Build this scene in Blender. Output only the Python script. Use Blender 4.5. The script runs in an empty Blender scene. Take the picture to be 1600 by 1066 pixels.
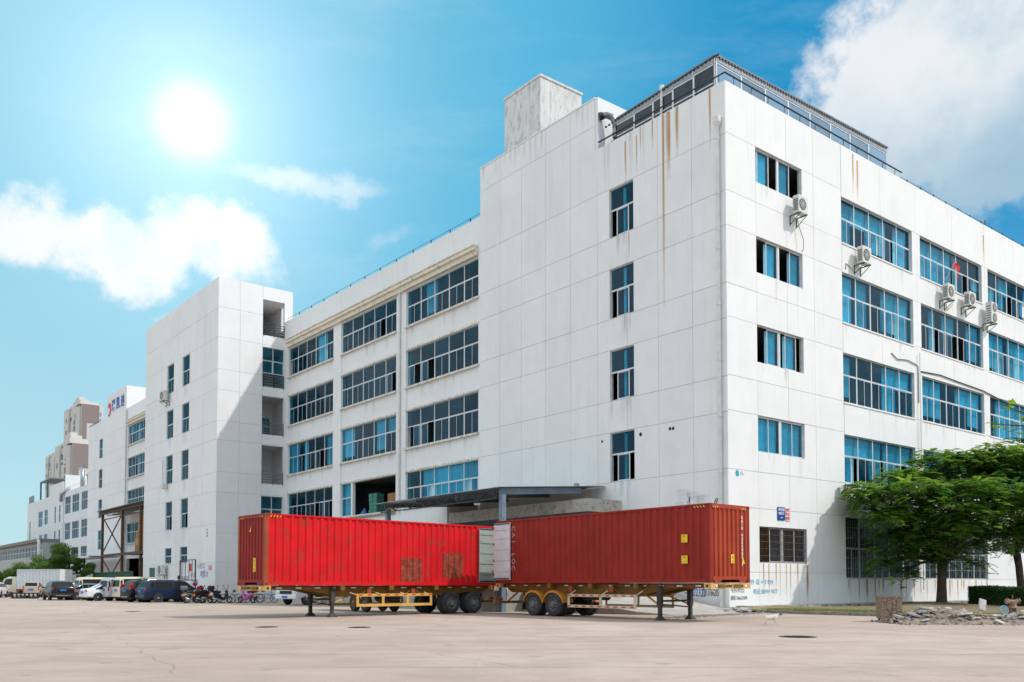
import bpy, bmesh, math, random
from mathutils import Vector, Matrix
import numpy as np
rnd = random.Random(7)
R = math.radians
scene = bpy.context.scene
COL = scene.collection

# ---------------------------------------------------------------- camera
F = 1386.0; W0 = 1600.0; CAMH = 1.42; PITCH = R(2.16)
cam_data = bpy.data.cameras.new('camera')
cam = bpy.data.objects.new('camera', cam_data); COL.objects.link(cam)
cam.location = (0, 0, CAMH)
cam.rotation_euler = (R(90) + PITCH, 0, 0)
cam_data.sensor_width = 36.0; cam_data.sensor_fit = 'HORIZONTAL'
cam_data.lens = 36.0 * F / W0
cam_data.shift_y = ((912 - F * math.tan(PITCH)) - 533) / W0
cam_data.clip_start = 0.1; cam_data.clip_end = 6000
scene.camera = cam
scene.view_settings.view_transform = 'Standard'
scene.view_settings.look = 'None'
scene.view_settings.exposure = 0.53
scene.view_settings.gamma = 1.0
scene.view_settings.use_curve_mapping = False

# ---------------------------------------------------------------- sun and sky
SUN = Vector((1.218, -0.3075, 1.41)).normalized()
SUN_EL = math.asin(SUN.z); SUN_AZ = math.atan2(SUN.x, SUN.y)
sd = bpy.data.lights.new('sun', 'SUN'); sd.energy = 2.0; sd.angle = R(0.53); sd.color = (1.0, 0.955, 0.90)
so = bpy.data.objects.new('sun', sd); COL.objects.link(so)
so.rotation_euler = SUN.to_track_quat('Z', 'Y').to_euler(); so.location = (40, -20, 60)

world = bpy.data.worlds.new('World'); scene.world = world
world.use_nodes = True
wt = world.node_tree; wt.nodes.clear()
class NT:
    """small helper for building node trees"""
    def __init__(s, t): s.t = t
    def n(s, ty, **kw):
        nd = s.t.nodes.new(ty)
        ins = kw.pop('ins', {})
        for k, v in kw.items(): setattr(nd, k, v)
        for k, v in ins.items():
            if isinstance(v, bpy.types.NodeSocket): s.t.links.new(v, nd.inputs[k])
            else: nd.inputs[k].default_value = v
        return nd
    def m(s, op, a, b=None, c=None, clamp=False):
        nd = s.t.nodes.new('ShaderNodeMath'); nd.operation = op; nd.use_clamp = clamp
        for i, v in enumerate((a, b, c)):
            if v is None: continue
            if isinstance(v, bpy.types.NodeSocket): s.t.links.new(v, nd.inputs[i])
            else: nd.inputs[i].default_value = v
        return nd.outputs[0]
    def vm(s, op, a, b=None, out=0):
        nd = s.t.nodes.new('ShaderNodeVectorMath'); nd.operation = op
        for i, v in enumerate((a, b)):
            if v is None: continue
            if isinstance(v, bpy.types.NodeSocket): s.t.links.new(v, nd.inputs[i])
            else: nd.inputs[i].default_value = v
        return nd.outputs[out]
    def mix(s, fac, a, b, mode='MIX'):
        nd = s.t.nodes.new('ShaderNodeMix'); nd.data_type = 'RGBA'; nd.blend_type = mode
        for i, v in ((0, fac), (6, a), (7, b)):
            if isinstance(v, bpy.types.NodeSocket): s.t.links.new(v, nd.inputs[i])
            else: nd.inputs[i].default_value = (tuple(v) + (1,) if i > 0 and len(v) == 3 else v)
        return nd.outputs[2]
    def ramp(s, x, a, b, o0=0.0, o1=1.0, smooth=True):
        nd = s.t.nodes.new('ShaderNodeMapRange'); nd.interpolation_type = 'SMOOTHSTEP' if smooth else 'LINEAR'
        s.t.links.new(x, nd.inputs[0])
        for i, v in ((1, a), (2, b), (3, o0), (4, o1)): nd.inputs[i].default_value = v
        return nd.outputs[0]
    def noise(s, vec, scale, detail=4, rough=0.5, out=0):
        nd = s.t.nodes.new('ShaderNodeTexNoise'); nd.inputs['Scale'].default_value = scale
        nd.inputs['Detail'].default_value = detail; nd.inputs['Roughness'].default_value = rough
        if vec is not None: s.t.links.new(vec, nd.inputs['Vector'])
        return nd.outputs[out]

def sky_angles(px, py):
    u = (px - 800) / F; v = ((912 - F * math.tan(PITCH)) - py) / F
    y = math.cos(PITCH) - v * math.sin(PITCH); z = math.sin(PITCH) + v * math.cos(PITCH)
    return math.atan2(u, y), math.atan2(z, math.hypot(u, y))

w = NT(wt)
tc = w.n('ShaderNodeTexCoord')
D = w.vm('NORMALIZE', tc.outputs['Generated'])
sep = w.n('ShaderNodeSeparateXYZ', ins={0: D})
AZ = w.m('ARCTAN2', sep.outputs[0], sep.outputs[1])
EL = w.m('ARCSINE', sep.outputs[2])
sky = w.n('ShaderNodeTexSky', sky_type='NISHITA', sun_disc=False, sun_elevation=SUN_EL, sun_rotation=SUN_AZ,
          air_density=1.0, dust_density=0.6, ozone_density=1.6, altitude=10)
def warp(sc, amp, det=5):
    nz = w.n('ShaderNodeTexNoise', ins={'Scale': sc, 'Detail': det, 'Roughness': 0.55, 'Vector': D})
    s = w.n('ShaderNodeSeparateXYZ', ins={0: nz.outputs[1]})
    return w.m('MULTIPLY', w.m('SUBTRACT', s.outputs[0], 0.5), amp), w.m('MULTIPLY', w.m('SUBTRACT', s.outputs[1], 0.5), amp)
wx, wy = warp(5.0, 0.22, 6)
def blob(px, py, rx, ry, rot=0, gain=1.0, warped=True):
    a0, e0 = sky_angles(px, py)
    dx = w.m('SUBTRACT', AZ, a0); dy = w.m('SUBTRACT', EL, e0)
    if warped: dx = w.m('ADD', dx, wx); dy = w.m('ADD', dy, wy)
    c, s_ = math.cos(R(rot)), math.sin(R(rot))
    X = w.m('ADD', w.m('MULTIPLY', dx, c), w.m('MULTIPLY', dy, s_))
    Y = w.m('SUBTRACT', w.m('MULTIPLY', dy, c), w.m('MULTIPLY', dx, s_))
    X = w.m('MULTIPLY', X, F / rx); Y = w.m('MULTIPLY', Y, F / ry)
    r2 = w.m('SQRT', w.m('ADD', w.m('MULTIPLY', X, X), w.m('MULTIPLY', Y, Y)))
    return w.m('MULTIPLY', w.m('SUBTRACT', 1.0, r2), gain)
def mx(l):
    o = l[0]
    for x in l[1:]: o = w.m('MAXIMUM', o, x)
    return o
n_fine = w.noise(D, 14.0, 9, 0.62)
n_mid = w.noise(D, 5.0, 7, 0.6)
cum = mx([blob(10, 330, 110, 60), blob(150, 375, 170, 58, -8), blob(310, 405, 170, 60, -10), blob(225, 478, 60, 24, -12, .7)])
big = mx([blob(1510, 90, 230, 150, 25), blob(1400, 170, 150, 110, 25), blob(1560, 225, 260, 85, 0)])
wisp = mx([blob(480, 312, 130, 26, -9), blob(600, 400, 70, 22, 20, .5), blob(1200, 215, 60, 26, 10, .7), blob(1500, 300, 140, 40, -10, .8)])
def cover(fld, lo, hi, amp):
    v = w.m('ADD', fld, w.m('MULTIPLY', w.m('SUBTRACT', n_fine, 0.5), amp))
    return w.ramp(v, lo, hi)
c_cum = cover(w.m('ADD', w.m('MULTIPLY', cum, 0.9), w.m('MULTIPLY', w.m('SUBTRACT', n_mid, 0.5), 0.9)), 0.02, 0.60, 1.9)
c_big = cover(big, 0.0, 0.30, 1.1)
c_wisp = w.m('MULTIPLY', cover(wisp, 0.0, 0.8, 1.3), 0.55)
# clouds added outside the view ahead, dense and bright to fill shaded walls
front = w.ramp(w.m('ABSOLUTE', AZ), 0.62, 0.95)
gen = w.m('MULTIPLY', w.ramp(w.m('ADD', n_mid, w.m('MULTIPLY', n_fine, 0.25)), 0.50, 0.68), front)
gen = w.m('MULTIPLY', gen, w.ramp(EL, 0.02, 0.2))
# the blue is deep on the right, pale towards the left and towards the horizon
a_s, e_s = sky_angles(300, 190)
S_ = 5.6
def cs(r, g_, b_): return (r * S_, g_ * S_, b_ * S_)
X_ = sep.outputs[0]
base = w.mix(w.ramp(X_, -0.50, 0.02, smooth=False), cs(.30, .68, .84), cs(.115, .52, .79))
base = w.mix(w.ramp(X_, -0.02, 0.28), base, cs(.001, .29, .60))
cir = w.n('ShaderNodeMapping', ins={'Vector': D, 'Rotation': (0.3, 0.2, 0.5), 'Scale': (2.0, 7.0, 9.0)}).outputs[0]
base = w.mix(w.m('MULTIPLY', w.ramp(w.noise(cir, 1.6, 8, 0.65), 0.48, 0.80), 0.22), base, cs(.62, .84, .90))
base = w.mix(w.m('MULTIPLY', w.ramp(EL, 0.40, 0.02), 0.92), base, cs(.53, .76, .83))
nish = w.mix(1.0, sky.outputs[0], (0.7, 1.1, 1.1), 'MULTIPLY')
skyc = w.mix(0.10, base, nish)
# soft glow of the bright veiled sky round (300, 190)
sun_v = Vector((math.sin(a_s) * math.cos(e_s), math.cos(a_s) * math.cos(e_s), math.sin(e_s)))
dt = w.vm('DOT_PRODUCT', D, tuple(sun_v), out=1)
ang = w.m('ARCCOSINE', w.m('MINIMUM', dt, 0.999999))
g1 = w.m('POWER', w.m('MAXIMUM', w.m('SUBTRACT', 1.0, w.m('DIVIDE', ang, 0.36)), 0.0), 2.6)
g2 = w.ramp(ang, 0.050, 0.018)
c_all = w.m('MAXIMUM', w.m('MULTIPLY', c_cum, 0.88), w.m('MAXIMUM', c_wisp, gen))
shade = w.ramp(w.noise(D, 3.2, 5, 0.55), 0.33, 0.68)
cshade = w.ramp(w.noise(D, 9.0, 7, 0.65), 0.38, 0.66)
skyc = w.mix(w.m('MAXIMUM', w.m('MULTIPLY', c_cum, 0.9), c_wisp), skyc, w.mix(cshade, cs(.97, .985, 1.0), cs(.68, .84, .92)))
skyc = w.mix(gen, skyc, w.mix(cshade, cs(1.50, 1.53, 1.62), cs(1.0, 1.05, 1.14)))  # unseen clouds set brighter than the visible ones, as fill light
low_c = w.ramp(w.m('ADD', EL, w.m('MULTIPLY', shade, -0.12)), 0.50, 0.30)
pos_b = w.m('ADD', w.m('MULTIPLY', w.m('SUBTRACT', AZ, 0.455), -2.2), w.m('MULTIPLY', w.m('SUBTRACT', EL, 0.44), 1.6))
lit_b = w.ramp(w.m('ADD', pos_b, w.m('ADD', w.m('MULTIPLY', w.m('SUBTRACT', n_fine, 0.5), 0.9), w.m('MULTIPLY', w.m('SUBTRACT', n_mid, 0.5), 1.3))), -0.32, 0.22)
bigc = w.mix(lit_b, cs(.56, .71, .80), cs(.95, .965, .98))
bigc = w.mix(low_c, bigc, cs(.38, .57, .70))
skyc = w.mix(w.m('MULTIPLY', c_big, 0.92), skyc, bigc)
glow = w.m('ADD', w.m('MULTIPLY', g1, 3.4), w.m('MULTIPLY', g2, 2.0))
gl = w.n('ShaderNodeCombineXYZ', ins={0: glow, 1: glow, 2: glow})
skyc = w.mix(1.0, skyc, gl.outputs[0], 'ADD')
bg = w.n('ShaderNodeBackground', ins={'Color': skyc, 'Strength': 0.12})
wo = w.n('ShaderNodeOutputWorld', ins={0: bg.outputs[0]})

# ---------------------------------------------------------------- materials
MATS = {}
def mat_new(name):
    m = bpy.data.materials.new(name); m.use_nodes = True
    t = m.node_tree; p = t.nodes['Principled BSDF']
    MATS[name] = m
    return m, NT(t), p
def lk(t, a, b): t.t.links.new(a, b)
def simple(name, col, rough=0.6, metal=0.0, spec=0.4, var=0.12, scale=3.0, bump=0.0, bscale=40.0, rust=0.0, rustcol=(0.16, 0.05, 0.015), emit=None, per_obj=0.0, det=5, coord='Object'):
    m, t, p = mat_new(name)
    c = t.n('ShaderNodeTexCoord').outputs[coord]
    nz = t.noise(c, scale, det, 0.6)
    f = t.ramp(nz, 0.3, 0.7, 1 - var, 1 + var)
    if per_obj:
        oi = t.n('ShaderNodeObjectInfo')
        f = t.m('MULTIPLY', f, t.ramp(oi.outputs['Random'], 0, 1, 1 - per_obj, 1 + per_obj, smooth=False))
    v = t.n('ShaderNodeCombineXYZ', ins={0: f, 1: f, 2: f})
    cc = t.mix(1.0, col, v.outputs[0], 'MULTIPLY')
    if rust:
        rn = t.noise(c, scale * 1.7 + 1.3, 8, 0.7)
        cc = t.mix(t.ramp(rn, 0.62 - rust * 0.3, 0.72 - rust * 0.2), cc, rustcol)
    lk(t, cc, p.inputs['Base Color'])
    p.inputs['Roughness'].default_value = rough; p.inputs['Metallic'].default_value = metal
    p.inputs['Specular IOR Level'].default_value = spec
    if bump:
        b = t.n('ShaderNodeBump', ins={'Strength': bump, 'Distance': 0.02, 'Height': t.noise(c, bscale, 6, 0.6)})
        lk(t, b.outputs[0], p.inputs['Normal'])
    return m

def wall_mat(name, base=(0.82, 0.815, 0.81), dirt=0.34, peel=0.0):
    m, t, p = mat_new(name)
    c = t.n('ShaderNodeTexCoord').outputs['Object']
    s = t.n('ShaderNodeSeparateXYZ', ins={0: c})
    st = t.n('ShaderNodeMapping', ins={'Vector': c, 'Scale': (2.2, 2.2, 0.10)}).outputs[0]
    streak = t.ramp(t.noise(st, 1.3, 6, 0.65), 0.50, 0.78)
    patch = t.ramp(t.noise(c, 0.23, 5, 0.6), 0.42, 0.7)
    speck = t.ramp(t.noise(c, 3.1, 7, 0.72), 0.60, 0.74)
    low = t.ramp(s.outputs[2], 3.2, 0.0)
    f = t.m('ADD', t.m('MULTIPLY', streak, 0.55), t.m('MULTIPLY', patch, 0.30))
    f = t.m('ADD', f, t.m('MULTIPLY', speck, 0.20))
    f = t.m('MULTIPLY', t.m('ADD', f, t.m('MULTIPLY', low, t.m('MULTIPLY', speck, 0.9))), dirt, clamp=True)
    cc = t.mix(f, base, (0.40, 0.40, 0.37))
    tone = t.noise(c, 0.9, 3, 0.5)
    cc = t.mix(t.ramp(tone, 0.4, 0.75, 0, 0.35), cc, tuple(x * 0.9 for x in base))
    oi = t.n('ShaderNodeObjectInfo')
    v = t.ramp(oi.outputs['Random'], 0, 1, 0.965, 1.0, smooth=False)
    vv = t.n('ShaderNodeCombineXYZ', ins={0: v, 1: v, 2: v})
    cc = t.mix(1.0, cc, vv.outputs[0], 'MULTIPLY')
    if peel:
        pn = t.noise(t.n('ShaderNodeMapping', ins={'Vector': c, 'Scale': (1, 1, 0.45)}).outputs[0], 2.6, 10, 0.78)
        cc = t.mix(t.m('MULTIPLY', t.ramp(pn, 0.47, 0.66), 0.75), cc, (0.33, 0.33, 0.33))
    lk(t, cc, p.inputs['Base Color'])
    p.inputs['Roughness'].default_value = 0.85; p.inputs['Specular IOR Level'].default_value = 0.2
    b = t.n('ShaderNodeBump', ins={'Strength': 0.25, 'Distance': 0.02, 'Height': t.noise(c, 9.0, 8, 0.7)})
    lk(t, b.outputs[0], p.inputs['Normal'])
    return m
wall_mat('white_wall')
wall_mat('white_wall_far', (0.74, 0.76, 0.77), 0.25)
wall_mat('weathered', (0.70, 0.70, 0.68), 1.2, 0.9)
simple('joint', (0.60, 0.60, 0.59), 0.9)
simple('sill', (0.70, 0.66, 0.58), 0.85, var=0.15, scale=2.5, rust=0.3, rustcol=(0.17, 0.15, 0.12), bump=0.4, bscale=12)
simple('eave', (0.74, 0.68, 0.55), 0.85, var=0.1, scale=1.2, rust=0.25, rustcol=(0.30, 0.27, 0.21))
simple('concrete', (0.36, 0.34, 0.31), 0.9, var=0.22, scale=1.1, rust=0.3, rustcol=(0.17, 0.16, 0.14), bump=0.5, bscale=14)
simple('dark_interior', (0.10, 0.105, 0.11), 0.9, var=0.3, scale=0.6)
simple('alu', (0.62, 0.64, 0.64), 0.45, 0.2, var=0.06)
simple('white_plastic', (0.68, 0.68, 0.65), 0.5, var=0.08, scale=2)
simple('dark_metal', (0.03, 0.033, 0.036), 0.45, 0.4, var=0.2)
simple('grey_steel', (0.17, 0.19, 0.21), 0.5, 0.4, var=0.15, scale=1.5, rust=0.12)
simple('blue_steel', (0.16, 0.22, 0.28), 0.5, 0.2, var=0.15, scale=1.5, rust=0.15)
simple('rusty_steel', (0.13, 0.085, 0.05), 0.75, 0.2, var=0.35, scale=2.5, rust=0.5, rustcol=(0.20, 0.08, 0.03))
simple('green_steel', (0.03, 0.15, 0.13), 0.5, 0.2)
simple('curtain', (0.50, 0.80, 0.90), 0.9, var=0.1, per_obj=0.25)
simple('white_blind', (0.72, 0.72, 0.74), 0.9)
simple('red_cloth', (0.55, 0.01, 0.03), 0.8)
simple('galv', (0.40, 0.42, 0.44), 0.35, 0.75, var=0.15)
simple('black_rubber', (0.022, 0.022, 0.023), 0.85, var=0.3, scale=6)
simple('carton', (0.42, 0.22, 0.09), 0.85, var=0.1, per_obj=0.3)
simple('green_box', (0.05, 0.22, 0.16), 0.6, var=0.2)
simple('blue_plastic', (0.02, 0.14, 0.40), 0.45)
simple('sign_blue', (0.01, 0.07, 0.30), 0.45, var=0.05)
simple('paint_white', (0.75, 0.75, 0.75), 0.5, var=0.05)
simple('paint_yellow', (0.75, 0.50, 0.02), 0.5, var=0.1)
simple('paint_red', (0.60, 0.02, 0.02), 0.5, var=0.1)
simple('ink_black', (0.02, 0.02, 0.022), 0.7)
simple('ink_blue', (0.02, 0.10, 0.42), 0.7)
simple('ink_cyan', (0.02, 0.34, 0.52), 0.7)

simple('grille_paint', (0.34, 0.32, 0.29), 0.7, var=0.2, rust=0.45)
def glass_mat(name, tint, base, body=0.6, rough=0.03, ior=1.5):
    m, t, p = mat_new(name)
    oi = t.n('ShaderNodeObjectInfo')
    v = t.ramp(oi.outputs['Random'], 0, 1, 0.7, 1.3, smooth=False)
    vv = t.n('ShaderNodeCombineXYZ', ins={0: v, 1: v, 2: v})
    lk(t, t.mix(1.0, base, vv.outputs[0], 'MULTIPLY'), p.inputs['Base Color'])
    p.inputs['Roughness'].default_value = rough; p.inputs['IOR'].default_value = ior
    p.inputs['Specular IOR Level'].default_value = 0.7
    c = t.n('ShaderNodeTexCoord').outputs['Object']
    b = t.n('ShaderNodeBump', ins={'Strength': 0.10, 'Distance': 0.05, 'Height': t.noise(c, 1.4, 2, 0.5)})
    lk(t, b.outputs[0], p.inputs['Normal'])
    tr = t.n('ShaderNodeBsdfTransparent', ins={'Color': tint + (1,)})
    mx_ = t.n('ShaderNodeMixShader', ins={0: body, 1: tr.outputs[0], 2: p.outputs[0]})
    lk(t, mx_.outputs[0], t.t.nodes['Material Output'].inputs[0])
    return m
glass_mat('blue_glass', (0.56, 0.90, 0.975), (0.008, 0.09, 0.17), 0.17, ior=1.6)
glass_mat('grey_glass', (0.55, 0.62, 0.66), (0.10, 0.13, 0.16), 0.55)
glass_mat('car_glass', (0.22, 0.24, 0.25), (0.012, 0.014, 0.016), 0.6)

def rust_stain_mat(name='rust_streak', ca=(0.60, 0.36, 0.14), cb=(0.46, 0.20, 0.05), am=1.0):
    m, t, p = mat_new(name)
    c = t.n('ShaderNodeTexCoord').outputs['UV']
    s = t.n('ShaderNodeSeparateXYZ', ins={0: c})
    oi = t.n('ShaderNodeObjectInfo')
    off = t.vm('ADD', c, t.n('ShaderNodeCombineXYZ', ins={0: t.m('MULTIPLY', oi.outputs['Random'], 37.0)}).outputs[0])
    mp = t.n('ShaderNodeMapping', ins={'Vector': off, 'Scale': (3.0, 0.35, 1)}).outputs[0]
    n1 = t.noise(mp, 3.0, 5, 0.6)
    x = t.m('ABSOLUTE', t.m('SUBTRACT', s.outputs[0], 0.5))
    side = t.ramp(x, 0.5, 0.1)
    top = t.ramp(s.outputs[1], 0.0, 0.75, 0.15, 1.0)
    a = t.m('MULTIPLY', t.m('MULTIPLY', side, top), t.ramp(n1, 0.25, 0.65, 0, am), clamp=True)
    lk(t, t.mix(t.ramp(n1, 0.4, 0.7), ca, cb), p.inputs['Base Color'])
    p.inputs['Roughness'].default_value = 0.9
    lk(t, a, p.inputs['Alpha'])
    return m
rust_stain_mat()
rust_stain_mat('grime_streak', (0.30, 0.29, 0.27), (0.20, 0.19, 0.175), 0.15)

# ---------------------------------------------------------------- mesh helpers
class MB:
    """collects shapes, then links them as ONE mesh object"""
    def __init__(s): s.v = []; s.f = []; s.mi = []; s.mats = []; s.uv = None
    def mat(s, name):
        if name not in s.mats: s.mats.append(name)
        return s.mats.index(name)
    def add(s, verts, faces, mat):
        o = len(s.v); k = s.mat(mat)
        s.v += [tuple(x) for x in verts]
        for f in faces: s.f.append(tuple(i + o for i in f)); s.mi.append(k)
    def box(s, x0, x1, y0, y1, z0, z1, mat, M=None):
        vs = [(x, y, z) for x in (x0, x1) for y in (y0, y1) for z in (z0, z1)]
        if M is not None: vs = [tuple(M @ Vector(q)) for q in vs]
        s.add(vs, [(0, 1, 3, 2), (4, 6, 7, 5), (0, 4, 5, 1), (2, 3, 7, 6), (0, 2, 6, 4), (1, 5, 7, 3)], mat)
    def bevbox(s, x0, x1, y0, y1, z0, z1, b, mat, M=None):
        """box with chamfered vertical and top edges"""
        def ring(d, z): return [(x0 + d + b * (i in (0, 7)) * 0, 0, 0) for i in ()]
        def oct_(ix, z):
            X0, X1, Y0, Y1 = x0 + ix, x1 - ix, y0 + ix, y1 - ix
            return [(X0 + b, Y0, z), (X1 - b, Y0, z), (X1, Y0 + b, z), (X1, Y1 - b, z), (X1 - b, Y1, z), (X0 + b, Y1, z), (X0, Y1 - b, z), (X0, Y0 + b, z)]
        rs = oct_(b * .6, z0) + oct_(0, z0 + b) + oct_(0, z1 - b) + oct_(b * .6, z1)
        if M is not None: rs = [tuple(M @ Vector(q)) for q in rs]
        fs = [tuple(range(7, -1, -1)), tuple(range(24, 32))]
        for k in range(3):
            for i in range(8):
                j = (i + 1) % 8
                fs.append((k * 8 + i, k * 8 + j, k * 8 + 8 + j, k * 8 + 8 + i))
        s.add(rs, fs, mat)
    def tube(s, pts, r, mat, n=8, cap=True, M=None):
        pts = [Vector(p) for p in pts]
        if M is not None: pts = [M @ p for p in pts]
        rr = r if isinstance(r, (list, tuple)) else [r] * len(pts)
        vs = []; up0 = None
        for i, p in enumerate(pts):
            d = (pts[min(i + 1, len(pts) - 1)] - pts[max(i - 1, 0)])
            d = d.normalized() if d.length > 1e-9 else Vector((0, 0, 1))
            ref = up0 if up0 is not None else (Vector((0, 0, 1)) if abs(d.z) < 0.9 else Vector((1, 0, 0)))
            x = d.cross(ref); 
            if x.length < 1e-6: x = d.cross(Vector((1, 0, 0)))
            x.normalize(); y = x.cross(d).normalized(); up0 = y
            for k in range(n):
                a_ = 2 * math.pi * k / n
                vs.append(p + (x * math.cos(a_) + y * math.sin(a_)) * rr[i])
        fs = []
        for i in range(len(pts) - 1):
            for k in range(n):
                k2 = (k + 1) % n
                fs.append((i * n + k, i * n + k2, (i + 1) * n + k2, (i + 1) * n + k))
        if cap:
            fs.append(tuple(range(n - 1, -1, -1))); fs.append(tuple(range((len(pts) - 1) * n, len(pts) * n)))
        s.add(vs, fs, mat)
    def bar(s, p, q, w_, h_, mat):
        """rectangular bar from p to q"""
        p = Vector(p); q = Vector(q); d = (q - p); L_ = d.length
        if L_ < 1e-6: return
        M = Matrix.Translation(p) @ d.to_track_quat('X', 'Z').to_matrix().to_4x4()
        s.box(0, L_, -w_ / 2, w_ / 2, -h_ / 2, h_ / 2, mat, M)
    def lathe(s, prof, mat, n=20, M=None, closed=False):
        """prof: (r, z) points turned about z"""
        vs = []; m = len(prof)
        for k in range(n):
            a_ = 2 * math.pi * k / n
            for r, z in prof: vs.append((r * math.cos(a_), r * math.sin(a_), z))
        if M is not None: vs = [tuple(M @ Vector(q)) for q in vs]
        fs = []
        for k in range(n):
            k2 = (k + 1) % n
            for i in range(m - (0 if closed else 1)):
                i2 = (i + 1) % m
                fs.append((k * m + i, k2 * m + i, k2 * m + i2, k * m + i2))
        s.add(vs, fs, mat)
    def mesh(s, name, smooth=False, recalc=True):
        me = bpy.data.meshes.new(name)
        me.from_pydata(s.v, [], s.f)
        for k in s.mats: me.materials.append(MATS[k])
        if len(s.mats) > 1: me.polygons.foreach_set('material_index', s.mi)
        if recalc and len(s.f) < 60000:
            bm = bmesh.new(); bm.from_mesh(me); bmesh.ops.recalc_face_normals(bm, faces=bm.faces); bm.to_mesh(me); bm.free()
        if smooth:
            me.polygons.foreach_set('use_smooth', [True] * len(me.polygons))
        me.update()
        return me
    def build(s, name, parent=None, smooth=False, recalc=True, loc=None, rot=None, sharp=None):
        me = s.mesh(name, smooth, recalc)
        if smooth and sharp is not None: me.set_sharp_from_angle(angle=R(sharp))
        return link(name, me, parent, loc, rot)
def link(name, me, parent=None, loc=None, rot=None, scale=None):
    o = bpy.data.objects.new(name, me); COL.objects.link(o)
    if parent is not None: o.parent = parent
    if loc is not None: o.location = loc
    if rot is not None: o.rotation_euler = rot if hasattr(rot, '__len__') else (0, 0, rot)
    if scale is not None: o.scale = scale
    return o
def tag(o, label=None, cat=None, group=None, kind=None):
    if label: o['label'] = label
    if cat: o['category'] = cat
    if group: o['group'] = group
    if kind: o['kind'] = kind
    return o
def thing(name, label, cat, loc=(0, 0, 0), rz=0, group=None):
    return tag(link(name, None, None, loc, (0, 0, rz)), label, cat, group)
def copy_tree(o, parent=None):
    kids = list(o.children)
    c = o.copy(); COL.objects.link(c); c.parent = parent
    for ch in kids: copy_tree(ch, c)
    return c
def text(name, body, size, loc, rot, mat, parent=None, ext=0.003, align='CENTER', M=None, bold=0.0, space=1.0):
    cu = bpy.data.curves.new(name, 'FONT'); cu.body = body; cu.size = size; cu.extrude = ext
    cu.align_x = align; cu.align_y = 'CENTER'; cu.offset = bold; cu.space_character = space; cu.resolution_u = 2
    cu.materials.append(MATS[mat])
    o = bpy.data.objects.new(name, cu); COL.objects.link(o)
    if parent: o.parent = parent
    if M is not None: o.matrix_local = M
    else: o.location = loc; o.rotation_euler = rot
    return o
# ---------------------------------------------------------------- ground
def ground_mat():
    m, t, p = mat_new('yard_concrete')
    c = t.n('ShaderNodeTexCoord').outputs['Object']
    big_ = t.ramp(t.noise(c, 0.05, 6, 0.6), 0.35, 0.7)
    mid = t.ramp(t.noise(c, 0.5, 8, 0.68), 0.35, 0.72)
    sw = t.n('ShaderNodeMapping', ins={'Vector': c, 'Rotation': (0, 0, R(-24)), 'Scale': (0.06, 1.5, 1)}).outputs[0]
    tyre = t.ramp(t.noise(sw, 1.0, 5, 0.6), 0.55, 0.75)
    sw2 = t.n('ShaderNodeMapping', ins={'Vector': c, 'Rotation': (0, 0, R(12)), 'Scale': (0.05, 1.2, 1)}).outputs[0]
    tyre2 = t.ramp(t.noise(sw2, 1.3, 6, 0.65), 0.56, 0.74)
    fine = t.ramp(t.noise(c, 28.0, 5, 0.7), 0.3, 0.7)
    grit = t.ramp(t.noise(c, 6.0, 9, 0.8), 0.62, 0.70)
    col = t.mix(big_, (0.455, 0.338, 0.262), (0.62, 0.49, 0.40))
    col = t.mix(t.m('MULTIPLY', mid, 0.7), col, (0.36, 0.275, 0.22))
    col = t.mix(t.m('MULTIPLY', tyre, 0.6), col, (0.23, 0.205, 0.185))
    col = t.mix(t.m('MULTIPLY', tyre2, 0.30), col, (0.46, 0.42, 0.37))
    col = t.mix(t.m('MULTIPLY', fine, 0.35), col, (0.26, 0.235, 0.21))
    col = t.mix(t.m('MULTIPLY', grit, 0.65), col, (0.20, 0.175, 0.155))
    crk = t.n('ShaderNodeTexVoronoi', feature='DISTANCE_TO_EDGE', ins={'Scale': 0.13, 'Vector': t.vm('ADD', c, t.vm('SCALE', t.noise(c, 0.7, 6, 0.6, out=1), None))})
    t.t.nodes[-1]
    cr = t.ramp(crk.outputs[0], 0.0, 0.0028, 1, 0)
    col = t.mix(t.m('MULTIPLY', cr, 0.10), col, (0.16, 0.14, 0.12))
    rt_ = t.n('ShaderNodeMapping', ins={'Vector': t.vm('ADD', c, t.vm('SCALE', t.noise(c, 0.35, 3, 0.5, out=1), None)), 'Rotation': (0, 0, R(-28))}).outputs[0]
    rs_ = t.n('ShaderNodeSeparateXYZ', ins={0: rt_})
    jl = []
    for ax, per in ((0, 5.2), (1, 4.4)):
        fr_ = t.m('ABSOLUTE', t.m('SUBTRACT', t.m('FRACT', t.m('DIVIDE', rs_.outputs[ax], per)), 0.5))
        jl.append(t.ramp(fr_, 0.0052, 0.0022))
    jn = t.m('MULTIPLY', t.m('MAXIMUM', jl[0], jl[1]), t.ramp(t.noise(c, 0.4, 4, 0.6), 0.38, 0.6))
    col = t.mix(t.m('MULTIPLY', jn, 0.5), col, (0.17, 0.145, 0.125))
    oil = t.ramp(t.noise(c, 0.33, 5, 0.6), 0.66, 0.74)
    col = t.mix(t.m('MULTIPLY', oil, 0.6), col, (0.20, 0.18, 0.165))
    st = t.ramp(t.noise(c, 0.9, 3, 0.5), 0.66, 0.72)
    col = t.mix(t.m('MULTIPLY', st, 0.35), col, (0.16, 0.145, 0.135))
    lk(t, col, p.inputs['Base Color'])
    p.inputs['Roughness'].default_value = 0.88; p.inputs['Specular IOR Level'].default_value = 0.25
    h_ = t.m('ADD', t.noise(c, 30, 6, 0.7), t.m('MULTIPLY', cr, -1.0))
    b = t.n('ShaderNodeBump', ins={'Strength': 0.35, 'Distance': 0.01, 'Height': h_})
    lk(t, b.outputs[0], p.inputs['Normal'])
ground_mat()
g = MB()
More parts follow.
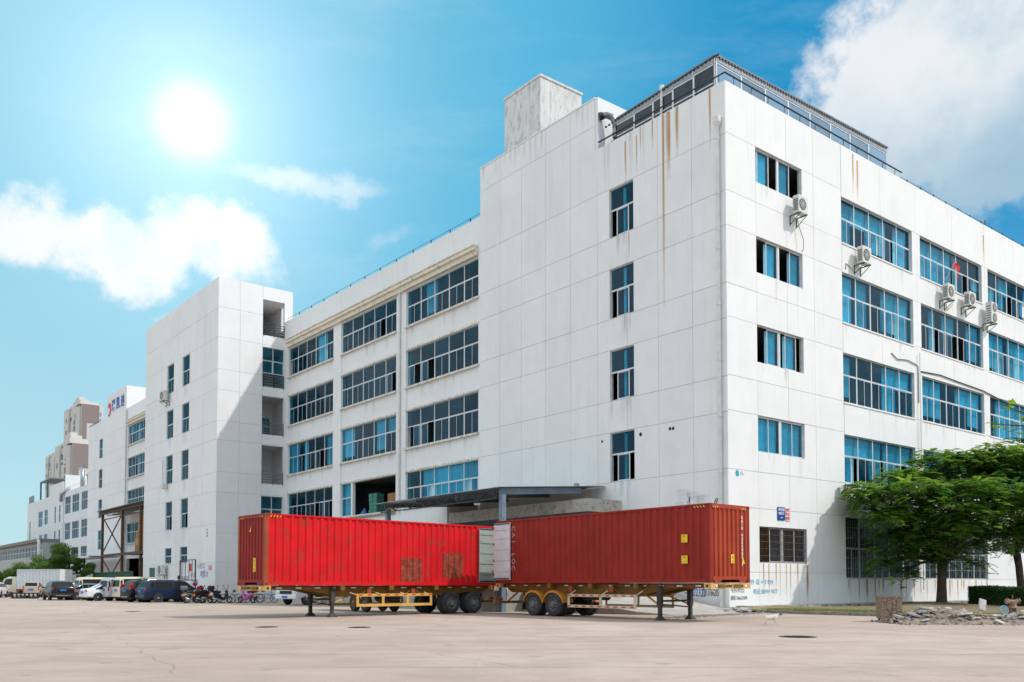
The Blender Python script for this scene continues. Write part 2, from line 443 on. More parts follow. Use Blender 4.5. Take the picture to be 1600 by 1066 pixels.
# one sheet to the horizon, finer near the camera
g.add([(-2500, -600, 0), (2500, -600, 0), (2500, 3000, 0), (-2500, 3000, 0)], [(0, 1, 2, 3)], 'yard_concrete')
tag(g.build('ground'), kind='structure')

# ---------------------------------------------------------------- factory
CX, CY = 11.8, 48.2
TH = math.atan2(.6233, .7820)
bld = thing('factory_building', 'long white five-storey factory with blue windows and flat roof behind the red containers', 'factory', (CX, CY, 0), TH)
def loc2w(t, s, z=0):
    return (CX + .7820 * t - .6233 * s, CY + .6233 * t + .7820 * s, z)
class Plane:
    def __init__(s, fn, rz): s.P = fn; s.rz = rz
PL = Plane(lambda u, z, o: (-o, u, z), R(90))
PR = Plane(lambda u, z, o: (u, -o, z), 0.0)
def plane_l(off): return Plane(lambda u, z, o: (-off - o, u, z), R(90))
def plane_r(s0): return Plane(lambda u, z, o: (u, s0 - o, z), 0.0)
def pbox(mb, pl, u0, u1, z0, z1, o0, o1, mat):
    vs = [pl.P(u, z, o) for u in (u0, u1) for o in (o0, o1) for z in (z0, z1)]
    mb.add(vs, [(0, 1, 3, 2), (4, 6, 7, 5), (0, 4, 5, 1), (2, 3, 7, 6), (0, 2, 6, 4), (1, 5, 7, 3)], mat)
def sub_rects(u0, u1, z0, z1, holes):
    hs = [(max(a, u0), min(b, u1), max(c, z0), min(d, z1)) for a, b, c, d in holes]
    hs = [q for q in hs if q[1] - q[0] > 1e-4 and q[3] - q[2] > 1e-4]
    if not hs: return [(u0, u1, z0, z1)]
    zs = sorted({z0, z1} | {q[2] for q in hs} | {q[3] for q in hs})
    out = []
    for za, zb in zip(zs, zs[1:]):
        if zb - za < 1e-5: continue
        zm = (za + zb) / 2
        cur = u0
        for a, b, _, _ in sorted(q for q in hs if q[2] < zm < q[3]):
            if a > cur + 1e-4: out.append((cur, a, za, zb))
            cur = max(cur, b)
        if cur < u1 - 1e-4: out.append((cur, u1, za, zb))
    return out
def backing(pl, u0, u1, z0, z1, holes, name='wall', o0=-0.30, o1=-0.045, mat='joint', parent=None):
    mb = MB()
    for r in sub_rects(u0, u1, z0, z1, holes): pbox(mb, pl, *r, o0, o1, mat)
    return mb.build(name, parent or bld)
NPANEL = [0]
def panels(pl, us, zs, holes, mat='white_wall', name='wall_panel', gap=0.012, o0=-0.045, o1=0.0, parent=None, jit=0.004, corner=True, ccorner=False):
    for ua, ub in zip(us, us[1:]):
        for za, zb in zip(zs, zs[1:]):
            ga = (0 if ccorner else .049) if (ua == us[0] and corner) else gap
            rs = sub_rects(ua + ga, ub - gap, za + (gap if za > zs[0] else 0), zb - (gap if zb < zs[-1] else 0), holes)
            if not rs: continue
            mb = MB(); e = rnd.uniform(-jit, jit)
            for r in rs: pbox(mb, pl, *r, o0, o1 + e, mat)
            mb.build(name, parent or bld); NPANEL[0] += 1

pane_mb = MB(); pane_mb.box(0, 1, -0.004, 0.004, 0, 1, 'blue_glass'); PANE = pane_mb.mesh('pane')
pane_mb = MB(); pane_mb.box(0, 1, -0.004, 0.004, 0, 1, 'grey_glass'); PANE_G = pane_mb.mesh('pane_grey')
def cloth_mesh(name, mat, n=14, amp=0.05):
    mb = MB(); vs = []; fs = []
    for i in range(n * 2 + 1):
        x = i / (n * 2); y = amp * math.sin(i * math.pi / 2 + 0.7 * math.sin(i)); 
        vs += [(x, y, 0), (x + 0.01 * math.sin(i * 2.3), y * 1.3, 1)]
    for i in range(n * 2): fs.append((2 * i, 2 * i + 2, 2 * i + 3, 2 * i + 1))
    mb.add(vs, fs, mat); return mb.mesh(name, True, False)
CURT = cloth_mesh('curtain', 'curtain'); BLIND = cloth_mesh('blind', 'white_blind', 4, 0.02); REDC = cloth_mesh('red_cloth', 'red_cloth', 6, 0.08)
PANES = [0]
EXTRA = MB()   # panes past the first 300, joined in one part
def pane(pl, u0, u1, z0, z1, o, parent, mesh=None, single=True):
    if single and PANES[0] < 300 :
        PANES[0] += 1
        link('pane', mesh or PANE, parent, pl.P(u0, z0, o), (0, 0, pl.rz), (u1 - u0, 1, z1 - z0))
    else:
        pbox(EXTRA, pl, u0, u1, z0, z1, o - .004, o + .004, 'blue_glass')
def hang(pl, u0, u1, z0, z1, o, parent, me=None, name='curtain'):
    link(name, me or CURT, parent, pl.P(u0, z0, o), (0, 0, pl.rz), (u1 - u0, 1, z1 - z0))

def bay_window(pl, u0, u1, z0, z1, o=-0.16, cols=5, mid=0.57, p_cur=0.3, p_open=0.15, single=True, opens=(), ppan=None, blinds=0.0, parent=None, lower2=True):
    """aluminium ribbon window: cols fixed lights above, pairs of sliding sashes below"""
    fr = MB(); fw = 0.045; m = 'alu'
    pbox(fr, pl, u0, u1, z0, z0 + fw, o - .03, o + .03, m); pbox(fr, pl, u0, u1, z1 - fw, z1, o - .03, o + .03, m)
    zm = z0 + (z1 - z0) * mid
    pbox(fr, pl, u0 + fw, u1 - fw, zm - .035, zm + .035, o - .028, o + .034, m)
    for uu in (u0, u1 - fw): pbox(fr, pl, uu, uu + fw, z0 + fw, z1 - fw, o - .028, o + .028, m)
    cw = (u1 - u0) / cols
    for k in range(1, cols):
        for a_, b_ in ((z0 + fw, zm - .036), (zm + .036, z1 - fw)):
            pbox(fr, pl, u0 + k * cw - .045, u0 + k * cw + .045, a_, b_, o - .029, o + .032, m)
    sash = []
    for k in range(cols):
        a_, b_ = u0 + k * cw + (.045 if k else fw), u0 + (k + 1) * cw - (.045 if k < cols - 1 else fw)
        mid_u = (a_ + b_) / 2
        st = rnd.random()
        op = (k in opens) or st < p_open
        if lower2:
            if op:  # one sash slid over the other, the other half open
                if rnd.random() < .5: ss = [(a_, mid_u + .03, .0), (a_ + rnd.uniform(0, .25), mid_u + .05, .02)]
                else: ss = [(mid_u - .03, b_, .0), (mid_u - .05, b_ - rnd.uniform(0, .25), .02)]
            else: ss = [(a_, mid_u + .03, 0.0), (mid_u - .03, b_, .022)]
        else: ss = [(a_, b_, 0)]
        for i, (p_, q_, oo) in enumerate(ss):
            zz0, zz1 = z0 + fw, zm - .036
            for (c0, c1, d0, d1) in ((p_, p_ + .04, zz0, zz1), (q_ - .04, q_, zz0, zz1), (p_ + .04, q_ - .04, zz0, zz0 + .045), (p_ + .04, q_ - .04, zz1 - .04, zz1)):
                pbox(fr, pl, c0, c1, d0, d1, o + oo - .009, o + oo + .009, m)
            sash.append((p_ + .04, q_ - .04, zz0 + .045, zz1 - .04, o + oo))
    f = fr.build('window', parent or bld)
    for k in range(cols):
        a_, b_ = u0 + k * cw + (.045 if k else fw), u0 + (k + 1) * cw - (.045 if k < cols - 1 else fw)
        pane(pl, a_, b_, zm + .036, z1 - fw, o, f, ppan, single)
    for s_ in sash: pane(pl, *s_, f, ppan, single)
    for k in range(cols):
        r_ = rnd.random()
        a_ = u0 + k * cw + .03; b_ = a_ + cw - .06
        if r_ < p_cur:
            w_ = rnd.choice((1, 1, 1, .8, .45)); lo = rnd.choice((0.05, 0.05, .5, mid * (z1 - z0)))
            if rnd.random() < .5: hang(pl, a_, a_ + (b_ - a_) * w_, z0 + lo, z1 - .05, o - .28, f)
            else: hang(pl, b_ - (b_ - a_) * w_, b_, z0 + lo, z1 - .05, o - .28, f)
        elif rnd.random() < blinds:
            hang(pl, a_ + cw * .4, b_, z0 + rnd.uniform(.1, .9), zm - .03, o - .12, f, BLIND, 'blind')
    return f
def small_window_l(pl, u0, u1, z0, z1, o=-0.14, st=0):
    """one wide fixed light over a sliding pair, the outer parts of the lower row standing open"""
    fr = MB(); fw = 0.05; m = 'alu'; zm = z0 + (z1 - z0) * .56
    pbox(fr, pl, u0, u1, z0, z0 + fw, o - .03, o + .03, m); pbox(fr, pl, u0, u1, z1 - fw, z1, o - .03, o + .03, m)
    for uu in (u0, u1 - fw): pbox(fr, pl, uu, uu + fw, z0 + fw, z1 - fw, o - .028, o + .028, m)
    pbox(fr, pl, u0 + fw, u1 - fw, zm - .05, zm + .05, o - .026, o + .034, m)
    W_ = u1 - u0
    a_, b_ = u0 + W_ * .24, u0 + W_ * .74
    for (c0, c1, d0, d1) in ((a_, a_ + .08, z0 + fw, zm - .05), (b_ - .08, b_, z0 + fw, zm - .05), (a_ + .08, b_ - .08, z0 + fw, z0 + .1), (a_ + .08, b_ - .08, zm - .1, zm - .05)):
        pbox(fr, pl, c0, c1, d0, d1, o - .01, o + .02, m)
    f = fr.build('window', bld)
    pane(pl, u0 + fw, u1 - fw, zm + .05, z1 - fw, o, f)
    pane(pl, a_ + .08, b_ - .08, z0 + .1, zm - .1, o, f)
    if st != 3: pane(pl, u0 + fw, a_, z0 + fw, zm - .05, o - .02, f)
    hang(pl, (a_ + b_) / 2 - .1, (a_ + b_) / 2 + .1, z0 + .1, z1 - .1, o - .2, f)
    return f
def small_window_r(pl, u0, u1, z0, z1, o=-0.16, mode='oxco'):
    fr = MB(); fw = 0.05; m = 'alu'; W_ = u1 - u0; um = (u0 + u1) / 2
    pbox(fr, pl, u0, u1, z0, z0 + fw, o - .03, o + .03, m); pbox(fr, pl, u0, u1, z1 - fw, z1, o - .03, o + .03, m)
    for uu in (u0, u1 - fw): pbox(fr, pl, uu, uu + fw, z0 + fw, z1 - fw, o - .028, o + .028, m)
    pbox(fr, pl, um - .09, um + .09, z0 + fw, z1 - fw, o - .028, o + .034, m)
    q = (W_ - .28) / 4
    halves = [(u0 + fw, um - .09), (um + .09, u1 - fw)]
    sash = []
    for hi, (a_, b_) in enumerate(halves):
        mode_h = mode[hi * 2:hi * 2 + 2]
        w_ = (b_ - a_) / 2
        pos = {'xx': [(a_, a_ + w_ + .03), (b_ - w_ - .03, b_)], 'ox': [(b_ - w_ - .03, b_)], 'xo': [(a_, a_ + w_ + .03)], 'mo': [(a_ + w_ * .45, a_ + w_ * 1.5)], 'om': [(a_ + w_ * .25, a_ + w_ * 1.3)]}[mode_h]
        for i, (p_, q_) in enumerate(pos):
            oo = .02 * i
            for (c0, c1, d0, d1) in ((p_, p_ + .06, z0 + fw, z1 - fw), (q_ - .06, q_, z0 + fw, z1 - fw), (p_ + .06, q_ - .06, z0 + fw, z0 + .1), (p_ + .06, q_ - .06, z1 - .1, z1 - fw)):
                pbox(fr, pl, c0, c1, d0, d1, o + oo - .01, o + oo + .012, m)
            sash.append((p_ + .06, q_ - .06, z0 + .1, z1 - .1, o + oo))
    f = fr.build('window', bld)
    for s_ in sash:
        pane(pl, *s_, f)
        if z0 > 5: hang(pl, s_[0], s_[1], s_[2], s_[3], o - .2, f)
    return f
def grille(pl, u0, u1, z0, z1, o, du, zs_, parent, mat='rusty_steel'):
    mb = MB(); u = u0 + .03
    while u < u1:
        pbox(mb, pl, u - .008, u + .008, z0, z1, o - .008, o + .008, mat); u += du
    for z in zs_: pbox(mb, pl, u0, u1, z - .012, z + .012, o - .006, o + .012, mat)
    tag(mb.build('grille', parent))

TOPZ = 29.35
FL = [(23.2, 26.3), (18.05, 21.2), (12.85, 16.02), (7.75, 10.83)]       # window zones of the upper floors
ROWS = [0.12, 2.3, 3.6, 4.7, 5.65, 7.72, 10.85, 12.82, 16.05, 18.02, 21.2, 23.17, 26.35, 27.9, TOPZ]
# --- near block, face towards the containers
S1 = 22.8
hl = [(6.98, 9.06, a_, b_) for a_, b_ in FL] + [(6.98, 9.06, 2.6, 5.4)]
backing(PL, 0.3, S1, 0.0, TOPZ, hl)
us = [0.0, 2.4, 5.0, 7.55, 10.15, 12.7, 15.25, 17.85, 20.35, S1]
panels(PL, us, [0.0, 2.6, 5.65, 7.72, 10.85, 12.82, 16.05, 18.02, 21.2, 23.17, 26.35, TOPZ], hl, ccorner=True)
for i, (a_, b_) in enumerate(FL): small_window_l(PL, 6.98, 9.06, a_, b_, st=i)
# raised parapet of the near block
backing(PL, 10.3, S1, TOPZ, 32.78, [])
panels(PL, [10.3, 12.7, 15.25, 17.85, 20.35, S1], [TOPZ, 31.0, 32.78], [])
mb = MB(); mb.box(0.0, 4.2, 10.05, 10.3, 27.6, 32.78, 'white_wall'); mb.box(.3, 22, 22.45, S1, 28.8, 32.78, 'white_wall')
mb.box(3.9, 4.2, 10.3, 22.45, 28.8, 32.78, 'white_wall')
mb.box(-.04, .36, 10.3, S1 + .03, 32.78, 32.86, 'white_wall'); mb.build('parapet', bld)
# --- right face
hr = [(2.72, 7.3, b_ - 2.0, b_ + .1) for a_, b_ in FL] + [(2.74, 7.4, 2.6, 4.65)]
SR = [(24.4, 26.45), (19.15, 21.25), (14.0, 16.15), (8.85, 10.95)]
hr = [(2.72, 7.3, a_, b_) for a_, b_ in SR] + [(2.74, 7.4, 2.6, 4.65)]
backing(PR, 0.3, 11.62, 0.0, TOPZ, hr)
panels(PR, [0.0, 2.72, 5.7, 8.5, 11.62], [0.0, 2.05, 5.65, 7.72, 10.95, 12.9, 16.15, 18.0, 21.25, 23.2, 26.45, TOPZ], hr)
for (a_, b_), md in zip(SR, ('omxo', 'oxox', 'oxmo', 'xxxx')): small_window_r(PR, 2.72, 7.3, a_, b_, mode=md)
f = small_window_r(PR, 2.74, 7.4, 2.6, 4.65, mode='oxxx')
grille(PR, 2.76, 7.38, 2.6, 4.65, -.03, .125, [2.62, 3.0, 3.4, 3.8, 4.2, 4.63], f)
BAYS = [(11.65, 20.6), (21.7, 31.35), (32.35, 42.0), (43.0, 52.7), (53.8, 63.4), (64.5, 74.1)]
RZ = [(23.05, 26.0), (17.95, 21.15), (12.85, 16.0), (7.75, 10.8)]
hb = [(a_, b_, c, d) for a_, b_ in BAYS for c, d in RZ] + [(11.65, 20.85, 1.72, 5.6), (21.7, 31.45, 1.72, 5.45), (32.3, 42, 3.85, 5.45), (43, 52, 3.85, 5.45), (54, 63, 3.85, 5.45), (65, 74, 3.85, 5.45)]
backing(PR, 11.62, 76.0, 0.0, TOPZ, hb)
zz = [0.0, 1.72, 5.65, 7.75, 10.8, 12.85, 16.0, 17.95, 21.15, 23.05, 26.0, TOPZ]
panels(PR, [11.62, 16.4, 21.15, 26.5, 31.85, 37.1, 42.5, 48.0, 53.2, 58.6, 64.0, 69.4, 76.0], zz, hb)
mb = MB()
for a_, b_ in BAYS[:3]:
    pbox(mb, PR, b_ + .06, b_ + 1.0, 0, 26.0, -.30, .015, 'white_wall') if False else None
# deep reveals and sills
for a_, b_ in BAYS:
    for c, d in RZ:
        mb = MB(); pbox(mb, PR, a_ - .04, b_ + .04, c - .09, c - .002, -.2, .05, 'white_wall'); mb.build('sill', bld)
# --- middle range between the two stair blocks (L side), recessed .3
PM = plane_l(-0.3)
MBAYS = [(23.35, 33.7), (35.3, 45.4), (47.0, 57.2)]
MZ = [(23.25, 26.25), (18.05, 21.15), (12.85, 16.0), (7.72, 10.8), (1.6, 5.3)]
def middle(s0, s1, bays, near=True, hole_door=None):
    hm = [(a_, b_, c, d) for a_, b_ in bays for c, d in MZ]
    backing(PM, s0, s1, 0, TOPZ, hm, o0=-.45, o1=-.25)
    for z_a, z_b in [(26.25, TOPZ), (21.15, 23.25), (16.0, 18.05), (10.8, 12.85), (5.3, 7.72), (0, 1.6)]:
        for a_, b_ in bays:
            mb = MB(); pbox(mb, PM, a_, b_, z_a, z_b, -.25, -.06 if z_b < TOPZ else 0.0, 'white_wall'); mb.build('spandrel', bld)
    xs = [s0] + [v for ab in bays for v in ab] + [s1]
    for i in range(0, len(xs), 2):
        if xs[i + 1] - xs[i] > .02:
            mb = MB(); pbox(mb, PM, xs[i], xs[i + 1], 0, TOPZ, -.25, .04, 'white_wall'); mb.build('pilaster', bld)
    for a_, b_ in bays:
        for c, d in MZ[:4]:
            mb = MB(); pbox(mb, PM, a_ - .1, b_ + .1, c - .16, c - .01, -.24, .20, 'sill'); mb.build('sill', bld)
            if d < 25:
                mb = MB(); pbox(mb, PM, a_ - .1, b_ + .1, d + .01, d + .17, -.24, .07, 'sill'); mb.build('sill', bld)
    mb = MB(); pbox(mb, PM, bays[0][0], bays[-1][1], 26.35, 26.75, .041, .30, 'eave'); pbox(mb, PM, bays[0][0], bays[-1][1], 26.75, 27.05, .041, .50, 'eave')
    pbox(mb, PM, bays[0][0], bays[-1][1], 27.05, 27.13, .041, .58, 'sill'); mb.build('cornice', bld)
middle(22.8, 58.3, MBAYS)
for bi, (a_, b_) in enumerate(MBAYS):
    for zi, (c, d) in enumerate(MZ[:4]):
        if bi == 1 and zi == 3:
            bay_window(PM, b_ - 2.0, b_, c, d, -.2, 1, parent=bld, p_open=0)
            mb = MB(); pbox(mb, PM, a_, b_ - 2.0, 7.4, c, -.24, .1, 'concrete'); pbox(mb, PM, b_ - 2.35, b_ - 2.05, c, d, -.3, .0, 'white_wall'); mb.build('door_frame', bld)
            continue
        bay_window(PM, a_, b_, c, d, -.15, 5, p_cur=.14, p_open=.12 if bi else .16, single=bi < 2)
# --- stair block 2
P2F = plane_l(6.9); P2S = plane_r(58.3)
T2 = [(23.3, 26.6), (18.05, 21.3), (12.8, 16.1), (7.5, 10.75), (3.66, 5.45)]
h2 = [(s_, s_ + 2.35, c, d) for s_ in (66.8, 72.1) for c, d in T2] + [(78.0, 80.3, .3, 3.3)]
backing(P2F, 58.36, 82.8, 0, 32.78, h2)
panels(P2F, [58.3, 62.3, 66.3, 70.6, 76.6, 82.8], [0, 3.6, 7.45, 10.8, 12.75, 16.1, 18.0, 21.3, 23.25, 26.6, 29.6, 32.78], h2, ccorner=True)
for s_ in (66.8, 72.1):
    for c, d in T2:
        bay_window(P2F, s_, s_ + 2.35, c, d, -.15, 1, mid=.5, p_cur=.2, p_open=.2)
mb = MB(); pbox(mb, P2F, 78.0, 80.3, .3, 3.3, -.2, -.12, 'green_steel'); mb.build('side_door', bld)
HS = [(-2.15, 0.25, 27.6, 31.4), (-2.15, 0.25, 22.15, 26.35), (-2.15, 0.25, 17.1, 21.15), (-2.15, 0.25, 11.9, 15.95), (-2.15, 0.25, 6.8, 10.6)]
backing(P2S, -6.6, 1.2, 0, 32.78, HS)
panels(P2S, [-6.9, -4.6, -2.17, 1.2], [0, 3.6, 6.5, 10.7, 12.8, 16.05, 18.0, 21.2, 23.3, 26.6, 29.7, 32.78], HS)
# rest of stair block 2: back and roof, and the loggia behind the openings
mb = MB(); mb.box(-6.6, 1.2, 82.5, 82.8, 0, 32.7, 'white_wall'); mb.box(.9, 1.2, 60.6, 82.5, 26, 32.7, 'white_wall')
mb.box(-6.85, 1.15, 60.9, 82.75, 31.6, 32.0, 'white_wall'); mb.box(-6.6, -2.3, 60.6, 60.9, 0, 31.6, 'white_wall'); mb.build('stair_block', bld)
mb = MB()
for c, d in [(26.5, 27.5), (21.3, 22.1), (16.1, 17.0), (10.8, 11.8), (5.6, 6.7), (31.5, 32.6)]:
    mb.box(-6.5, 1.0, 58.62, 63.0, c, d, 'white_wall')
mb.box(-2.6, -2.3, 58.65, 60.9, 0, 31.5, 'white_wall'); mb.build('loggia_slab', bld)
mb = MB(); mb.box(-2.29, 1.6, 62.9, 63.1, 0, 26.4, 'white_wall'); mb.box(1.0, 1.2, 60.0, 63.0, 0, 26.4, 'white_wall'); mb.build('loggia_wall', bld)
mb = MB()
for zb in (27.5, 22.1, 17.0, 11.8):
    mb = MB(); rl = 'dark_metal' if zb > 20 else 'grey_steel'
    for k in range(5):
        mb.tube([P2S.P(-2.1, zb + .25 + k * .27, .03 + .03), P2S.P(.22, zb + .25 + k * .27, .06)], .035, rl, 6)
    for u in (-2.05, -.9, .2): mb.tube([P2S.P(u, zb, .02), P2S.P(u, zb + 1.4, .02)], .035, rl, 6)
    mb.build('balcony_railing', bld)
w2 = bay_window(P2S, -2.15, .25, 23.6, 26.35, -.2, 2, mid=.5, lower2=False, p_open=0, p_cur=0)
w2 = bay_window(P2S, -2.15, .25, 7.9, 10.6, -.2, 2, mid=.5, lower2=False, p_open=0, p_cur=0)
# --- second middle range and end block
M2 = [(83.0, 92.5), (94.2, 104.0), (105.6, 116.8)]
middle(82.8, 117.3, M2)
for bi, (a_, b_) in enumerate(M2):
    if bi == 0: continue
    for c, d in MZ[:4]: bay_window(PM, a_, b_, c, d, -.15, 6, p_cur=.3, single=False)
h3 = [(131.0, 133.3, c, d) for c, d in [(22.9, 26.2), (17.75, 21.0), (12.6, 15.8), (7.2, 10.5)]]
backing(PL, 117.3, 140.8, 0, TOPZ, h3)
panels(PL, [117.3, 123, 129.6, 135.3, 140.8], [0, 3.6, 7.2, 10.8, 12.75, 16.0, 18.0, 21.2, 23.2, 26.4, TOPZ], h3)
for (a_, b_, c, d) in h3: bay_window(PL, a_, b_, c, d, -.15, 1, mid=.5, single=False, p_cur=.3)
backing(PL, 117.3, 128.6, TOPZ, 32.9, []); panels(PL, [117.3, 123, 128.6], [TOPZ, 32.9], [])
mb = MB(); mb.box(.06, 9, 117.26, 117.5, 28.8, 32.95, 'white_wall'); mb.box(.3, 9, 128.3, 128.6, 28.8, 32.9, 'white_wall'); mb.box(0.3, 9, 117.5, 128.3, 32.5, 32.9, 'white_wall')
mb.box(.3, .6, 140.5, 140.8, 0, TOPZ, 'white_wall'); mb.box(.05, .25, 134.5, 140.5, TOPZ, TOPZ + .25, 'dark_metal'); mb.build('parapet', bld)
mb = MB(); mb.box(.3, 30, 140.5, 140.78, 0, TOPZ, 'white_wall'); mb.build('end_wall', bld)
# --- floors, roof and inner walls
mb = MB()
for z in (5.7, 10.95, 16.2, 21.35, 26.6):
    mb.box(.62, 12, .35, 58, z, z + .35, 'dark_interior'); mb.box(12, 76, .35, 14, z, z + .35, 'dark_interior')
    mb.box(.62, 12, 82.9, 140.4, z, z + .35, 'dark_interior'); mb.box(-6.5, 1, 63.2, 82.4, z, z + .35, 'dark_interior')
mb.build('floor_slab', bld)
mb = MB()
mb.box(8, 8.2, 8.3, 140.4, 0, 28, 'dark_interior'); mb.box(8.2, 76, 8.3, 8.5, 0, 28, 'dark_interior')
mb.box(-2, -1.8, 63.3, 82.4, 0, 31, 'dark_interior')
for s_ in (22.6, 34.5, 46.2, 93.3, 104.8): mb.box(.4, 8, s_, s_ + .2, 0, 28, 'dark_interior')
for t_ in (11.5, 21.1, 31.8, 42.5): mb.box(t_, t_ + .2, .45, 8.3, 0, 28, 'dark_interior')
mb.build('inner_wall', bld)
mb = MB(); mb.box(.31, 76, .31, 14.0, 28.0, 28.5, 'concrete'); mb.box(.31, 14, 14.01, 140.5, 28.0, 28.5, 'concrete'); mb.build('roof', bld)
mb = MB(); mb.box(75.7, 76.0, .31, 14, 0, TOPZ, 'white_wall'); mb.box(13.7, 14, 14.01, 140.4, 0, 28, 'white_wall'); mb.box(14, 75.7, 13.7, 14, 0, 28, 'white_wall'); mb.build('back_wall', bld)
# --- right bays' windows
for bi, (a_, b_) in enumerate(BAYS[:3]):
    for zi, (c, d) in enumerate(RZ):
        bay_window(PR, a_, b_, c, d, -.22 if zi == 0 else -.18, 5, p_cur=.9 if zi else .7, p_open=.42 if zi == 0 else .26, blinds=.55 if zi == 0 else 0)
for a_, b_ in BAYS[3:]:
    for c, d in RZ: bay_window(PR, a_, b_, c, d, -.18, 5, single=False, p_cur=0)
link('red_cloth', REDC, bld, (17.3, .5, 12.9), (0, 0, 0), (1.1, 1, 1.7))
# ground floor barred windows
for a_, b_, c, d in [(11.65, 20.85, 1.72, 5.6), (21.7, 31.45, 1.72, 5.45)]:
    f = bay_window(PR, a_, b_, c, d, -.2, 5, mid=.5, p_cur=.1, p_open=0, ppan=PANE_G)
    n_ = (b_ - a_)
    grille(PR, a_ + .02, b_ - .02, c + .02, d - .02, -.06, .28, [c + .05, c + .65, c + 1.3, (c + d) / 2, d - 1.3, d - .65, d - .05], f, 'grille_paint')
f = bay_window(PR, 32.3, 42, 3.85, 5.45, -.2, 5, mid=.5, p_cur=.1, p_open=0, ppan=PANE_G); grille(PR, 32.32, 41.98, 3.87, 5.43, -.06, .3, [3.9, 4.4, 4.9, 5.4], f, 'grille_paint')
if EXTRA.v: tag(EXTRA.build('window_pane_row', bld), kind='stuff')
# --- black rail on the parapet, roof rail studs, rain pipes
mb = MB()
mb.tube([(-.02, 10.0, TOPZ + .42), (-.02, -.02, TOPZ + .42), (19.3, -.02, TOPZ + .42)], .05, 'dark_metal', 6)
for s_ in np.arange(.4, 10, 1.6): mb.tube([(.02, s_, TOPZ), (-.02, s_, TOPZ + .42)], .02, 'dark_metal', 5)
for t_ in np.arange(.8, 19.3, 1.6): mb.tube([(t_, .02, TOPZ), (t_, -.02, TOPZ + .42)], .02, 'dark_metal', 5)
mb.build('parapet_rail', bld)
mb = MB()
for s_ in np.arange(24.5, 57.5, 2.75): mb.box(.3, .36, s_ - .04, s_ + .04, TOPZ, TOPZ + .28, 'dark_metal')
mb.tube([(.33, 23, TOPZ + .26), (.33, 57.6, TOPZ + .26)], .018, 'dark_metal', 5)
for t_ in np.arange(20.3, 75, 1.9): mb.box(t_ - .04, t_ + .04, .1, .16, TOPZ, TOPZ + .26, 'dark_metal')
mb.tube([(19.4, .13, TOPZ + .2), (75, .13, TOPZ + .2)], .016, 'dark_metal', 5)
mb.build('lightning_rail', bld)
mb = MB()
def pipe(pl, u, z0, z1, r=.11, head=True):
    mb = MB(); o = .16
    mb.tube([pl.P(u, z0, o), pl.P(u, z1, o)], r, 'white_plastic', 12)
    if head:
        mb.tube([pl.P(u, z1, o), pl.P(u, z1 + .25, o), pl.P(u, z1 + .55, o - .0)], [r * 1.05, r * 2.1, r * 2.1], 'white_plastic', 10)
        mb.tube([pl.P(u, z1 + .35, o + .15), pl.P(u, z1 + .35, -.3)], r * .9, 'white_plastic', 8)
    z = z0 + 1.2
    while z < z1:
        mb.tube([pl.P(u, z, o), pl.P(u, z + .14, o)], r * 1.22, 'white_plastic', 12); z += 3.1
    mb.build('rain_pipe', bld)
pipe(PL, .42, .1, 26.8, .115)
pipe(PM, 34.6, 7.4, 26.5, .1)
pipe(PR, 21.1, 1.0, 17.5, .035, False)
mb = MB()
mb.tube([PR.P(17.5, 16.9, .04), PR.P(18.2, 16.6, .06), PR.P(19.6, 16.75, .06), PR.P(20.9, 16.6, .05), PR.P(21.05, 16.5, .05), PR.P(21.1, 14.0, .05)], .03, 'dark_metal', 6)
mb.tube([PR.P(21.4, 16.25, .04), PR.P(24.3, 16.4, .06), PR.P(27, 16.3, .06), PR.P(31, 16.2, .06), PR.P(34, 15.9, .06), PR.P(36.4, 15.7, .05), PR.P(36.4, 16.3, .05)], .04, 'dark_metal', 6)
mb.build('wall_cable', bld)
# rust streaks below the parapet and under the barred windows
def streak(pl, u0, u1, z0, z1, mat='rust_streak', name='rust_streak', o=.0085):
    w_ = u1 - u0
    me = bpy.data.meshes.new('rust_streak')
    me.from_pydata([pl.P(u0, z0, o), pl.P(u1, z0, o), pl.P(u1, z1, o), pl.P(u0, z1, o)], [], [(0, 1, 2, 3)])
    uv = me.uv_layers.new(name='UVMap')
    for i, c in enumerate([(0, 0), (1, 0), (1, 1), (0, 1)]): uv.data[i].uv = c
    me.materials.append(MATS[mat]); link(name, me, bld)
for q in [(7.55, 7.72, 26.3, 28.9), (6.6, 6.75, 26.6, 28.9), (6.3, 6.42, 27.6, 29.3), (4.4, 4.66, 17.8, 29.3), (3.9, 4.35, 25.2, 29.3), (3.3, 3.6, 26.4, 29.3), (5.3, 5.45, 27.5, 29.3), (.95, 1.12, 25.8, 29.3), (7.3, 7.42, 21.2, 23.1)]:
    streak(PL, *q)
for q in [(13.45, 13.75, 26.1, 28.9), (12.95, 13.2, 26.6, 29.2), (31.6, 31.9, 26.4, 28.5)]: streak(PR, *q)
for u in (3.0, 3.5, 4.2, 4.25, 4.6, 5.2, 5.6, 6.3): streak(PR, u, u + rnd.uniform(.08, .2), rnd.uniform(.3, 1.5), 2.56)
streak(PR, 7.3, 7.5, .2, 2.56); streak(PR, 7.2, 7.55, .5, 2.56)
for a_, b_ in ((11.8, 20.7), (21.8, 31.3)):
    u = a_
    while u < b_:
        streak(PR, u, u + rnd.uniform(.08, .4), rnd.choice((.15, .15, .8)), 1.7); u += rnd.uniform(.25, 1.3)

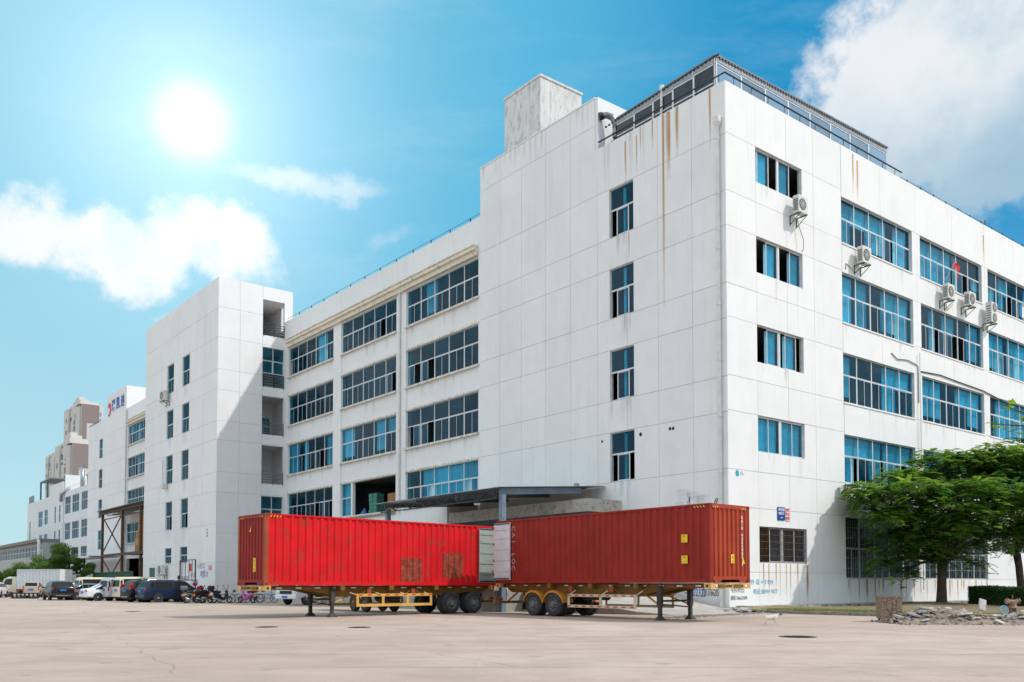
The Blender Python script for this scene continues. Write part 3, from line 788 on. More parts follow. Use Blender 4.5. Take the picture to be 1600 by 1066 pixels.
for a_, b_ in FL:
    for k in range(4):
        u = rnd.uniform(6.95, 8.7); streak(PL, u, u + rnd.uniform(.25, .7), a_ - rnd.uniform(.9, 2.0), a_, 'grime_streak', 'grime_streak')
for i in range(16):
    u = rnd.uniform(10.5, 22.3); streak(PL, u, u + rnd.uniform(.15, .45), 32.78 - rnd.uniform(.6, 2.6), 32.77, 'grime_streak', 'grime_streak', .0065)
for i in range(8):
    u = rnd.uniform(.5, 10); streak(PL, u, u + rnd.uniform(.2, .6), TOPZ - rnd.uniform(1.2, 3.5), TOPZ - .01, 'grime_streak', 'grime_streak', .0065)
for a_, b_ in MBAYS + M2[1:]:
    for c, d in MZ[:4]:
        for k in range(4):
            u = rnd.uniform(a_, b_ - .8); streak(PM, u, u + rnd.uniform(.3, .9), c - rnd.uniform(.7, 1.7), c - .17, 'grime_streak', 'grime_streak', -.052)
for a_, b_ in BAYS[:3]:
    for c, d in RZ:
        for k in range(3):
            u = rnd.uniform(a_, b_ - .8); streak(PR, u, u + rnd.uniform(.2, .6), c - rnd.uniform(.6, 1.5), c - .10, 'grime_streak', 'grime_streak', .0065)
for a_, b_ in SR:
    for k in range(3):
        u = rnd.uniform(2.7, 6.7); streak(PR, u, u + rnd.uniform(.2, .6), a_ - rnd.uniform(.6, 1.8), a_, 'grime_streak', 'grime_streak', .0065)
for c, d in T2:
    for s_ in (66.8, 72.1): streak(P2F, s_ + .3, s_ + 2.2, c - 1.6, c, 'grime_streak', 'grime_streak')
# scuffed patches low on the near block
for i in range(9):
    u = rnd.uniform(.8, 4.5); z = rnd.uniform(5.6, 7.0); streak(PL, u, u + rnd.uniform(.4, 1.3), z - rnd.uniform(.5, 1.2), z, 'grime_streak', 'grime_streak', .0066 + i * .0002)
simple('faded_white', (.42, .36, .34), .8, var=.2)
def paint(name, col, rustamt=.2, streak=.3, fade=None, rc=(.20, .07, .025)):
    m, t, p = mat_new(name)
    c = t.n('ShaderNodeTexCoord').outputs['Object']
    f = t.ramp(t.noise(c, 1.1, 5, .6), .3, .7)
    cc = t.mix(f, col, fade or tuple(x * .78 for x in col))
    st = t.n('ShaderNodeMapping', ins={'Vector': c, 'Scale': (6, 6, .5)}).outputs[0]
    cc = t.mix(t.m('MULTIPLY', t.ramp(t.noise(st, 1.2, 7, .7), .55, .75), streak), cc, tuple(min(1, x * .45 + .06) for x in col))
    rn = t.ramp(t.noise(c, 2.2, 10, .78), .66 - rustamt * .15, .70)
    cc = t.mix(t.m('MULTIPLY', rn, .85), cc, rc)
    sp = t.ramp(t.noise(c, 13, 6, .8), .70, .74)
    cc = t.mix(t.m('MULTIPLY', sp, .6), cc, tuple(x * .5 + .18 for x in col))
    lk(t, cc, p.inputs['Base Color'])
    p.inputs['Roughness'].default_value = .55; p.inputs['Specular IOR Level'].default_value = .22
    b = t.n('ShaderNodeBump', ins={'Strength': .25, 'Distance': .02, 'Height': t.noise(c, 2.5, 6, .6)})
    lk(t, b.outputs[0], p.inputs['Normal'])
paint('red_paint', (.68, .006, .012), .9, .6)
paint('red_paint_dark', (.30, .022, .018), .35, .3)
paint('brown_paint', (.30, .022, .014), .1, .3)
paint('orange_rust', (.36, .075, .03), .7, .4)
paint('brown_end', (.40, .055, .022), .1, .25)
paint('yellow_chassis', (.20, .105, .02), .9, .6, rc=(.07, .045, .03))
paint('cream_guard', (.62, .53, .38), .35, .3, rc=(.25, .12, .05))
paint('yellow_guard', (.68, .40, .10), .25, .25, rc=(.3, .12, .04))
paint('door_green', (.33, .37, .33), .1, .2)
paint('door_white', (.62, .60, .62), .15, .2)
simple('rust_patch', (.22, .035, .016), .85, var=.35, scale=4, rust=.5, rustcol=(.34, .07, .03), bump=.4)
simple('ramp_concrete', (0.40, 0.365, 0.32), 0.9, var=0.15, scale=.8, rust=.25, rustcol=(.24, .21, .18), bump=.4, bscale=10)
simple('beige_concrete', (0.46, 0.43, 0.37), 0.9, var=0.12, scale=1.1, rust=.35, rustcol=(.22, .19, .16), bump=.4, bscale=10)
# ---------------------------------------------------------------- loading dock, ramp, canopy
def wbox(name, t0, t1, s0, s1, z0, z1, mat, parent=None):
    mb = MB(); mb.box(t0, t1, s0, s1, z0, z1, mat); return mb.build(name, parent)
dock = thing('loading_dock', 'grey concrete loading dock platform between the two container trailers', 'loading dock', loc2w(0, 0), TH)
mb = MB(); mb.box(-12.3, -.35, 4.95, 24.0, 0.0, 1.22, 'concrete'); mb.build('platform', dock)
mb = MB()
for s_ in (6.0, 9.5): mb.box(-12.42, -12.301, s_, s_ + .35, .6, 1.15, 'black_rubber')
for t_ in (-11.9, -10.4): mb.box(t_, t_ + .3, 4.80, 4.949, .6, 1.15, 'black_rubber')
tag(mb.build('dock_bumper', dock), kind='stuff')
mb = MB(); mb.box(-12.12, -11.85, 4.55, 4.79, 0, 1.3, 'blue_steel'); mb.build('bumper_post', dock)
# ramp from the yard up to the dock
mb = MB()
rp = [(-.02, -.3), (-.02, 4.95), (-10.4, 4.95), (-10.4, 2.0), (-10.0, -1.2), (-9.2, -3.6), (-6.5, -4.2), (-2.8, -3.2)]
rz_ = [0.07, 1.22, 1.22, .8, .38, .03, .02, .02]
vt = [(-.34, .4, .12), (-.34, 4.95, 1.22), (-10.4, 4.95, 1.22), (-10.4, 2.4, .86), (-10.2, .2, .48), (-9.6, -2.2, .14), (-8.9, -3.9, .015), (-6.5, -4.6, .012), (-3.0, -3.6, .012), (.3, -1.0, .012)]
n_ = len(vt)
mb.add([(-4.5, .6, .33)] + vt + [(x, y, -.05) for x, y, z in vt], [(0, 1 + i, 1 + (i + 1) % n_) for i in range(n_)] + [(1 + i, 1 + n_ + i, 1 + n_ + (i + 1) % n_, 1 + (i + 1) % n_) for i in range(n_)], 'ramp_concrete')
rmp = mb.build('ramp'); rmp.location = loc2w(0, 0); rmp.rotation_euler = (0, 0, TH); tag(rmp, kind='structure')
# canopy roof over the dock: thin corrugated sheet on steel
cano = thing('loading_canopy', 'grey corrugated metal canopy on a blue steel post over the loading dock', 'canopy', loc2w(0, 0), TH)
def zc(t): return 7.55 + (t / 8.4) * .62      # falls away from the wall
mb = MB(); vs = []; fs = []
ns = 118; s0c, s1c = 9.5, 23.4
for i in range(ns + 1):
    s_ = s0c + (s1c - s0c) * i / ns; dz = .035 * (i % 2)
    for t_ in (-.05, -8.45): vs += [(t_, s_, zc(t_) + dz), (t_, s_, zc(t_) + dz - .02)]
for i in range(ns):
    a_ = i * 4; b_ = a_ + 4
    fs += [(a_, b_, b_ + 2, a_ + 2), (a_ + 1, a_ + 3, b_ + 3, b_ + 1), (a_, a_ + 1, b_ + 1, b_), (a_ + 2, b_ + 2, b_ + 3, a_ + 3)]
mb.add(vs, fs, 'galv'); mb.build('corrugated_sheet', cano)
def cbeam(t0, s0_, t1, s1_, w_, h_, mat, name, dz=0):
    mb = MB(); mb.bar((t0, s0_, zc(t0) - .04 - h_ / 2 + dz), (t1, s1_, zc(t1) - .04 - h_ / 2 + dz), w_, h_, mat); return mb.build(name, cano)
cbeam(-1.8, 9.9, -8.1, 9.9, .14, .38, 'blue_steel', 'end_beam')
for s_ in (14.3, 18.8, 22.9): cbeam(-.5, s_, -8.1, s_, .12, .3, 'grey_steel', 'cross_beam')
for t_ in (-1.2, -3.0, -4.8, -6.6): cbeam(t_, 10, t_, 23.2, .06, .1, 'grey_steel', 'purlin')
mb = MB()
for zz_ in (-.12, -.62): mb.bar((-8.2, 10.0, zc(-8.2) + zz_), (-8.2, 23.2, zc(-8.2) + zz_), .08, .07, 'dark_metal')
for i in range(14): mb.bar((-8.2, 10.0 + i * .94, zc(-8.2) - (.12 if i % 2 else .6)), (-8.2, 10.94 + i * .94, zc(-8.2) - (.6 if i % 2 else .12)), .05, .05, 'dark_metal')
mb.build('front_truss', cano)
mb = MB(); mb.box(-8.05, -7.75, 9.75, 10.05, 1.22, zc(-8) - .40, 'blue_steel'); mb.build('post', cano)
mb = MB(); mb.box(-8.05, -7.75, 22.6, 22.9, 1.22, zc(-8) - .40, 'blue_steel'); mb.build('post', cano)
# low flat-roofed shed and the white box behind the containers
shed = thing('dock_shed', 'low concrete shed roof slab with stained edge under the metal canopy', 'shed', loc2w(0, 0), TH)
mb = MB(); mb.box(-2.85, -.01, 8.1, 22.7, 5.75, 6.52, 'beige_concrete'); mb.build('roof_slab', shed)
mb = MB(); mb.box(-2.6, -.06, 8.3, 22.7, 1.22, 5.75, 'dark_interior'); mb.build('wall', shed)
wb = thing('dock_office', 'small white plastered room beside the open factory door', 'room', loc2w(0, 0), TH)
mb = MB(); mb.box(-2.8, .02, 23.0, 29.0, 1.2, 7.15, 'white_wall'); mb.build('wall', wb)
mb = MB(); mb.box(-2.9, .05, 22.9, 29.1, 7.15, 7.27, 'sill'); mb.build('roof', wb)
# brick on the canopy roof
b_ = MB(); b_.bevbox(-.15, .15, -.11, .11, 0, .2, .02, 'concrete'); bo = b_.build('brick_block', None, loc=loc2w(-2.0, 10.0, zc(-2.0) + .02), rot=TH)
tag(bo, 'single concrete block lying on the end of the metal canopy roof', 'block')

# ---------------------------------------------------------------- shipping containers
def build_dock_mats(): pass

CL, CW, CH = 12.192, 2.438, 2.896
def corrugated(P, L_, H_, pitch, depth, mat, m=None):
    """trapezoid sheet: P(u, h, d) -> point; u along, h up, d out"""
    mb = MB(); us_ = []; u = 0; k = int(L_ / pitch); pitch = L_ / k
    for i in range(k):
        b = i * pitch
        us_ += [(b + pitch * .0, depth), (b + pitch * .36, depth), (b + pitch * .50, 0), (b + pitch * .86, 0)]
    us_.append((L_, depth))
    vs = []; fs = []
    for u, d in us_:
        vs += [P(u, 0, d), P(u, H_, d)]
    for i in range(len(us_) - 1): fs.append((2 * i, 2 * i + 2, 2 * i + 3, 2 * i + 1))
    mb.add(vs, fs, mat); return mb
def container(name, label, org, yaw, tilt, side, endm, post, door, marks):
    root = thing(name, label, 'shipping container', org, 0)
    root.rotation_euler = Matrix.Rotation(yaw, 3, 'Z').to_4x4().to_euler()
    root.rotation_euler = (Matrix.Rotation(yaw, 4, 'Z') @ Matrix.Rotation(tilt, 4, 'Y')).to_euler()
    hw = CW / 2; z0, z1 = .16, CH - .07
    for sg, nm in ((-1, 'side_panel'), (1, 'side_panel')):
        mb = corrugated(lambda u, h, d, sg=sg: (.15 + u, sg * (hw - .055 + d - .01), z0 + h), CL - .30, z1 - z0, .335, .05, side)
        mb.build(nm, root)
    mb = corrugated(lambda u, h, d: (.055 - d + .01, -hw + .14 + u, z0 + .06 + h), CW - .28, z1 - z0 - .14, .262, .055, endm); mb.build('end_panel', root)
    mb = corrugated(lambda u, h, d: (.1 + u, -hw + .06 + h, CH - .035 + d * .5), CL - .2, CW - .12, .23, .03, side); mb.build('roof_panel', root)
    for x in (0, CL - .16):
        for sg in (-1, 1):
            mb = MB(); y0_ = sg * hw; y1_ = sg * (hw - .14)
            mb.box(x, x + .16, min(y0_, y1_), max(y0_, y1_), .118, CH - .118, post); mb.build('corner_post', root)
            for zc_ in (0, CH - .118):   # corner casting with its holes
                mb = MB()
                ya, yb = min(sg * (hw + .006), sg * (hw - .16)), max(sg * (hw + .006), sg * (hw - .16))
                mb.box(x - .006, x + .172, ya, yb, zc_ - (0 if zc_ == 0 else -.0), zc_ + .118, post)
                mb.box(x + .045, x + .125, sg * (hw + .0065) - .002, sg * (hw + .0065) + .002, zc_ + .03, zc_ + .09, 'black_rubber')
                if x == 0: mb.box(-.009, -.0062, sg * (hw - .08) - .035, sg * (hw - .08) + .035, zc_ + .03, zc_ + .09, 'black_rubber')
                mb.build('corner_casting', root)
    for sg in (-1, 1):
        mb = MB(); ya, yb = sorted((sg * hw, sg * (hw - .06))); mb.box(.17, CL - .17, ya, yb, 0.01, .16, side); mb.build('bottom_rail', root)
        mb = MB(); mb.box(.17, CL - .17, ya, yb, CH - .07, CH, side); mb.build('top_rail', root)
    for x0_, x1_ in ((.0, .08),):
        mb = MB(); mb.box(x0_, x1_, -hw + .17, hw - .17, .12, .24, endm);
        for y_ in (-hw + .45, hw - .45): mb.add([(.001, y_ - .26, .13), (.001, y_ + .26, .13), (.001, y_ + .14, .0), (.001, y_ - .14, .0), (.07, y_ - .26, .13), (.07, y_ + .26, .13), (.07, y_ + .14, .0), (.07, y_ - .14, .0)], [(0, 1, 2, 3), (4, 5, 6, 7), (0, 3, 7, 4), (1, 2, 6, 5), (2, 3, 7, 6)], endm)
        mb.build('end_sill', root)
        mb = MB(); mb.box(x0_, x1_, -hw + .17, hw - .17, CH - .15, CH, endm); mb.build('end_header', root)
    mb = MB(); mb.box(.2, CL - .1, -hw + .07, hw - .07, .14, .2, 'dark_interior'); mb.build('floor', root)
    # both door leaves folded back along the sides, inner face outwards
    for sg in (-1, 1):
        mb = MB(); yo = sg * (hw + .05); 
        dx = CL - 1.12
        ya, yb = sorted((yo, yo + sg * .05))
        mb.box(dx, CL + .03, ya, yb, .16, CH - .12, door)
        for z_ in (.3, .55, 1.05, 1.55, 2.05, 2.45):
            ya, yb = sorted((yo + sg * .05, yo + sg * .075)); mb.box(dx + .08, CL - .03, ya, yb, z_, z_ + .09, door)
        ya, yb = sorted((yo + sg * .05, yo + sg * .065)); mb.box(dx + .02, CL + .01, ya, yb, .18, .24, 'black_rubber'); mb.box(dx + .02, CL + .01, ya, yb, CH - .19, CH - .14, 'black_rubber')
        mb.build('door', root)
        mb = MB()
        for z_ in (.35, 1.0, 1.75, 2.5): mb.box(CL - .02, CL + .06, min(sg * (hw - .02), yo + sg * .06), max(sg * (hw - .02), yo + sg * .06), z_, z_ + .12, post)
        mb.build('door_hinge', root)
        mb = MB()
        for x_ in (dx + .3, dx + .75): mb.tube([(x_, sg * (hw + .02), .2), (x_, sg * (hw + .02), CH - .15)], .017, 'galv', 6)
        mb.build('locking_bar', root)
    marks(root, hw)
    return root
def vis(root, hw, sg, x, z, w_, h_, mat, name='placard', o=.012):
    mb = MB(); ya, yb = sorted((sg * (hw - .01), sg * (hw + o - .006))); mb.box(x, x + w_, ya, yb, z, z + h_, mat); return mb.build(name, root)
def hazard(root, hw, sg):
    mb = MB()
    for i in range(4):
        x = .2 + i * .14; y = sg * (hw + .004)
        mb.add([(x, y, CH - .14), (x + .05, y, CH - .14), (x + .11, y, CH - .075), (x + .06, y, CH - .075)], [(0, 1, 2, 3)], 'paint_yellow')
    for i in range(3):
        y = sg * (hw - .2 - i * .11)
        mb.add([(-.004, y, CH - .15), (-.004, y - sg * .04, CH - .15), (-.004, y - sg * .08, CH - .09), (-.004, y - sg * .04, CH - .09)], [(0, 1, 2, 3)], 'paint_yellow')
        y = -y
        mb.add([(-.004, y, CH - .15), (-.004, y + sg * .04, CH - .15), (-.004, y + sg * .08, CH - .09), (-.004, y + sg * .04, CH - .09)], [(0, 1, 2, 3)], 'paint_yellow')
    tag(mb.build('hazard_marking', root), kind='stuff')
def end_label(root, y, z, w_, h_, txt, mat='paint_yellow'):
    mb = MB(); mb.box(-.016, -.0005, y - w_ / 2, y + w_ / 2, z, z + h_, mat); o = mb.build('placard', root)
    for i, ch in enumerate(txt):
        text('placard_text', ch, .17, (-.0175, y, z + h_ - .12 - i * .18), (R(90), 0, R(-90)), 'ink_black', o, .001)
def marks_red(root, hw):
    # repair patches following the corrugation: seen on the side that faces the yard
    for x0_, x1_, z0_, z1_ in ((6.62, 7.72, .18, 1.25), (8.95, 10.15, .36, 1.5)):
        k0 = int((x0_ - .15) / .335)
        mb = MB(); pitch = (CL - .30) / int((CL - .30) / .335)
        pts_ = []
        for i in range(int((CL - .3) / .335) + 1):
            b = .15 + i * pitch
            pts_ += [(b, .05), (b + pitch * .36, .05), (b + pitch * .5, 0), (b + pitch * .86, 0)]
        pts_ = [q for q in pts_ if x0_ - .05 < q[0] < x1_ + .05]
        vs = []; fs = []
        for j, (u, d) in enumerate(pts_):
            jz = .07 * math.sin(j * 1.7) + .05 * math.sin(j * 3.9)
            for h_ in (z0_ + .04 * math.sin(j * 2.3), z1_ + jz): vs.append((u, -(hw - .055 + d - .01 + .004), h_))
        for j in range(len(pts_) - 1): fs.append((2 * j, 2 * j + 2, 2 * j + 3, 2 * j + 1))
        mb.add(vs, fs, 'rust_patch'); tag(mb.build('repair_patch', root), 'rusty brown repair patch on the side panel')
    hazard(root, hw, -1)
    end_label(root, -.34, .55, .22, .56, '419')
    mb = MB(); mb.add([(-.014, .18, 2.2), (-.014, .02, 2.2), (-.014, .04, 2.34), (-.014, .0, 2.45)], [(0, 1, 2), (1, 3, 2)], 'paint_yellow'); mb.build('warning_sticker', root)
    n_ = 0
def marks_brown(root, hw):
    hazard(root, hw, 1)
    for z_ in (.72, 1.5):
        o = vis(root, hw, 1, 1.02, z_, .28, .30, 'paint_yellow')
        text('placard_text', 'D\n__', .13, (1.16, hw + .0075, z_ + .17), (R(90), 0, R(180)), 'ink_black', o, .001)
    end_label(root, -.12, .72, .2, .34, '45')
    mb = MB(); mb.add([(-.014, -.72, .72), (-.014, -.9, .72), (-.014, -.76, .95), (-.014, -.70, 1.0)], [(0, 1, 2), (0, 2, 3)], 'paint_yellow'); mb.build('warning_sticker', root)
    for i, ch in enumerate('CAIU 9350882 3'):
        if ch != ' ': text('serial_text', ch, .15, (-.016, -.72, 2.45 - i * .135), (R(90), 0, R(-90)), 'paint_white', root, .001, bold=.006)
    # company lettering, mostly covered by the folded door
    for i, ch in enumerate('CAI.LOC'):
        text('side_text', ch, .34, (CL - 1.24, hw - .008, 2.5 - i * .30), (R(90), R(90), R(180)), 'faded_white', root, .002)
CR = (-9.86, 35.35); YR = R(42.0); CB = (7.15, 32.0); YB = R(130.4)
def center(c, yaw, sgn): return (c[0] - math.sin(yaw) * sgn * CW / 2, c[1] + math.cos(yaw) * sgn * CW / 2)
cr = center(CR, YR, 1); cb = center(CB, YB, -1)
container('shipping_container', 'bright red forty-foot shipping container with two rust patches on a yellow trailer', (cr[0], cr[1], 1.345), YR, R(.15), 'red_paint', 'red_paint_dark', 'orange_rust', 'door_green', marks_red)
container('shipping_container', 'dark brownish red shipping container with yellow placards and white number on its end', (cb[0], cb[1], 1.445), YB, R(.1), 'brown_paint', 'brown_end', 'brown_paint', 'door_white', marks_brown)

# ---------------------------------------------------------------- semi-trailers
def wheel(parent, x, y, sg, r=.52, w_=.29, name='wheel', rimmat='rim_dusty', z=None, n=24):
    z = r if z is None else z
    M = Matrix.Translation((x, y, z)) @ Matrix.Rotation(R(-90) * sg, 4, 'X')
    mb = MB(); k = r
    mb.lathe([(k * .58, -w_ / 2 + .02), (k * .80, -w_ / 2), (k * .95, -w_ / 2 + .03), (k, -w_ / 2 + .07), (k, w_ / 2 - .07), (k * .95, w_ / 2 - .03), (k * .80, w_ / 2), (k * .58, w_ / 2 - .02), (k * .56, 0)], 'tyre', n, M, closed=True)
    t_ = mb.build(name, parent, smooth=True, sharp=40)
    mb = MB()
    mb.lathe([(k * .57, w_ / 2 - .03), (k * .54, w_ / 2 - .02), (k * .50, w_ / 2 - .09), (k * .40, w_ / 2 - .13), (k * .30, w_ / 2 - .05), (k * .24, w_ / 2 - .04), (k * .22, w_ / 2 + .02), (.001, w_ / 2 + .03)], rimmat, n, M)
    mb.build('rim', t_, smooth=True, sharp=40)
    mb = MB()
    for i in range(8):
        a_ = i * math.pi / 4
        mb.lathe([(.018 * r / .5, w_ / 2 - .06), (.018 * r / .5, w_ / 2 - .015), (.0, w_ / 2 - .015)], 'dark_metal', 5, M @ Matrix.Translation((k * .34 * math.cos(a_), k * .34 * math.sin(a_), 0)))
    if r > .45: tag(mb.build('wheel_nut', t_), kind='stuff')
    return t_
simple('orange_fender', (0.55, 0.22, 0.03), 0.5, var=.15)
simple('tyre', (0.035, 0.035, 0.037), 0.85, var=.35, scale=4, bump=.3, bscale=30)
simple('rim_dusty', (0.17, 0.165, 0.16), 0.7, .2, var=.25, scale=6, rust=.1)
simple('rim_alloy', (0.45, 0.46, 0.48), 0.35, .6, var=.1)
simple('reflect_red', (0.55, 0.02, 0.02), 0.4); simple('reflect_white', (0.8, 0.8, 0.78), 0.4)
simple('axle_dark', (0.05, 0.045, 0.04), 0.8, var=.4, scale=3, rust=.3, rustcol=(.10, .07, .05))
def trailer(label, org, yaw, chassis, guard, guard_x, wheels_x, legs_x, vis_sg, dz, fender=None):
    """x: 0 front end (gooseneck) to 12.2 rear; top of frame at z = dz"""
    root = thing('container_trailer', label, 'trailer', (org[0], org[1], 0), yaw)
    T_ = dz
    for y_ in (-.5, .5):   # main beams: shallow gooseneck, deep behind
        mb = MB(); prof = [(0.1, T_ - .16), (2.0, T_ - .17), (3.4, T_ - .48), (CL - .4, T_ - .42), (CL - .1, T_ - .25)]
        vs = []; fs = []
        for (x, zb) in prof:
            for dy in (-.07, .07): vs += [(x, y_ + dy, T_ - .002), (x, y_ + dy, zb)]
        for i in range(len(prof) - 1):
            a_ = i * 4; b_ = a_ + 4
            fs += [(a_, b_, b_ + 1, a_ + 1), (a_ + 2, a_ + 3, b_ + 3, b_ + 2), (a_, a_ + 2, b_ + 2, b_), (a_ + 1, b_ + 1, b_ + 3, a_ + 3)]
        fs += [(0, 1, 3, 2), (len(vs) - 4, len(vs) - 2, len(vs) - 1, len(vs) - 3)]
        mb.add(vs, fs, chassis); mb.build('main_beam', root)
    for sg in (-1, 1):
        mb = MB(); y_ = sg * .82; prof = [(0.3, T_ - .17), (2.2, T_ - .20), (3.4, T_ - .44), (CL - 2.9, T_ - .46), (CL - .3, T_ - .2)]
        vs = []; fs = []
        for (x, zb) in prof:
            for dy in (-.02, .02): vs += [(x, y_ + dy, T_ - .03), (x, y_ + dy, zb)]
        for i in range(len(prof) - 1):
            a_ = i * 4; b_ = a_ + 4
            fs += [(a_, b_, b_ + 1, a_ + 1), (a_ + 2, a_ + 3, b_ + 3, b_ + 2), (a_, a_ + 2, b_ + 2, b_), (a_ + 1, b_ + 1, b_ + 3, a_ + 3)]
        mb.add(vs, fs, chassis); mb.build('side_beam', root)
        mb = MB()
        for i in range(26):
            x = .7 + i * .44; m_ = 'reflect_red' if i % 2 else 'reflect_white'
            ya, yb = sorted((sg * .8401, sg * .846)); mb.box(x, x + .26, ya, yb, T_ - .12 if x > 2.3 else T_ - .13, T_ - .075, m_)
        tag(mb.build('reflective_tape', root), kind='stuff')
    for x in (.15, 3.6, 6.1, 8.6, CL - .15):
        mb = MB(); hh = .16 if x < 1 else .2; mb.box(x - .11, x + .11, -1.2, 1.2, T_ - hh - .003, T_ - .003, chassis); mb.build('bolster', root)
    for x in (.15, CL - .15):
        for sg in (-1, 1):
            mb = MB(); mb.box(x - .14, x + .14, sg * 1.1 - .11, sg * 1.1 + .11, T_ - .19, T_ - .0035, 'yellow_guard')
            mb.lathe([(.055, 0), (.055, .01), (0, .01)], 'black_rubber', 10, Matrix.Translation((x, sg * 1.21, T_ - .1)) @ Matrix.Rotation(R(-90) * sg, 4, 'X')); mb.build('twist_lock', root)
    mb = MB(); mb.box(-.02, .035, -1.21, 1.21, T_ - .2, T_ - .02, 'yellow_guard')
    mb.box(-.05, -.021, -.62, -.15, T_ - .17, T_ - .04, chassis); mb.box(-.05, -.021, .35, .8, T_ - .17, T_ - .04, chassis)
    mb.build('front_bumper', root)
    for i, y_ in enumerate((-.9, -.7, .0, .12, .24, .9)):
        mb = MB(); mb.lathe([(.05, 0), (.05, .02), (0, .02)], 'reflect_white' if i in (0, 5) else 'axle_dark', 8, Matrix.Translation((-.0215, y_, T_ - .1)) @ Matrix.Rotation(R(-90), 4, 'Y')); mb.build('coupling', root)
    # landing legs
    for sg in (-1, 1):
        mb = MB(); y_ = sg * .92
        mb.box(legs_x - .09, legs_x + .09, y_ - .09, y_ + .09, .55, T_ - .1, 'axle_dark'); mb.box(legs_x - .065, legs_x + .065, y_ - .065, y_ + .065, .06, .55, 'axle_dark')
        mb.add([(legs_x - .2, y_ - .16, 0), (legs_x + .2, y_ - .16, 0), (legs_x + .2, y_ + .16, 0), (legs_x - .2, y_ + .16, 0), (legs_x - .07, y_ - .07, .16), (legs_x + .07, y_ - .07, .16), (legs_x + .07, y_ + .07, .16), (legs_x - .07, y_ + .07, .16)],
               [(0, 1, 2, 3), (4, 5, 6, 7), (0, 1, 5, 4), (1, 2, 6, 5), (2, 3, 7, 6), (3, 0, 4, 7)], 'axle_dark'); mb.build('landing_leg', root)
        mb = MB(); mb.bar((legs_x + .1, y_, .62), (legs_x + 1.1, sg * .55, T_ - .42), .06, .06, 'yellow_guard'); mb.build('leg_brace', root)
    mb = MB(); mb.tube([(legs_x, -.85, .75), (legs_x, .85, .75)], .04, 'axle_dark', 8); mb.tube([(legs_x, -.85, .5), (legs_x + .0, .85, .62)], .03, 'axle_dark', 6); mb.build('leg_shaft', root)
    # axles, springs, wheels
    for x in wheels_x:
        mb = MB(); mb.tube([(x, -1.0, .52), (x, 1.0, .52)], .075, 'axle_dark', 10)
        for y_ in (-.5, .5): mb.box(x - .5, x + .5, y_ - .05, y_ + .05, .60, .68, 'axle_dark'); mb.box(x - .55, x - .45, y_ - .06, y_ + .06, .66, T_ - .35, 'axle_dark'); mb.box(x + .45, x + .55, y_ - .06, y_ + .06, .66, T_ - .35, 'axle_dark')
        mb.build('axle', root)
        for sg in (-1, 1):
            wheel(root, x, sg * 1.07, sg); wheel(root, x, sg * .74, sg)
    # side guard
    for sg in (-1, 1):
        x0_, x1_ = guard_x; y_ = sg * 1.16; zt, zb = .98, .42
        mb = MB()
        H2 = .12 if guard == 'yellow_guard' else .11
        mb.box(x0_, x1_, y_ - .02, y_ + .02, zt - H2, zt, guard); mb.box(x0_, x1_, y_ - .02, y_ + .02, zb, zb + H2, guard); mb.build('side_guard', root)
        nn = 3 if guard == 'yellow_guard' else 2
        for i in range(nn + 1):
            x = x0_ + (x1_ - x0_ - .12) * i / nn
            mb = MB(); mb.box(x, x + .12, y_ - .018, y_ + .018, zb + H2, zt - H2, guard); mb.build('guard_upright', root)
            mb = MB(); mb.bar((x + .06, y_, zt - .06), (x - .3, sg * 1.1, T_ - .3), .035, .035, 'cream_guard'); mb.build('guard_stay', root)
        mb = MB()
        for i in range(9):
            x = x0_ + .1 + i * (x1_ - x0_ - .3) / 8.0
            ya, yb = sorted((sg * 1.1801, sg * 1.185)); mb.box(x, x + .2, ya, yb, zt - .08, zt - .03, 'reflect_red')
            if guard != 'yellow_guard': mb.box(x, x + .2, ya, yb, zb + .03, zb + .08, 'reflect_red')
        tag(mb.build('guard_reflector', root), kind='stuff')
    if fender:
        for sg in (-1, 1):
            for x in wheels_x:
                mb = MB(); vs = []; fs = []; N_ = 14
                for i in range(N_ + 1):
                    a_ = R(8 + (164) * i / N_); r_ = .62
                    X_2 = x + r_ * math.cos(a_) * 1.04; Z_2 = .52 + r_ * math.sin(a_) * .98
                    for (y0_, dz_) in ((sg * .58, 0), (sg * 1.22, 0), (sg * 1.22, -.09)): vs.append((X_2, y0_, Z_2 + dz_ * 1.0))
                for i in range(N_):
                    a_ = i * 3; b_ = a_ + 3
                    fs += [(a_, b_, b_ + 1, a_ + 1), (a_ + 1, b_ + 1, b_ + 2, a_ + 2)]
                mb.add(vs, fs, fender); mb.build('mudguard', root, smooth=True, sharp=40)
            mb = MB(); x = wheels_x[-1] + .68; mb.box(x, x + .02, min(sg * .6, sg * 1.2), max(sg * .6, sg * 1.2), .25, .62, 'black_rubber'); mb.build('mud_flap', root)
    # rear bumper and lamps
    mb = MB(); mb.box(CL - .1, CL - .02, -1.15, 1.15, .5, .62, chassis); mb.build('rear_bumper', root)
    for sg in (-1, 1):
        mb = MB(); mb.bar((CL - .06, sg * .6, .55), (CL - .9, sg * .55, T_ - .35), .06, .06, chassis); mb.build('bumper_stay', root)
        mb = MB(); mb.box(CL - .02, CL + .0, min(sg * .8, sg * 1.1), max(sg * .8, sg * 1.1), .64, .76, 'reflect_red'); mb.build('tail_light', root)
    mb = MB(); mb.tube([(6.0, -vis_sg * -.2, T_ - .55), (7.4, .2, T_ - .55)], .17, 'axle_dark', 12); mb.build('air_tank', root)
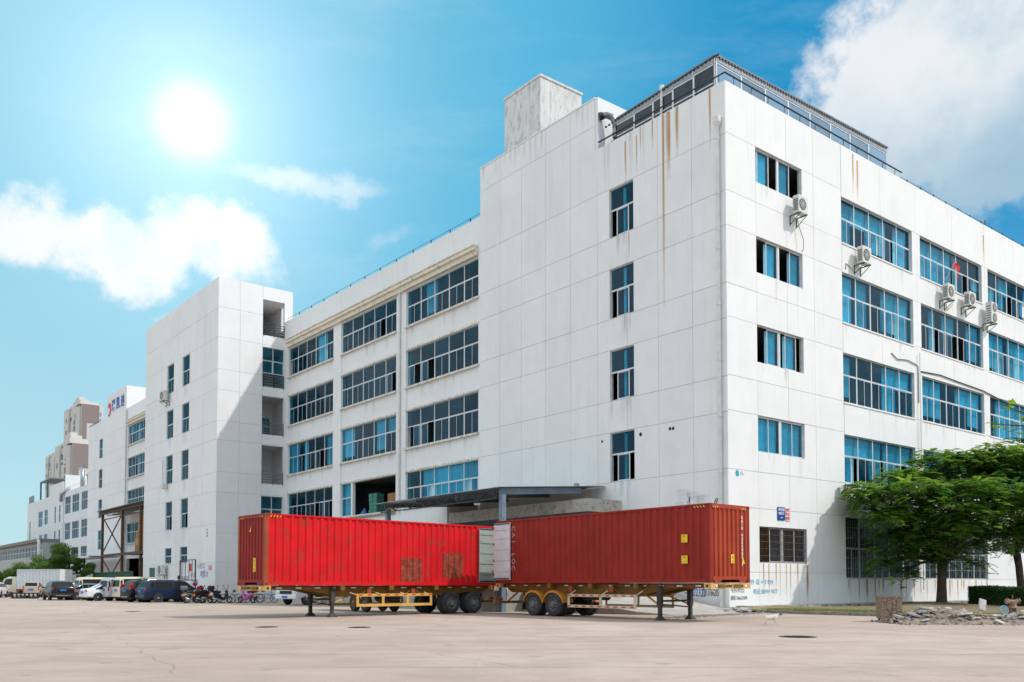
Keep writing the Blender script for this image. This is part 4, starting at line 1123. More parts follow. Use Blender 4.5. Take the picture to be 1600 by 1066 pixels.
    for x in (5.0, 7.35):
        mb = MB(); mb.bar((x - .5, vis_sg * 1.08, T_ - .45), (x, vis_sg * 1.0, T_ - .1), .04, .04, chassis); mb.bar((x + .5, vis_sg * 1.08, T_ - .45), (x, vis_sg * 1.0, T_ - .1), .04, .04, chassis)
        mb.box(x - .1, x + .1, vis_sg * 1.05 - .04, vis_sg * 1.05 + .04, T_ - .35, T_ - .12, 'orange_rust'); mb.build('landing_bracket', root)
    return root
trailer('rusty yellow skeletal trailer carrying the bright red container', (cr[0], cr[1]), YR, 'yellow_chassis', 'yellow_guard', (4.3, 8.35), (9.5, 10.85), 3.25, -1, 1.335)
trailer('orange skeletal trailer with cream side guard under the brownish container', (cb[0], cb[1]), YB, 'yellow_chassis', 'cream_guard', (3.6, 7.45), (8.35, 9.65), 2.6, 1, 1.435, 'orange_fender')
simple('frame_white', (0.66, 0.68, 0.70), 0.5)
simple('duct_metal', (0.22, 0.24, 0.26), 0.3, 0.85, var=.3)
simple('fascia_grey', (.30, .33, .36), .5, .2, var=.1)
simple('paint_pink', (0.72, 0.60, 0.60), 0.6)
simple('flag_red', (0.62, 0.01, 0.015), 0.7); simple('sign_blue2', (0.01, 0.10, 0.42), 0.5); simple('ink_grey', (0.10, 0.10, 0.12), 0.7)
simple('barrier_green', (0.03, 0.11, 0.06), 0.6, var=.25, rust=.2)
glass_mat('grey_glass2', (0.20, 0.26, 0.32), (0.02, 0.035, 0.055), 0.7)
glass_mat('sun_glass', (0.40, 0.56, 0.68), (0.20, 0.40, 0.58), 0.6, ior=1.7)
simple('ac_white', (0.66, 0.65, 0.60), 0.55, var=.06); simple('ac_grille', (0.10, 0.105, 0.11), 0.7); simple('ac_hose', (0.40, 0.33, 0.22), 0.8)
simple('tank_green', (0.015, 0.09, 0.09), 0.5)
# ---------------------------------------------------------------- roof: concrete box, glazed room, exhaust duct
rb = thing('rooftop_block', 'weathered grey concrete lift housing on the roof behind the raised parapet', 'roof block', loc2w(0, 0), TH)
mb = MB(); mb.box(2.0, 6.1, 18.1, 22.35, 28.5, 38.55, 'weathered'); mb.build('wall', rb)
mb = MB(); mb.box(1.93, 6.17, 18.03, 22.42, 38.55, 38.72, 'weathered'); mb.build('coping', rb)
sr = thing('rooftop_glass_room', 'long grey steel glazed room with corrugated roof along the top edge of the factory', 'roof room', loc2w(0, 0), TH)
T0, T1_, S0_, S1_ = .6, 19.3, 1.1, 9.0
def zr(t, s): return 31.5 + .026 * (t - .6) - .055 * (s - 1.2)
def roof_edge():
    mb = MB()
    a_, b_, c_, d_ = (T0 - .14, S0_ - .14), (T1_ + .1, S0_ - .14), (T1_ + .1, 7.0), (T0 - .14, S1_ + .05)
    q = [a_, b_, c_, (6.5, 7.0), (6.5, S1_ + .2), d_]
    n = len(q)
    mb.add([(x, y, zr(x, y)) for x, y in q] + [(x, y, zr(x, y) - .09) for x, y in q], [tuple(range(n)), tuple(range(2 * n - 1, n - 1, -1))] + [(i, (i + 1) % n, n + (i + 1) % n, n + i) for i in range(n)], 'grey_steel')
    mb.build('roof', sr)
    mb = MB()   # corrugation ribs seen under the eaves
    for i in range(34):
        s_ = S0_ - .3 + i * .29; mb.box(T0 - .13, T0 - .02, s_, s_ + .12, zr(T0, s_) - .17, zr(T0, s_) - .095, 'dark_metal')
    for i in range(66):
        t_ = T0 + i * .28; mb.box(t_, t_ + .12, S0_ - .13, S0_ - .02, zr(t_, S0_) - .16, zr(t_, S0_) - .095, 'grey_steel')
    tag(mb.build('roof_rib', sr), kind='stuff')
roof_edge()
def glaz(horizontal, p0, p1, n, dvs):
    fixed = T0 if horizontal == 's' else S0_
    L_ = (p1 - p0) / n
    def B(mb, u0, u1, z0, z1, o0, o1, m):
        if horizontal == 's': mb.box(fixed + o0, fixed + o1, u0, u1, z0, z1, m)
        else: mb.box(u0, u1, fixed + o0, fixed + o1, z0, z1, m)
    for i in range(n):
        u0, u1 = p0 + i * L_, p0 + (i + 1) * L_
        um = (u0 + u1) / 2
        zt = (zr(fixed, um) if horizontal == 's' else zr(um, fixed)) - .40
        mb = MB(); B(mb, u0 - .07, u0 + .05, 28.5, zt + .1, -.04, .05, 'frame_white'); B(mb, u0 + .05, u1 - .07, zt - .09, zt, -.03, .04, 'frame_white'); B(mb, u0 + .05, u1 - .07, 29.9, 29.97, -.03, .04, 'frame_white')
        f = mb.build('window', sr)
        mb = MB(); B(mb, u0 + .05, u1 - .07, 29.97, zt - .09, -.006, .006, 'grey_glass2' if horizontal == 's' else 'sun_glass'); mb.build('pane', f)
        mb = MB(); B(mb, u0 + .05, u1 - .04, 28.5, 29.9, -.006, .006, 'grey_glass2'); mb.build('pane', f)
        mb = MB(); B(mb, u0, u1, zt + .0005, zt + .32, -.06, .05, 'fascia_grey'); B(mb, u0 - .02, u0 + .02, zt, zt + .3, -.09, -.0605, 'alu'); mb.build('fascia_panel', sr)
glaz('s', S0_, S1_, 5, 1); glaz('t', T0, T1_, 8, 1)
mb = MB(); mb.box(T0 - .06, T0 + .1, S0_ - .06, S0_ + .1, 28.5, 31.5, 'grey_steel'); mb.build('corner_post', sr)
mb = MB(); mb.box(T0 + .3, T1_, 6.8, 7.0, 28.5, 31.2, 'grey_steel'); mb.box(T1_ - .1, T1_, S0_, 6.8, 28.5, 31.7, 'grey_steel'); mb.build('back_wall', sr)
mb = MB(); mb.tube([(.55, 5.1, 31.3), (.5, 5.1, 29.5)], .08, 'white_plastic', 8); mb.tube([(.55, 5.1, 31.2), (.55, 5.1, 31.5)], .14, 'white_plastic', 8); mb.build('rain_pipe', sr)
ex = thing('exhaust_duct', 'silver bent exhaust duct with black mouth above a green fan box at the roof step', 'duct', loc2w(.9, 9.35, 30.1), TH)
ex.scale = (.75, .75, .75)
mb = MB()
pts = [(0, 0, 0), (0, 0, .9), (-.05, .05, 1.45), (-.3, .2, 1.8), (-.65, .45, 1.95), (-.95, .65, 1.85)]
mb.tube(pts, .27, 'duct_metal', 14); mb.build('pipe', ex, smooth=True, sharp=50)
mb = MB(); mb.tube([(-.9, .62, 1.88), (-1.15, .8, 1.80)], [.3, .36], 'dark_metal', 14); mb.build('mouth', ex)
mb = MB()
for z in (.4, .9, 1.3): mb.tube([(0, 0, z), (0, 0, z + .06)], .3, 'galv', 14)
mb.build('clamp', ex)
mb = MB(); mb.bevbox(.1, 1.0, -1.0, -.1, -.1, .75, .06, 'green_steel'); mb.tube([(.0, 0, .1), (.3, -.4, .3)], .25, 'green_steel', 10); mb.build('fan_box', ex)
mb = MB(); mb.tube([(-.3, .2, -.9), (-.1, -.1, .2), (.4, -.4, .2)], .04, 'dark_metal', 5); mb.tube([(-.5, .1, -.5), (.2, -.5, .1)], .03, 'dark_metal', 5); mb.build('bracket', ex)
an = thing('antenna', 'short brown antenna stub tilted on the roof edge at the far end', 'antenna', loc2w(33.0, .4, TOPZ), TH)
mb = MB(); mb.tube([(0, 0, 0), (.35, .1, .9)], .06, 'rusty_steel', 6); mb.build('mast', an)
mb = MB(); mb.box(-.1, .3, -.1, .1, 0, .1, 'rusty_steel'); mb.build('base', an)
# water tank and drums in the loggia
tk = thing('water_tank', 'dark green round drum standing behind the balcony railing', 'tank', loc2w(-1.1, 60.0, 17.0), TH)
mb = MB(); mb.lathe([(0, 0), (.5, 0), (.52, .6), (.5, 1.5), (.44, 1.9), (.44, 2.05), (0, 2.1)], 'tank_green', 16); mb.build('body', tk, smooth=True, sharp=40)
mb = MB(); mb.lathe([(.53, 1.1), (.56, 1.15), (.53, 1.2)], 'galv', 16); mb.build('band', tk)
bl = thing('blue_crate', 'blue plastic crates piled beside the green drum on the balcony', 'crate', loc2w(-1.9, 59.6, 17.0), TH)
mb = MB(); mb.bevbox(-.4, .35, -.4, .4, 0, .62, .04, 'blue_plastic'); mb.bevbox(-.35, .35, -.35, .4, .625, 1.2, .04, 'blue_plastic'); mb.build('crate', bl)

# ---------------------------------------------------------------- air conditioners
def ac_unit(label, pl, u, z, w_=1.1, h_=1.15, d_=.42, o=.28, fans=1, hose=None, mat='ac_white', group='air conditioner units hung on the factory walls'):
    rt = thing('air_conditioner', label, 'air conditioner', (0, 0, 0), 0, group)
    P = pl.P
    w_ *= .9; h_ *= .9; z += .08
    base = P(u, z, o)
    rt.location = loc2w(base[0], base[1], base[2]); rt.rotation_euler = (0, 0, TH + pl.rz)
    sg = 1 if pl.rz > 1 else -1         # local +y is outward for sg = 1
    def y(v): return v * sg
    def bx(mb, x0, x1, y0, y1, z0, z1, m):
        ya, yb = sorted((y(y0), y(y1))); mb.box(x0, x1, ya, yb, z0, z1, m)
    mb = MB(); ya, yb = sorted((y(0), y(d_))); mb.bevbox(-w_ / 2, w_ / 2, ya, yb, 0, h_, .03, mat); mb.build('casing', rt)
    for k in range(fans):
        zc_ = h_ * ((k + .5) / fans); r = min(w_ * .36, h_ / fans * .42); xc = -w_ * .08 if fans == 1 else 0
        M = Matrix.Translation((xc, y(d_ + .003), zc_)) @ Matrix.Rotation(R(-90) * sg, 4, 'X')
        mb = MB(); mb.lathe([(r, 0), (r, .02), (r * .92, .02), (r * .92, .004), (0, .004)], 'ac_grille', 18, M)
        for q in (.35, .55, .75): mb.lathe([(r * q, .022), (r * q + .012, .022)], 'white_plastic', 16, M)
        mb.lathe([(r * .16, .024), (0, .026)], 'white_plastic', 8, M)
        for q in range(8):
            a_ = q * math.pi / 4; Mq = M @ Matrix.Rotation(a_, 4, 'Z'); mb.box(r * .1, r * .92, -.008, .008, .018, .024, 'white_plastic', Mq)
        mb.build('fan_grille', rt)
    xs_ = -w_ / 2 - .004 if sg < 0 else w_ / 2 + .004
    mb = MB()
    for q in range(7): bx(mb, xs_ - .004, xs_ + .004, .06, d_ - .06, .12 + q * (h_ - .3) / 7, .12 + q * (h_ - .3) / 7 + .07, 'ac_grille')
    mb.build('side_louvre', rt)
    for x in (-w_ * .35, w_ * .35):
        mb = MB(); bx(mb, x - .025, x + .025, -o + .01, d_ + .05, -.07, -.005, 'green_steel'); bx(mb, x - .025, x + .025, -o + .01, -o + .06, -.6, -.0705, 'green_steel')
        mb.bar((x, y(-o + .05), -.55), (x, y(d_ - .05), -.09), .035, .035, 'green_steel'); mb.build('bracket', rt)
    if hose:
        mb = MB(); mb.tube([(q[0], y(q[1]), q[2]) for q in hose], .028, 'ac_hose', 6); mb.build('hose', rt, smooth=True)
    return rt
ac_unit('white air conditioner with hanging curled hose below the topmost corner window', PR, 6.35, 23.2, 1.05, 1.15, .42, .3, 1, [(.1, -.1, -.1), (.35, -.1, -.6), (.6, 0, -1.3), (.55, .05, -1.9), (.4, 0, -2.1)])
ac_unit('white air conditioner above the second window row, nearest the corner windows', PR, 13.4, 21.8, 1.15, 1.2, .42, .3, 1, [(-.3, -.1, -.1), (-.6, -.2, -.45), (-1.0, -.26, -.2), (-1.35, -.27, -.1), (-1.4, -.27, -.5)])
ac_unit('white air conditioner directly under the little red flag', PR, 24.8, 21.8, 1.15, 1.2, .42, .3, 1, [(.2, -.1, -.1), (.5, -.2, -.5), (1.1, -.25, -.3), (1.6, -.26, .1)])
ac_unit('beige box air conditioner between the flag one and the tall one', PR, 28.15, 21.95, 1.2, 1.15, .42, .3, 1)
ac_unit('tall grey beige air conditioner with two stacked fans at the third bay', PR, 31.7, 21.35, 1.15, 1.75, .45, .3, 2)
ac_unit('white air conditioner under the upper slim window of the far stair tower', P2F, 74.0, 22.35, 1.5, 1.25, .5, .3)
ac_unit('dusty air conditioner low on the far stair tower above the parked cars', P2F, 73.9, 2.35, 1.7, 1.2, .5, .3, 1, [(-.5, 0, .4), (-1.2, 0, .9), (-1.7, -.2, 1.3)])
st = thing('wall_bracket', 'empty metal bracket with a thin pole on the far stair tower wall', 'bracket', loc2w(-7.2, 74.2, 12.3), TH)
mb = MB(); mb.bevbox(-.3, .25, -.5, .3, 0, .55, .05, 'ac_white'); mb.build('box', st)
mb = MB(); mb.tube([(0, .3, .3), (.1, .9, 3.4)], .03, 'galv', 5); mb.tube([(.1, .9, 3.4), (.1, .4, 3.5), (0, .0, .5)], .02, 'galv', 5); mb.build('pole', st)
fl = thing('red_flag', 'small red flag hanging from a pole out of a top floor window', 'flag', loc2w(25.2, -.1, 23.5), TH)
mb = MB(); mb.tube([(0, 0, 0), (.1, -.7, 1.2)], .02, 'alu', 5); mb.build('pole', fl)
mb = MB(); vs = []; fs = []
for i in range(6):
    for j in range(5):
        x = -.02 + i * .17; z = 1.15 - j * .17 - i * .10 - .0
        vs.append((x * .6 + .08 + .04 * math.sin(j), -.66 + .12 * math.sin(i * 1.3 + j * .6) - .02 * i, z + .3 - (i * .05)))
for i in range(5):
    for j in range(4): fs.append((i * 5 + j, i * 5 + j + 1, i * 5 + j + 6, i * 5 + j + 5))
mb.add(vs, fs, 'flag_red'); mb.build('cloth', fl, smooth=True)

# ---------------------------------------------------------------- signs and wall writing
def wall_text(name, body, size, pl, u, z, mat, o=.012, align='LEFT', rotz=0.0, kx=1.0, parent=None, bold=0):
    # text lies in the wall plane; seen from outside, u grows to the right on PR and to the left on PL-type planes
    if pl.rz > 1: base = Matrix(((0, 0, -1), (-1, 0, 0), (0, 1, 0))).to_4x4()
    else: base = Matrix(((1, 0, 0), (0, 0, -1), (0, 1, 0))).to_4x4()
    M = Matrix.Translation(pl.P(u, z, o)) @ base @ Matrix.Rotation(rotz, 4, 'Z') @ Matrix.Diagonal((kx, 1, 1, 1))
    return text(name, body, size, None, None, mat, parent or bld, .001, align, M, bold)
sg_ = thing('address_sign', 'blue enamel address sign with white characters above the barred window', 'sign', loc2w(4.42, -.012, 5.08), TH)
mb = MB(); mb.bevbox(0, .72, -.04, 0, 0, .76, .02, 'sign_blue'); mb.build('plate', sg_)
base_r = Matrix(((1, 0, 0), (0, 0, -1), (0, 1, 0))).to_4x4()
for bd, sz, z_ in (('東坑园', .2, .60), ('南区5栋', .165, .38), ('13号', .1, .14)):
    text('sign_text', bd, sz, None, None, 'paint_white', sg_, .001, 'CENTER', Matrix.Translation((.36, -.043, z_)) @ base_r, .004)
sg2 = thing('notice_sign', 'small white notice with red characters right of the blue address sign', 'sign', loc2w(5.2, -.012, 5.06), TH)
mb = MB(); mb.bevbox(0, .42, -.03, 0, 0, .76, .015, 'paint_pink'); mb.build('plate', sg2)
for i, bd in enumerate(('消防', '安全', '重地')):
    text('sign_text', bd, .19, None, None, 'paint_red', sg2, .001, 'CENTER', Matrix.Translation((.21, -.033, .62 - i * .24)) @ base_r, .006)
# company name on the far block
for i, ch in enumerate('瑞凯迪'):
    wall_text('sign_text', ch, 2.15, PL, 124.6 - i * 2.7, 30.7, 'sign_blue2', .05, 'CENTER', bold=.05)
mb = MB()
mb.lathe([(0, .02), (1.15, .02), (1.15, 0)], 'paint_red', 20, Matrix.Translation(PL.P(127.1, 30.5, .02)) @ Matrix.Rotation(R(-90), 4, 'Y') )
mb.lathe([(0, .03), (.62, .03), (.62, 0)], 'paint_white', 20, Matrix.Translation(PL.P(127.4, 30.3, .04)) @ Matrix.Rotation(R(-90), 4, 'Y'))
mb.build('logo', bld)
wall_text('graffiti_text', '=0002323', .62, PL, 3.15, .93, 'ink_blue', rotz=-.04, kx=.62)
wall_text('graffiti_text', '办137662059', .55, PL, 1.85, .92, 'ink_black', rotz=-.02, kx=.42)
wall_text('graffiti_text', '开锁 1306', .3, PL, 2.0, 1.25, 'ink_blue', kx=.6)
wall_text('graffiti_text', '专办1397222', .30, PR, .12, 1.03, 'ink_grey', kx=.72)
wall_text('graffiti_text', '通疏1306625098', .28, PR, .08, .62, 'ink_grey', kx=.75)
wall_text('graffiti_text', '办 证 = 3 929', .34, PR, 1.85, 1.5, 'ink_cyan', kx=1.1, rotz=-.01)
wall_text('graffiti_text', '电证:30594 1027', .34, PR, 2.1, .95, 'ink_cyan', kx=.95, rotz=.01)
wall_text('graffiti_text', '91', .28, PR, 1.35, 1.95, 'ink_black')
wall_text('graffiti_text', '8', .5, PL, .95, 6.02, 'ink_black', rotz=-.5)
wall_text('graffiti_text', 'e', .62, PR, .62, 7.55, 'ink_cyan', bold=.03); wall_text('graffiti_text', '15-', .3, PR, 1.0, 7.5, 'ink_cyan')
for u, z, tx, sz, mt in ((68.3, 2.0, '办证13713', .55, 'ink_grey'), (65.6, 2.3, '87·100', .7, 'ink_grey'), (65.4, 1.55, '138280', .8, 'ink_blue'), (62.6, 2.35, '电焊10', .85, 'ink_blue'), (63.5, 3.2, '1.5号门口', .6, 'ink_grey'), (60.3, 3.0, '出租', .6, 'paint_red'), (70.6, 1.4, '1309', .6, 'ink_blue'), (61.0, 6.6, '5', 1.2, 'ink_grey')):
    wall_text('graffiti_text', tx, sz, P2F, u, z, mt, kx=.9)
for u, z, w_, h_, mt in ((65.3, 2.75, .9, .8, 'paint_red'), (76.9, 2.2, .7, 1.0, 'paint_pink')):
    mb = MB(); pbox(mb, P2F, u, u + w_, z, z + h_, .005, .012, mt); mb.build('poster', bld)
# small round vent holes
mb = None
for u, z, r in ((6.47, 10.42, .12), (4.14, 10.45, .10), (3.9, 10.43, .10), (9.77, 10.4, .09)):
    mb = MB(); mb.lathe([(r, .006), (r * .98, .007), (0, .004)], 'black_rubber', 12, Matrix.Translation(PL.P(u, z, .004)) @ Matrix.Rotation(R(-90), 4, 'Y')); mb.build('vent_hole', bld)
# goods inside the open first floor door
def crate_stack(name, label, t, s, z, nx, ny, nz, sz, mat, grp=None):
    rt = thing(name, label, 'stack of boxes', loc2w(t, s, z), TH, grp)
    for i in range(nx):
        for j in range(ny):
            for k in range(nz if isinstance(nz, int) else nz[j]):
                mb = MB(); e = .02; mb.bevbox(e, sz[0] - e, e, sz[1] - e, .003, sz[2] - .012, .012, mat)
                mb.build('box', rt, loc=(i * sz[0] + rnd.uniform(-.03, .03), j * sz[1] + rnd.uniform(-.03, .03), k * sz[2]), rot=rnd.uniform(-.04, .04))
    return rt
crate_stack('crate_stack', 'pale green crates stacked high inside the open upper doorway', 1.2, 40.2, 7.4, 1, 2, 6, (.8, .7, .38), 'green_box')
crate_stack('carton_stack', 'brown cartons stacked inside the open upper doorway beside the green crates', 1.4, 36.5, 7.4, 1, 2, 3, (.9, 1.1, .7), 'carton')
bg_ = MB(); bg_.add([(-.6, 0, 0), (.6, 0, 0), (0, 0, 1.0), (-.3, .5, .1), (.35, .5, .15)], [(0, 1, 2), (0, 2, 3), (1, 4, 2), (3, 2, 4)], 'blue_plastic'); bgo = bg_.build('blue_sheet', None, loc=loc2w(1.0, 42.0, 7.45), rot=TH + 1.5)
tag(bgo, 'crumpled light blue plastic sheet in the open upper doorway', 'plastic sheet')

# ---------------------------------------------------------------- steel loading frame on the second range
fr_ = thing('loading_gantry', 'rusty steel loading frame with cross braces against the far factory wall', 'steel frame', loc2w(0, 0), TH)
def fbar(name, p, q, w_=.3, h_=.3, m='rusty_steel'):
    mb = MB(); mb.bar(p, q, w_, h_, m); mb.build(name, fr_)
FT = -3.4
f0, f1, f2 = 116.3, 105.3, 96.2
ZT = 12.25
for s_ in (f0, f1, f2): fbar('post', (FT, s_, 0), (FT, s_, ZT - .2), .34, .34)
fbar('roof_beam', (FT, f0 + .4, ZT), (FT, f2 - 14, ZT), .5, .42); fbar('roof_beam', (FT, f0 + .2, ZT - 1.0), (FT, f2 - 14, ZT - 1.0), .12, .14)
mb = MB(); mb.box(-4.2, .0, f2 - 14, f0 + .6, ZT + .215, ZT + .30, 'grey_steel'); mb.build('roof_sheet', fr_)
fbar('floor_beam', (FT, f0, 5.7), (FT, f2 - 14, 5.7), .3, .35); 
mb = MB(); mb.box(-3.2, -.02, 88, 105.2, 5.55, 5.88, 'concrete'); mb.build('platform_slab', fr_)
for a_, b_ in (((FT - .05, f0, 5.9), (FT - .05, f1, 11.6)), ((FT + .05, f0, 11.6), (FT + .05, f1, 5.9)), ((FT - .02, f0, 5.4), (FT - .02, (f0 + f1) / 2, 2.7)), ((FT - .02, f1, 5.4), (FT - .02, (f0 + f1) / 2, 2.7))): fbar('brace', a_, b_, .13, .16)
for k in range(3): fbar('purlin', (-3.2, f0 - 1.5 - k * 3, ZT - .35), (-.1, f0 - 1.5 - k * 3, ZT - .1), .12, .16, 'alu')
crate_stack('carton_stack', 'brown cartons piled in rows on the upper platform of the rusty frame', -2.9, 88.5, 5.9, 1, 9, [2, 2, 2, 2, 4, 4, 5, 5, 3, 2][:9], (1.1, 1.35, .95), 'carton')
gf = thing('green_barrier', 'low dark green corrugated metal barrier in front of the loading frame', 'barrier', loc2w(-6.5, 88, 0), TH)
mb = corrugated(lambda u, h, d: (-d, u, h), 20, 2.9, .8, .12, 'barrier_green'); mb.build('sheet', gf)
mb = MB(); mb.box(-.16, .02, 0, 20, 2.9, 3.0, 'barrier_green'); mb.build('top_rail', gf)
# light steel shelter reaching left from the frame
sh = thing('parking_shelter', 'flat pale shelter roof on thin dark steel posts beside the trees', 'shelter', loc2w(0, 0), TH)
mb = MB(); mb.box(-4.9, -.5, 117.0, 140.5, 5.55, 5.72, 'galv'); mb.box(-5.15, -4.9, 117.0, 140.5, 5.42, 5.76, 'white_plastic'); mb.build('roof', sh)
for s_ in (122, 127, 132, 136.5): 
    mb = MB(); mb.box(-4.75, -4.5, s_, s_ + .3, 0, 5.55, 'dark_metal'); mb.build('post', sh)
mb = MB(); mb.box(-4.85, -4.6, 139.8, 140.1, 0, 5.5, 'white_plastic'); mb.build('post', sh)
mb = MB(); mb.box(-4.74, -4.55, 133.0, 136.0, 3.0, 5.0, 'beige_concrete'); mb.build('board', sh)
# black gate frame standing by the stair tower
gt = thing('steel_gate_frame', 'open black steel gate frame by the stair tower beside the red container', 'gate frame', loc2w(-10.2, 58.9, 0), TH)
def gbar(name, p, q, w_=.08): 
    mb = MB(); mb.bar(p, q, w_, w_, 'dark_metal'); mb.build(name, gt)
gbar('post', (0, 0, 0), (0, 0, 3.7), .1); gbar('post', (.0, -4.4, 0), (0, -4.4, 3.7), .1)
gbar('top_rail', (0, 0, 3.7), (0, -4.4, 3.7)); gbar('mid_rail', (0, 0, 1.75), (0, -4.4, 1.75))
for y_ in (-.55, -1.6, -2.6, -3.5): gbar('bar', (0, y_, 1.75), (0, y_, 3.7), .045)
mb = MB()
mb.box(-.12, .12, .1, .16, 0, 2.2, 'rusty_steel'); mb.box(-.12, .12, .36, .42, 0, 2.2, 'rusty_steel')
for k in range(6): mb.box(-.1, .1, .16, .36, .3 + k * .33, .36 + k * .33, 'rusty_steel')
mb.build('ladder_post', gt)
simple('tower_cream', (.56, .535, .50), .9, var=.05, scale=.1); simple('tower_grey', (.32, .32, .31), .9, var=.05); simple('tower_mauve', (.235, .19, .185), .9, var=.05); simple('tower_glass', (.03, .06, .11), .4, var=.3, scale=.3)
simple('grey_render', (.42, .42, .42), .9, var=.1, scale=.4); simple('dark_roof', (.22, .20, .17), .9, var=.2)
# ---------------------------------------------------------------- vehicles
def carpaint(name, col, coat=.15, metal=0.0, rough=.3):
    m = simple(name, col, rough, metal, .3, var=.04, scale=2)
    m.node_tree.nodes['Principled BSDF'].inputs['Coat Weight'].default_value = coat
    m.node_tree.nodes['Principled BSDF'].inputs['Coat Roughness'].default_value = .08
for nm, c in dict(car_navy=(.008, .018, .05), car_black=(.012, .013, .016), car_white=(.70, .71, .72), car_silver=(.42, .44, .46), car_cream=(.68, .62, .45), car_grey=(.13, .145, .16), car_brown=(.42, .33, .26)).items(): carpaint(nm, c)
simple('tail_red', (.45, .008, .012), .25); simple('plate_blue', (.01, .16, .55), .5); simple('plate_yellow', (.72, .42, .02), .5); simple('lamp_clear', (.65, .67, .68), .2); simple('chrome', (.6, .6, .6), .2, .9)
simple('plastic_black', (.02, .02, .022), .6); simple('helmet_red', (.50, .01, .03), .3); simple('seat_black', (.018, .018, .02), .55); simple('moto_red', (.35, .01, .02), .35); simple('moto_pink', (.50, .12, .35), .4); simple('moto_teal', (.05, .40, .42), .5); simple('cloth_purple', (.25, .08, .30), .9)
PROF = {
 'sedan': [(.0, .45, .80, .86), (.02, .30, .90, .98), (.15, .26, .93, 1.04), (.31, .26, .91, -.03), (.42, .26, .90, 0), (.57, .26, .90, -.03), (.72, .26, .90, .98), (.92, .28, .82, .86), (1., .38, .62, .66)],
 'suv': [(.0, .48, .95, 1.02), (.015, .34, 1.05, 1.14), (.09, .32, 1.07, -.10), (.16, .32, 1.07, -.01), (.40, .32, 1.05, 0), (.62, .32, 1.04, -.05), (.76, .32, 1.03, 1.10), (.94, .34, .90, .96), (1., .42, .70, .74)],
 'mpv': [(.0, .44, .95, 1.0), (.015, .30, 1.04, 1.12), (.08, .28, 1.06, -.10), (.15, .28, 1.06, -.01), (.45, .28, 1.03, 0), (.66, .28, 1.0, -.08), (.83, .28, .96, 1.02), (.96, .3, .82, .86), (1., .4, .66, .7)],
 'van': [(.0, .46, 1.02, 1.10), (.01, .34, 1.08, -.22), (.045, .32, 1.10, -.02), (.40, .32, 1.10, 0), (.78, .32, 1.08, -.03), (.93, .32, 1.04, 1.12), (.985, .34, .86, .92), (1., .42, .70, .74)]}
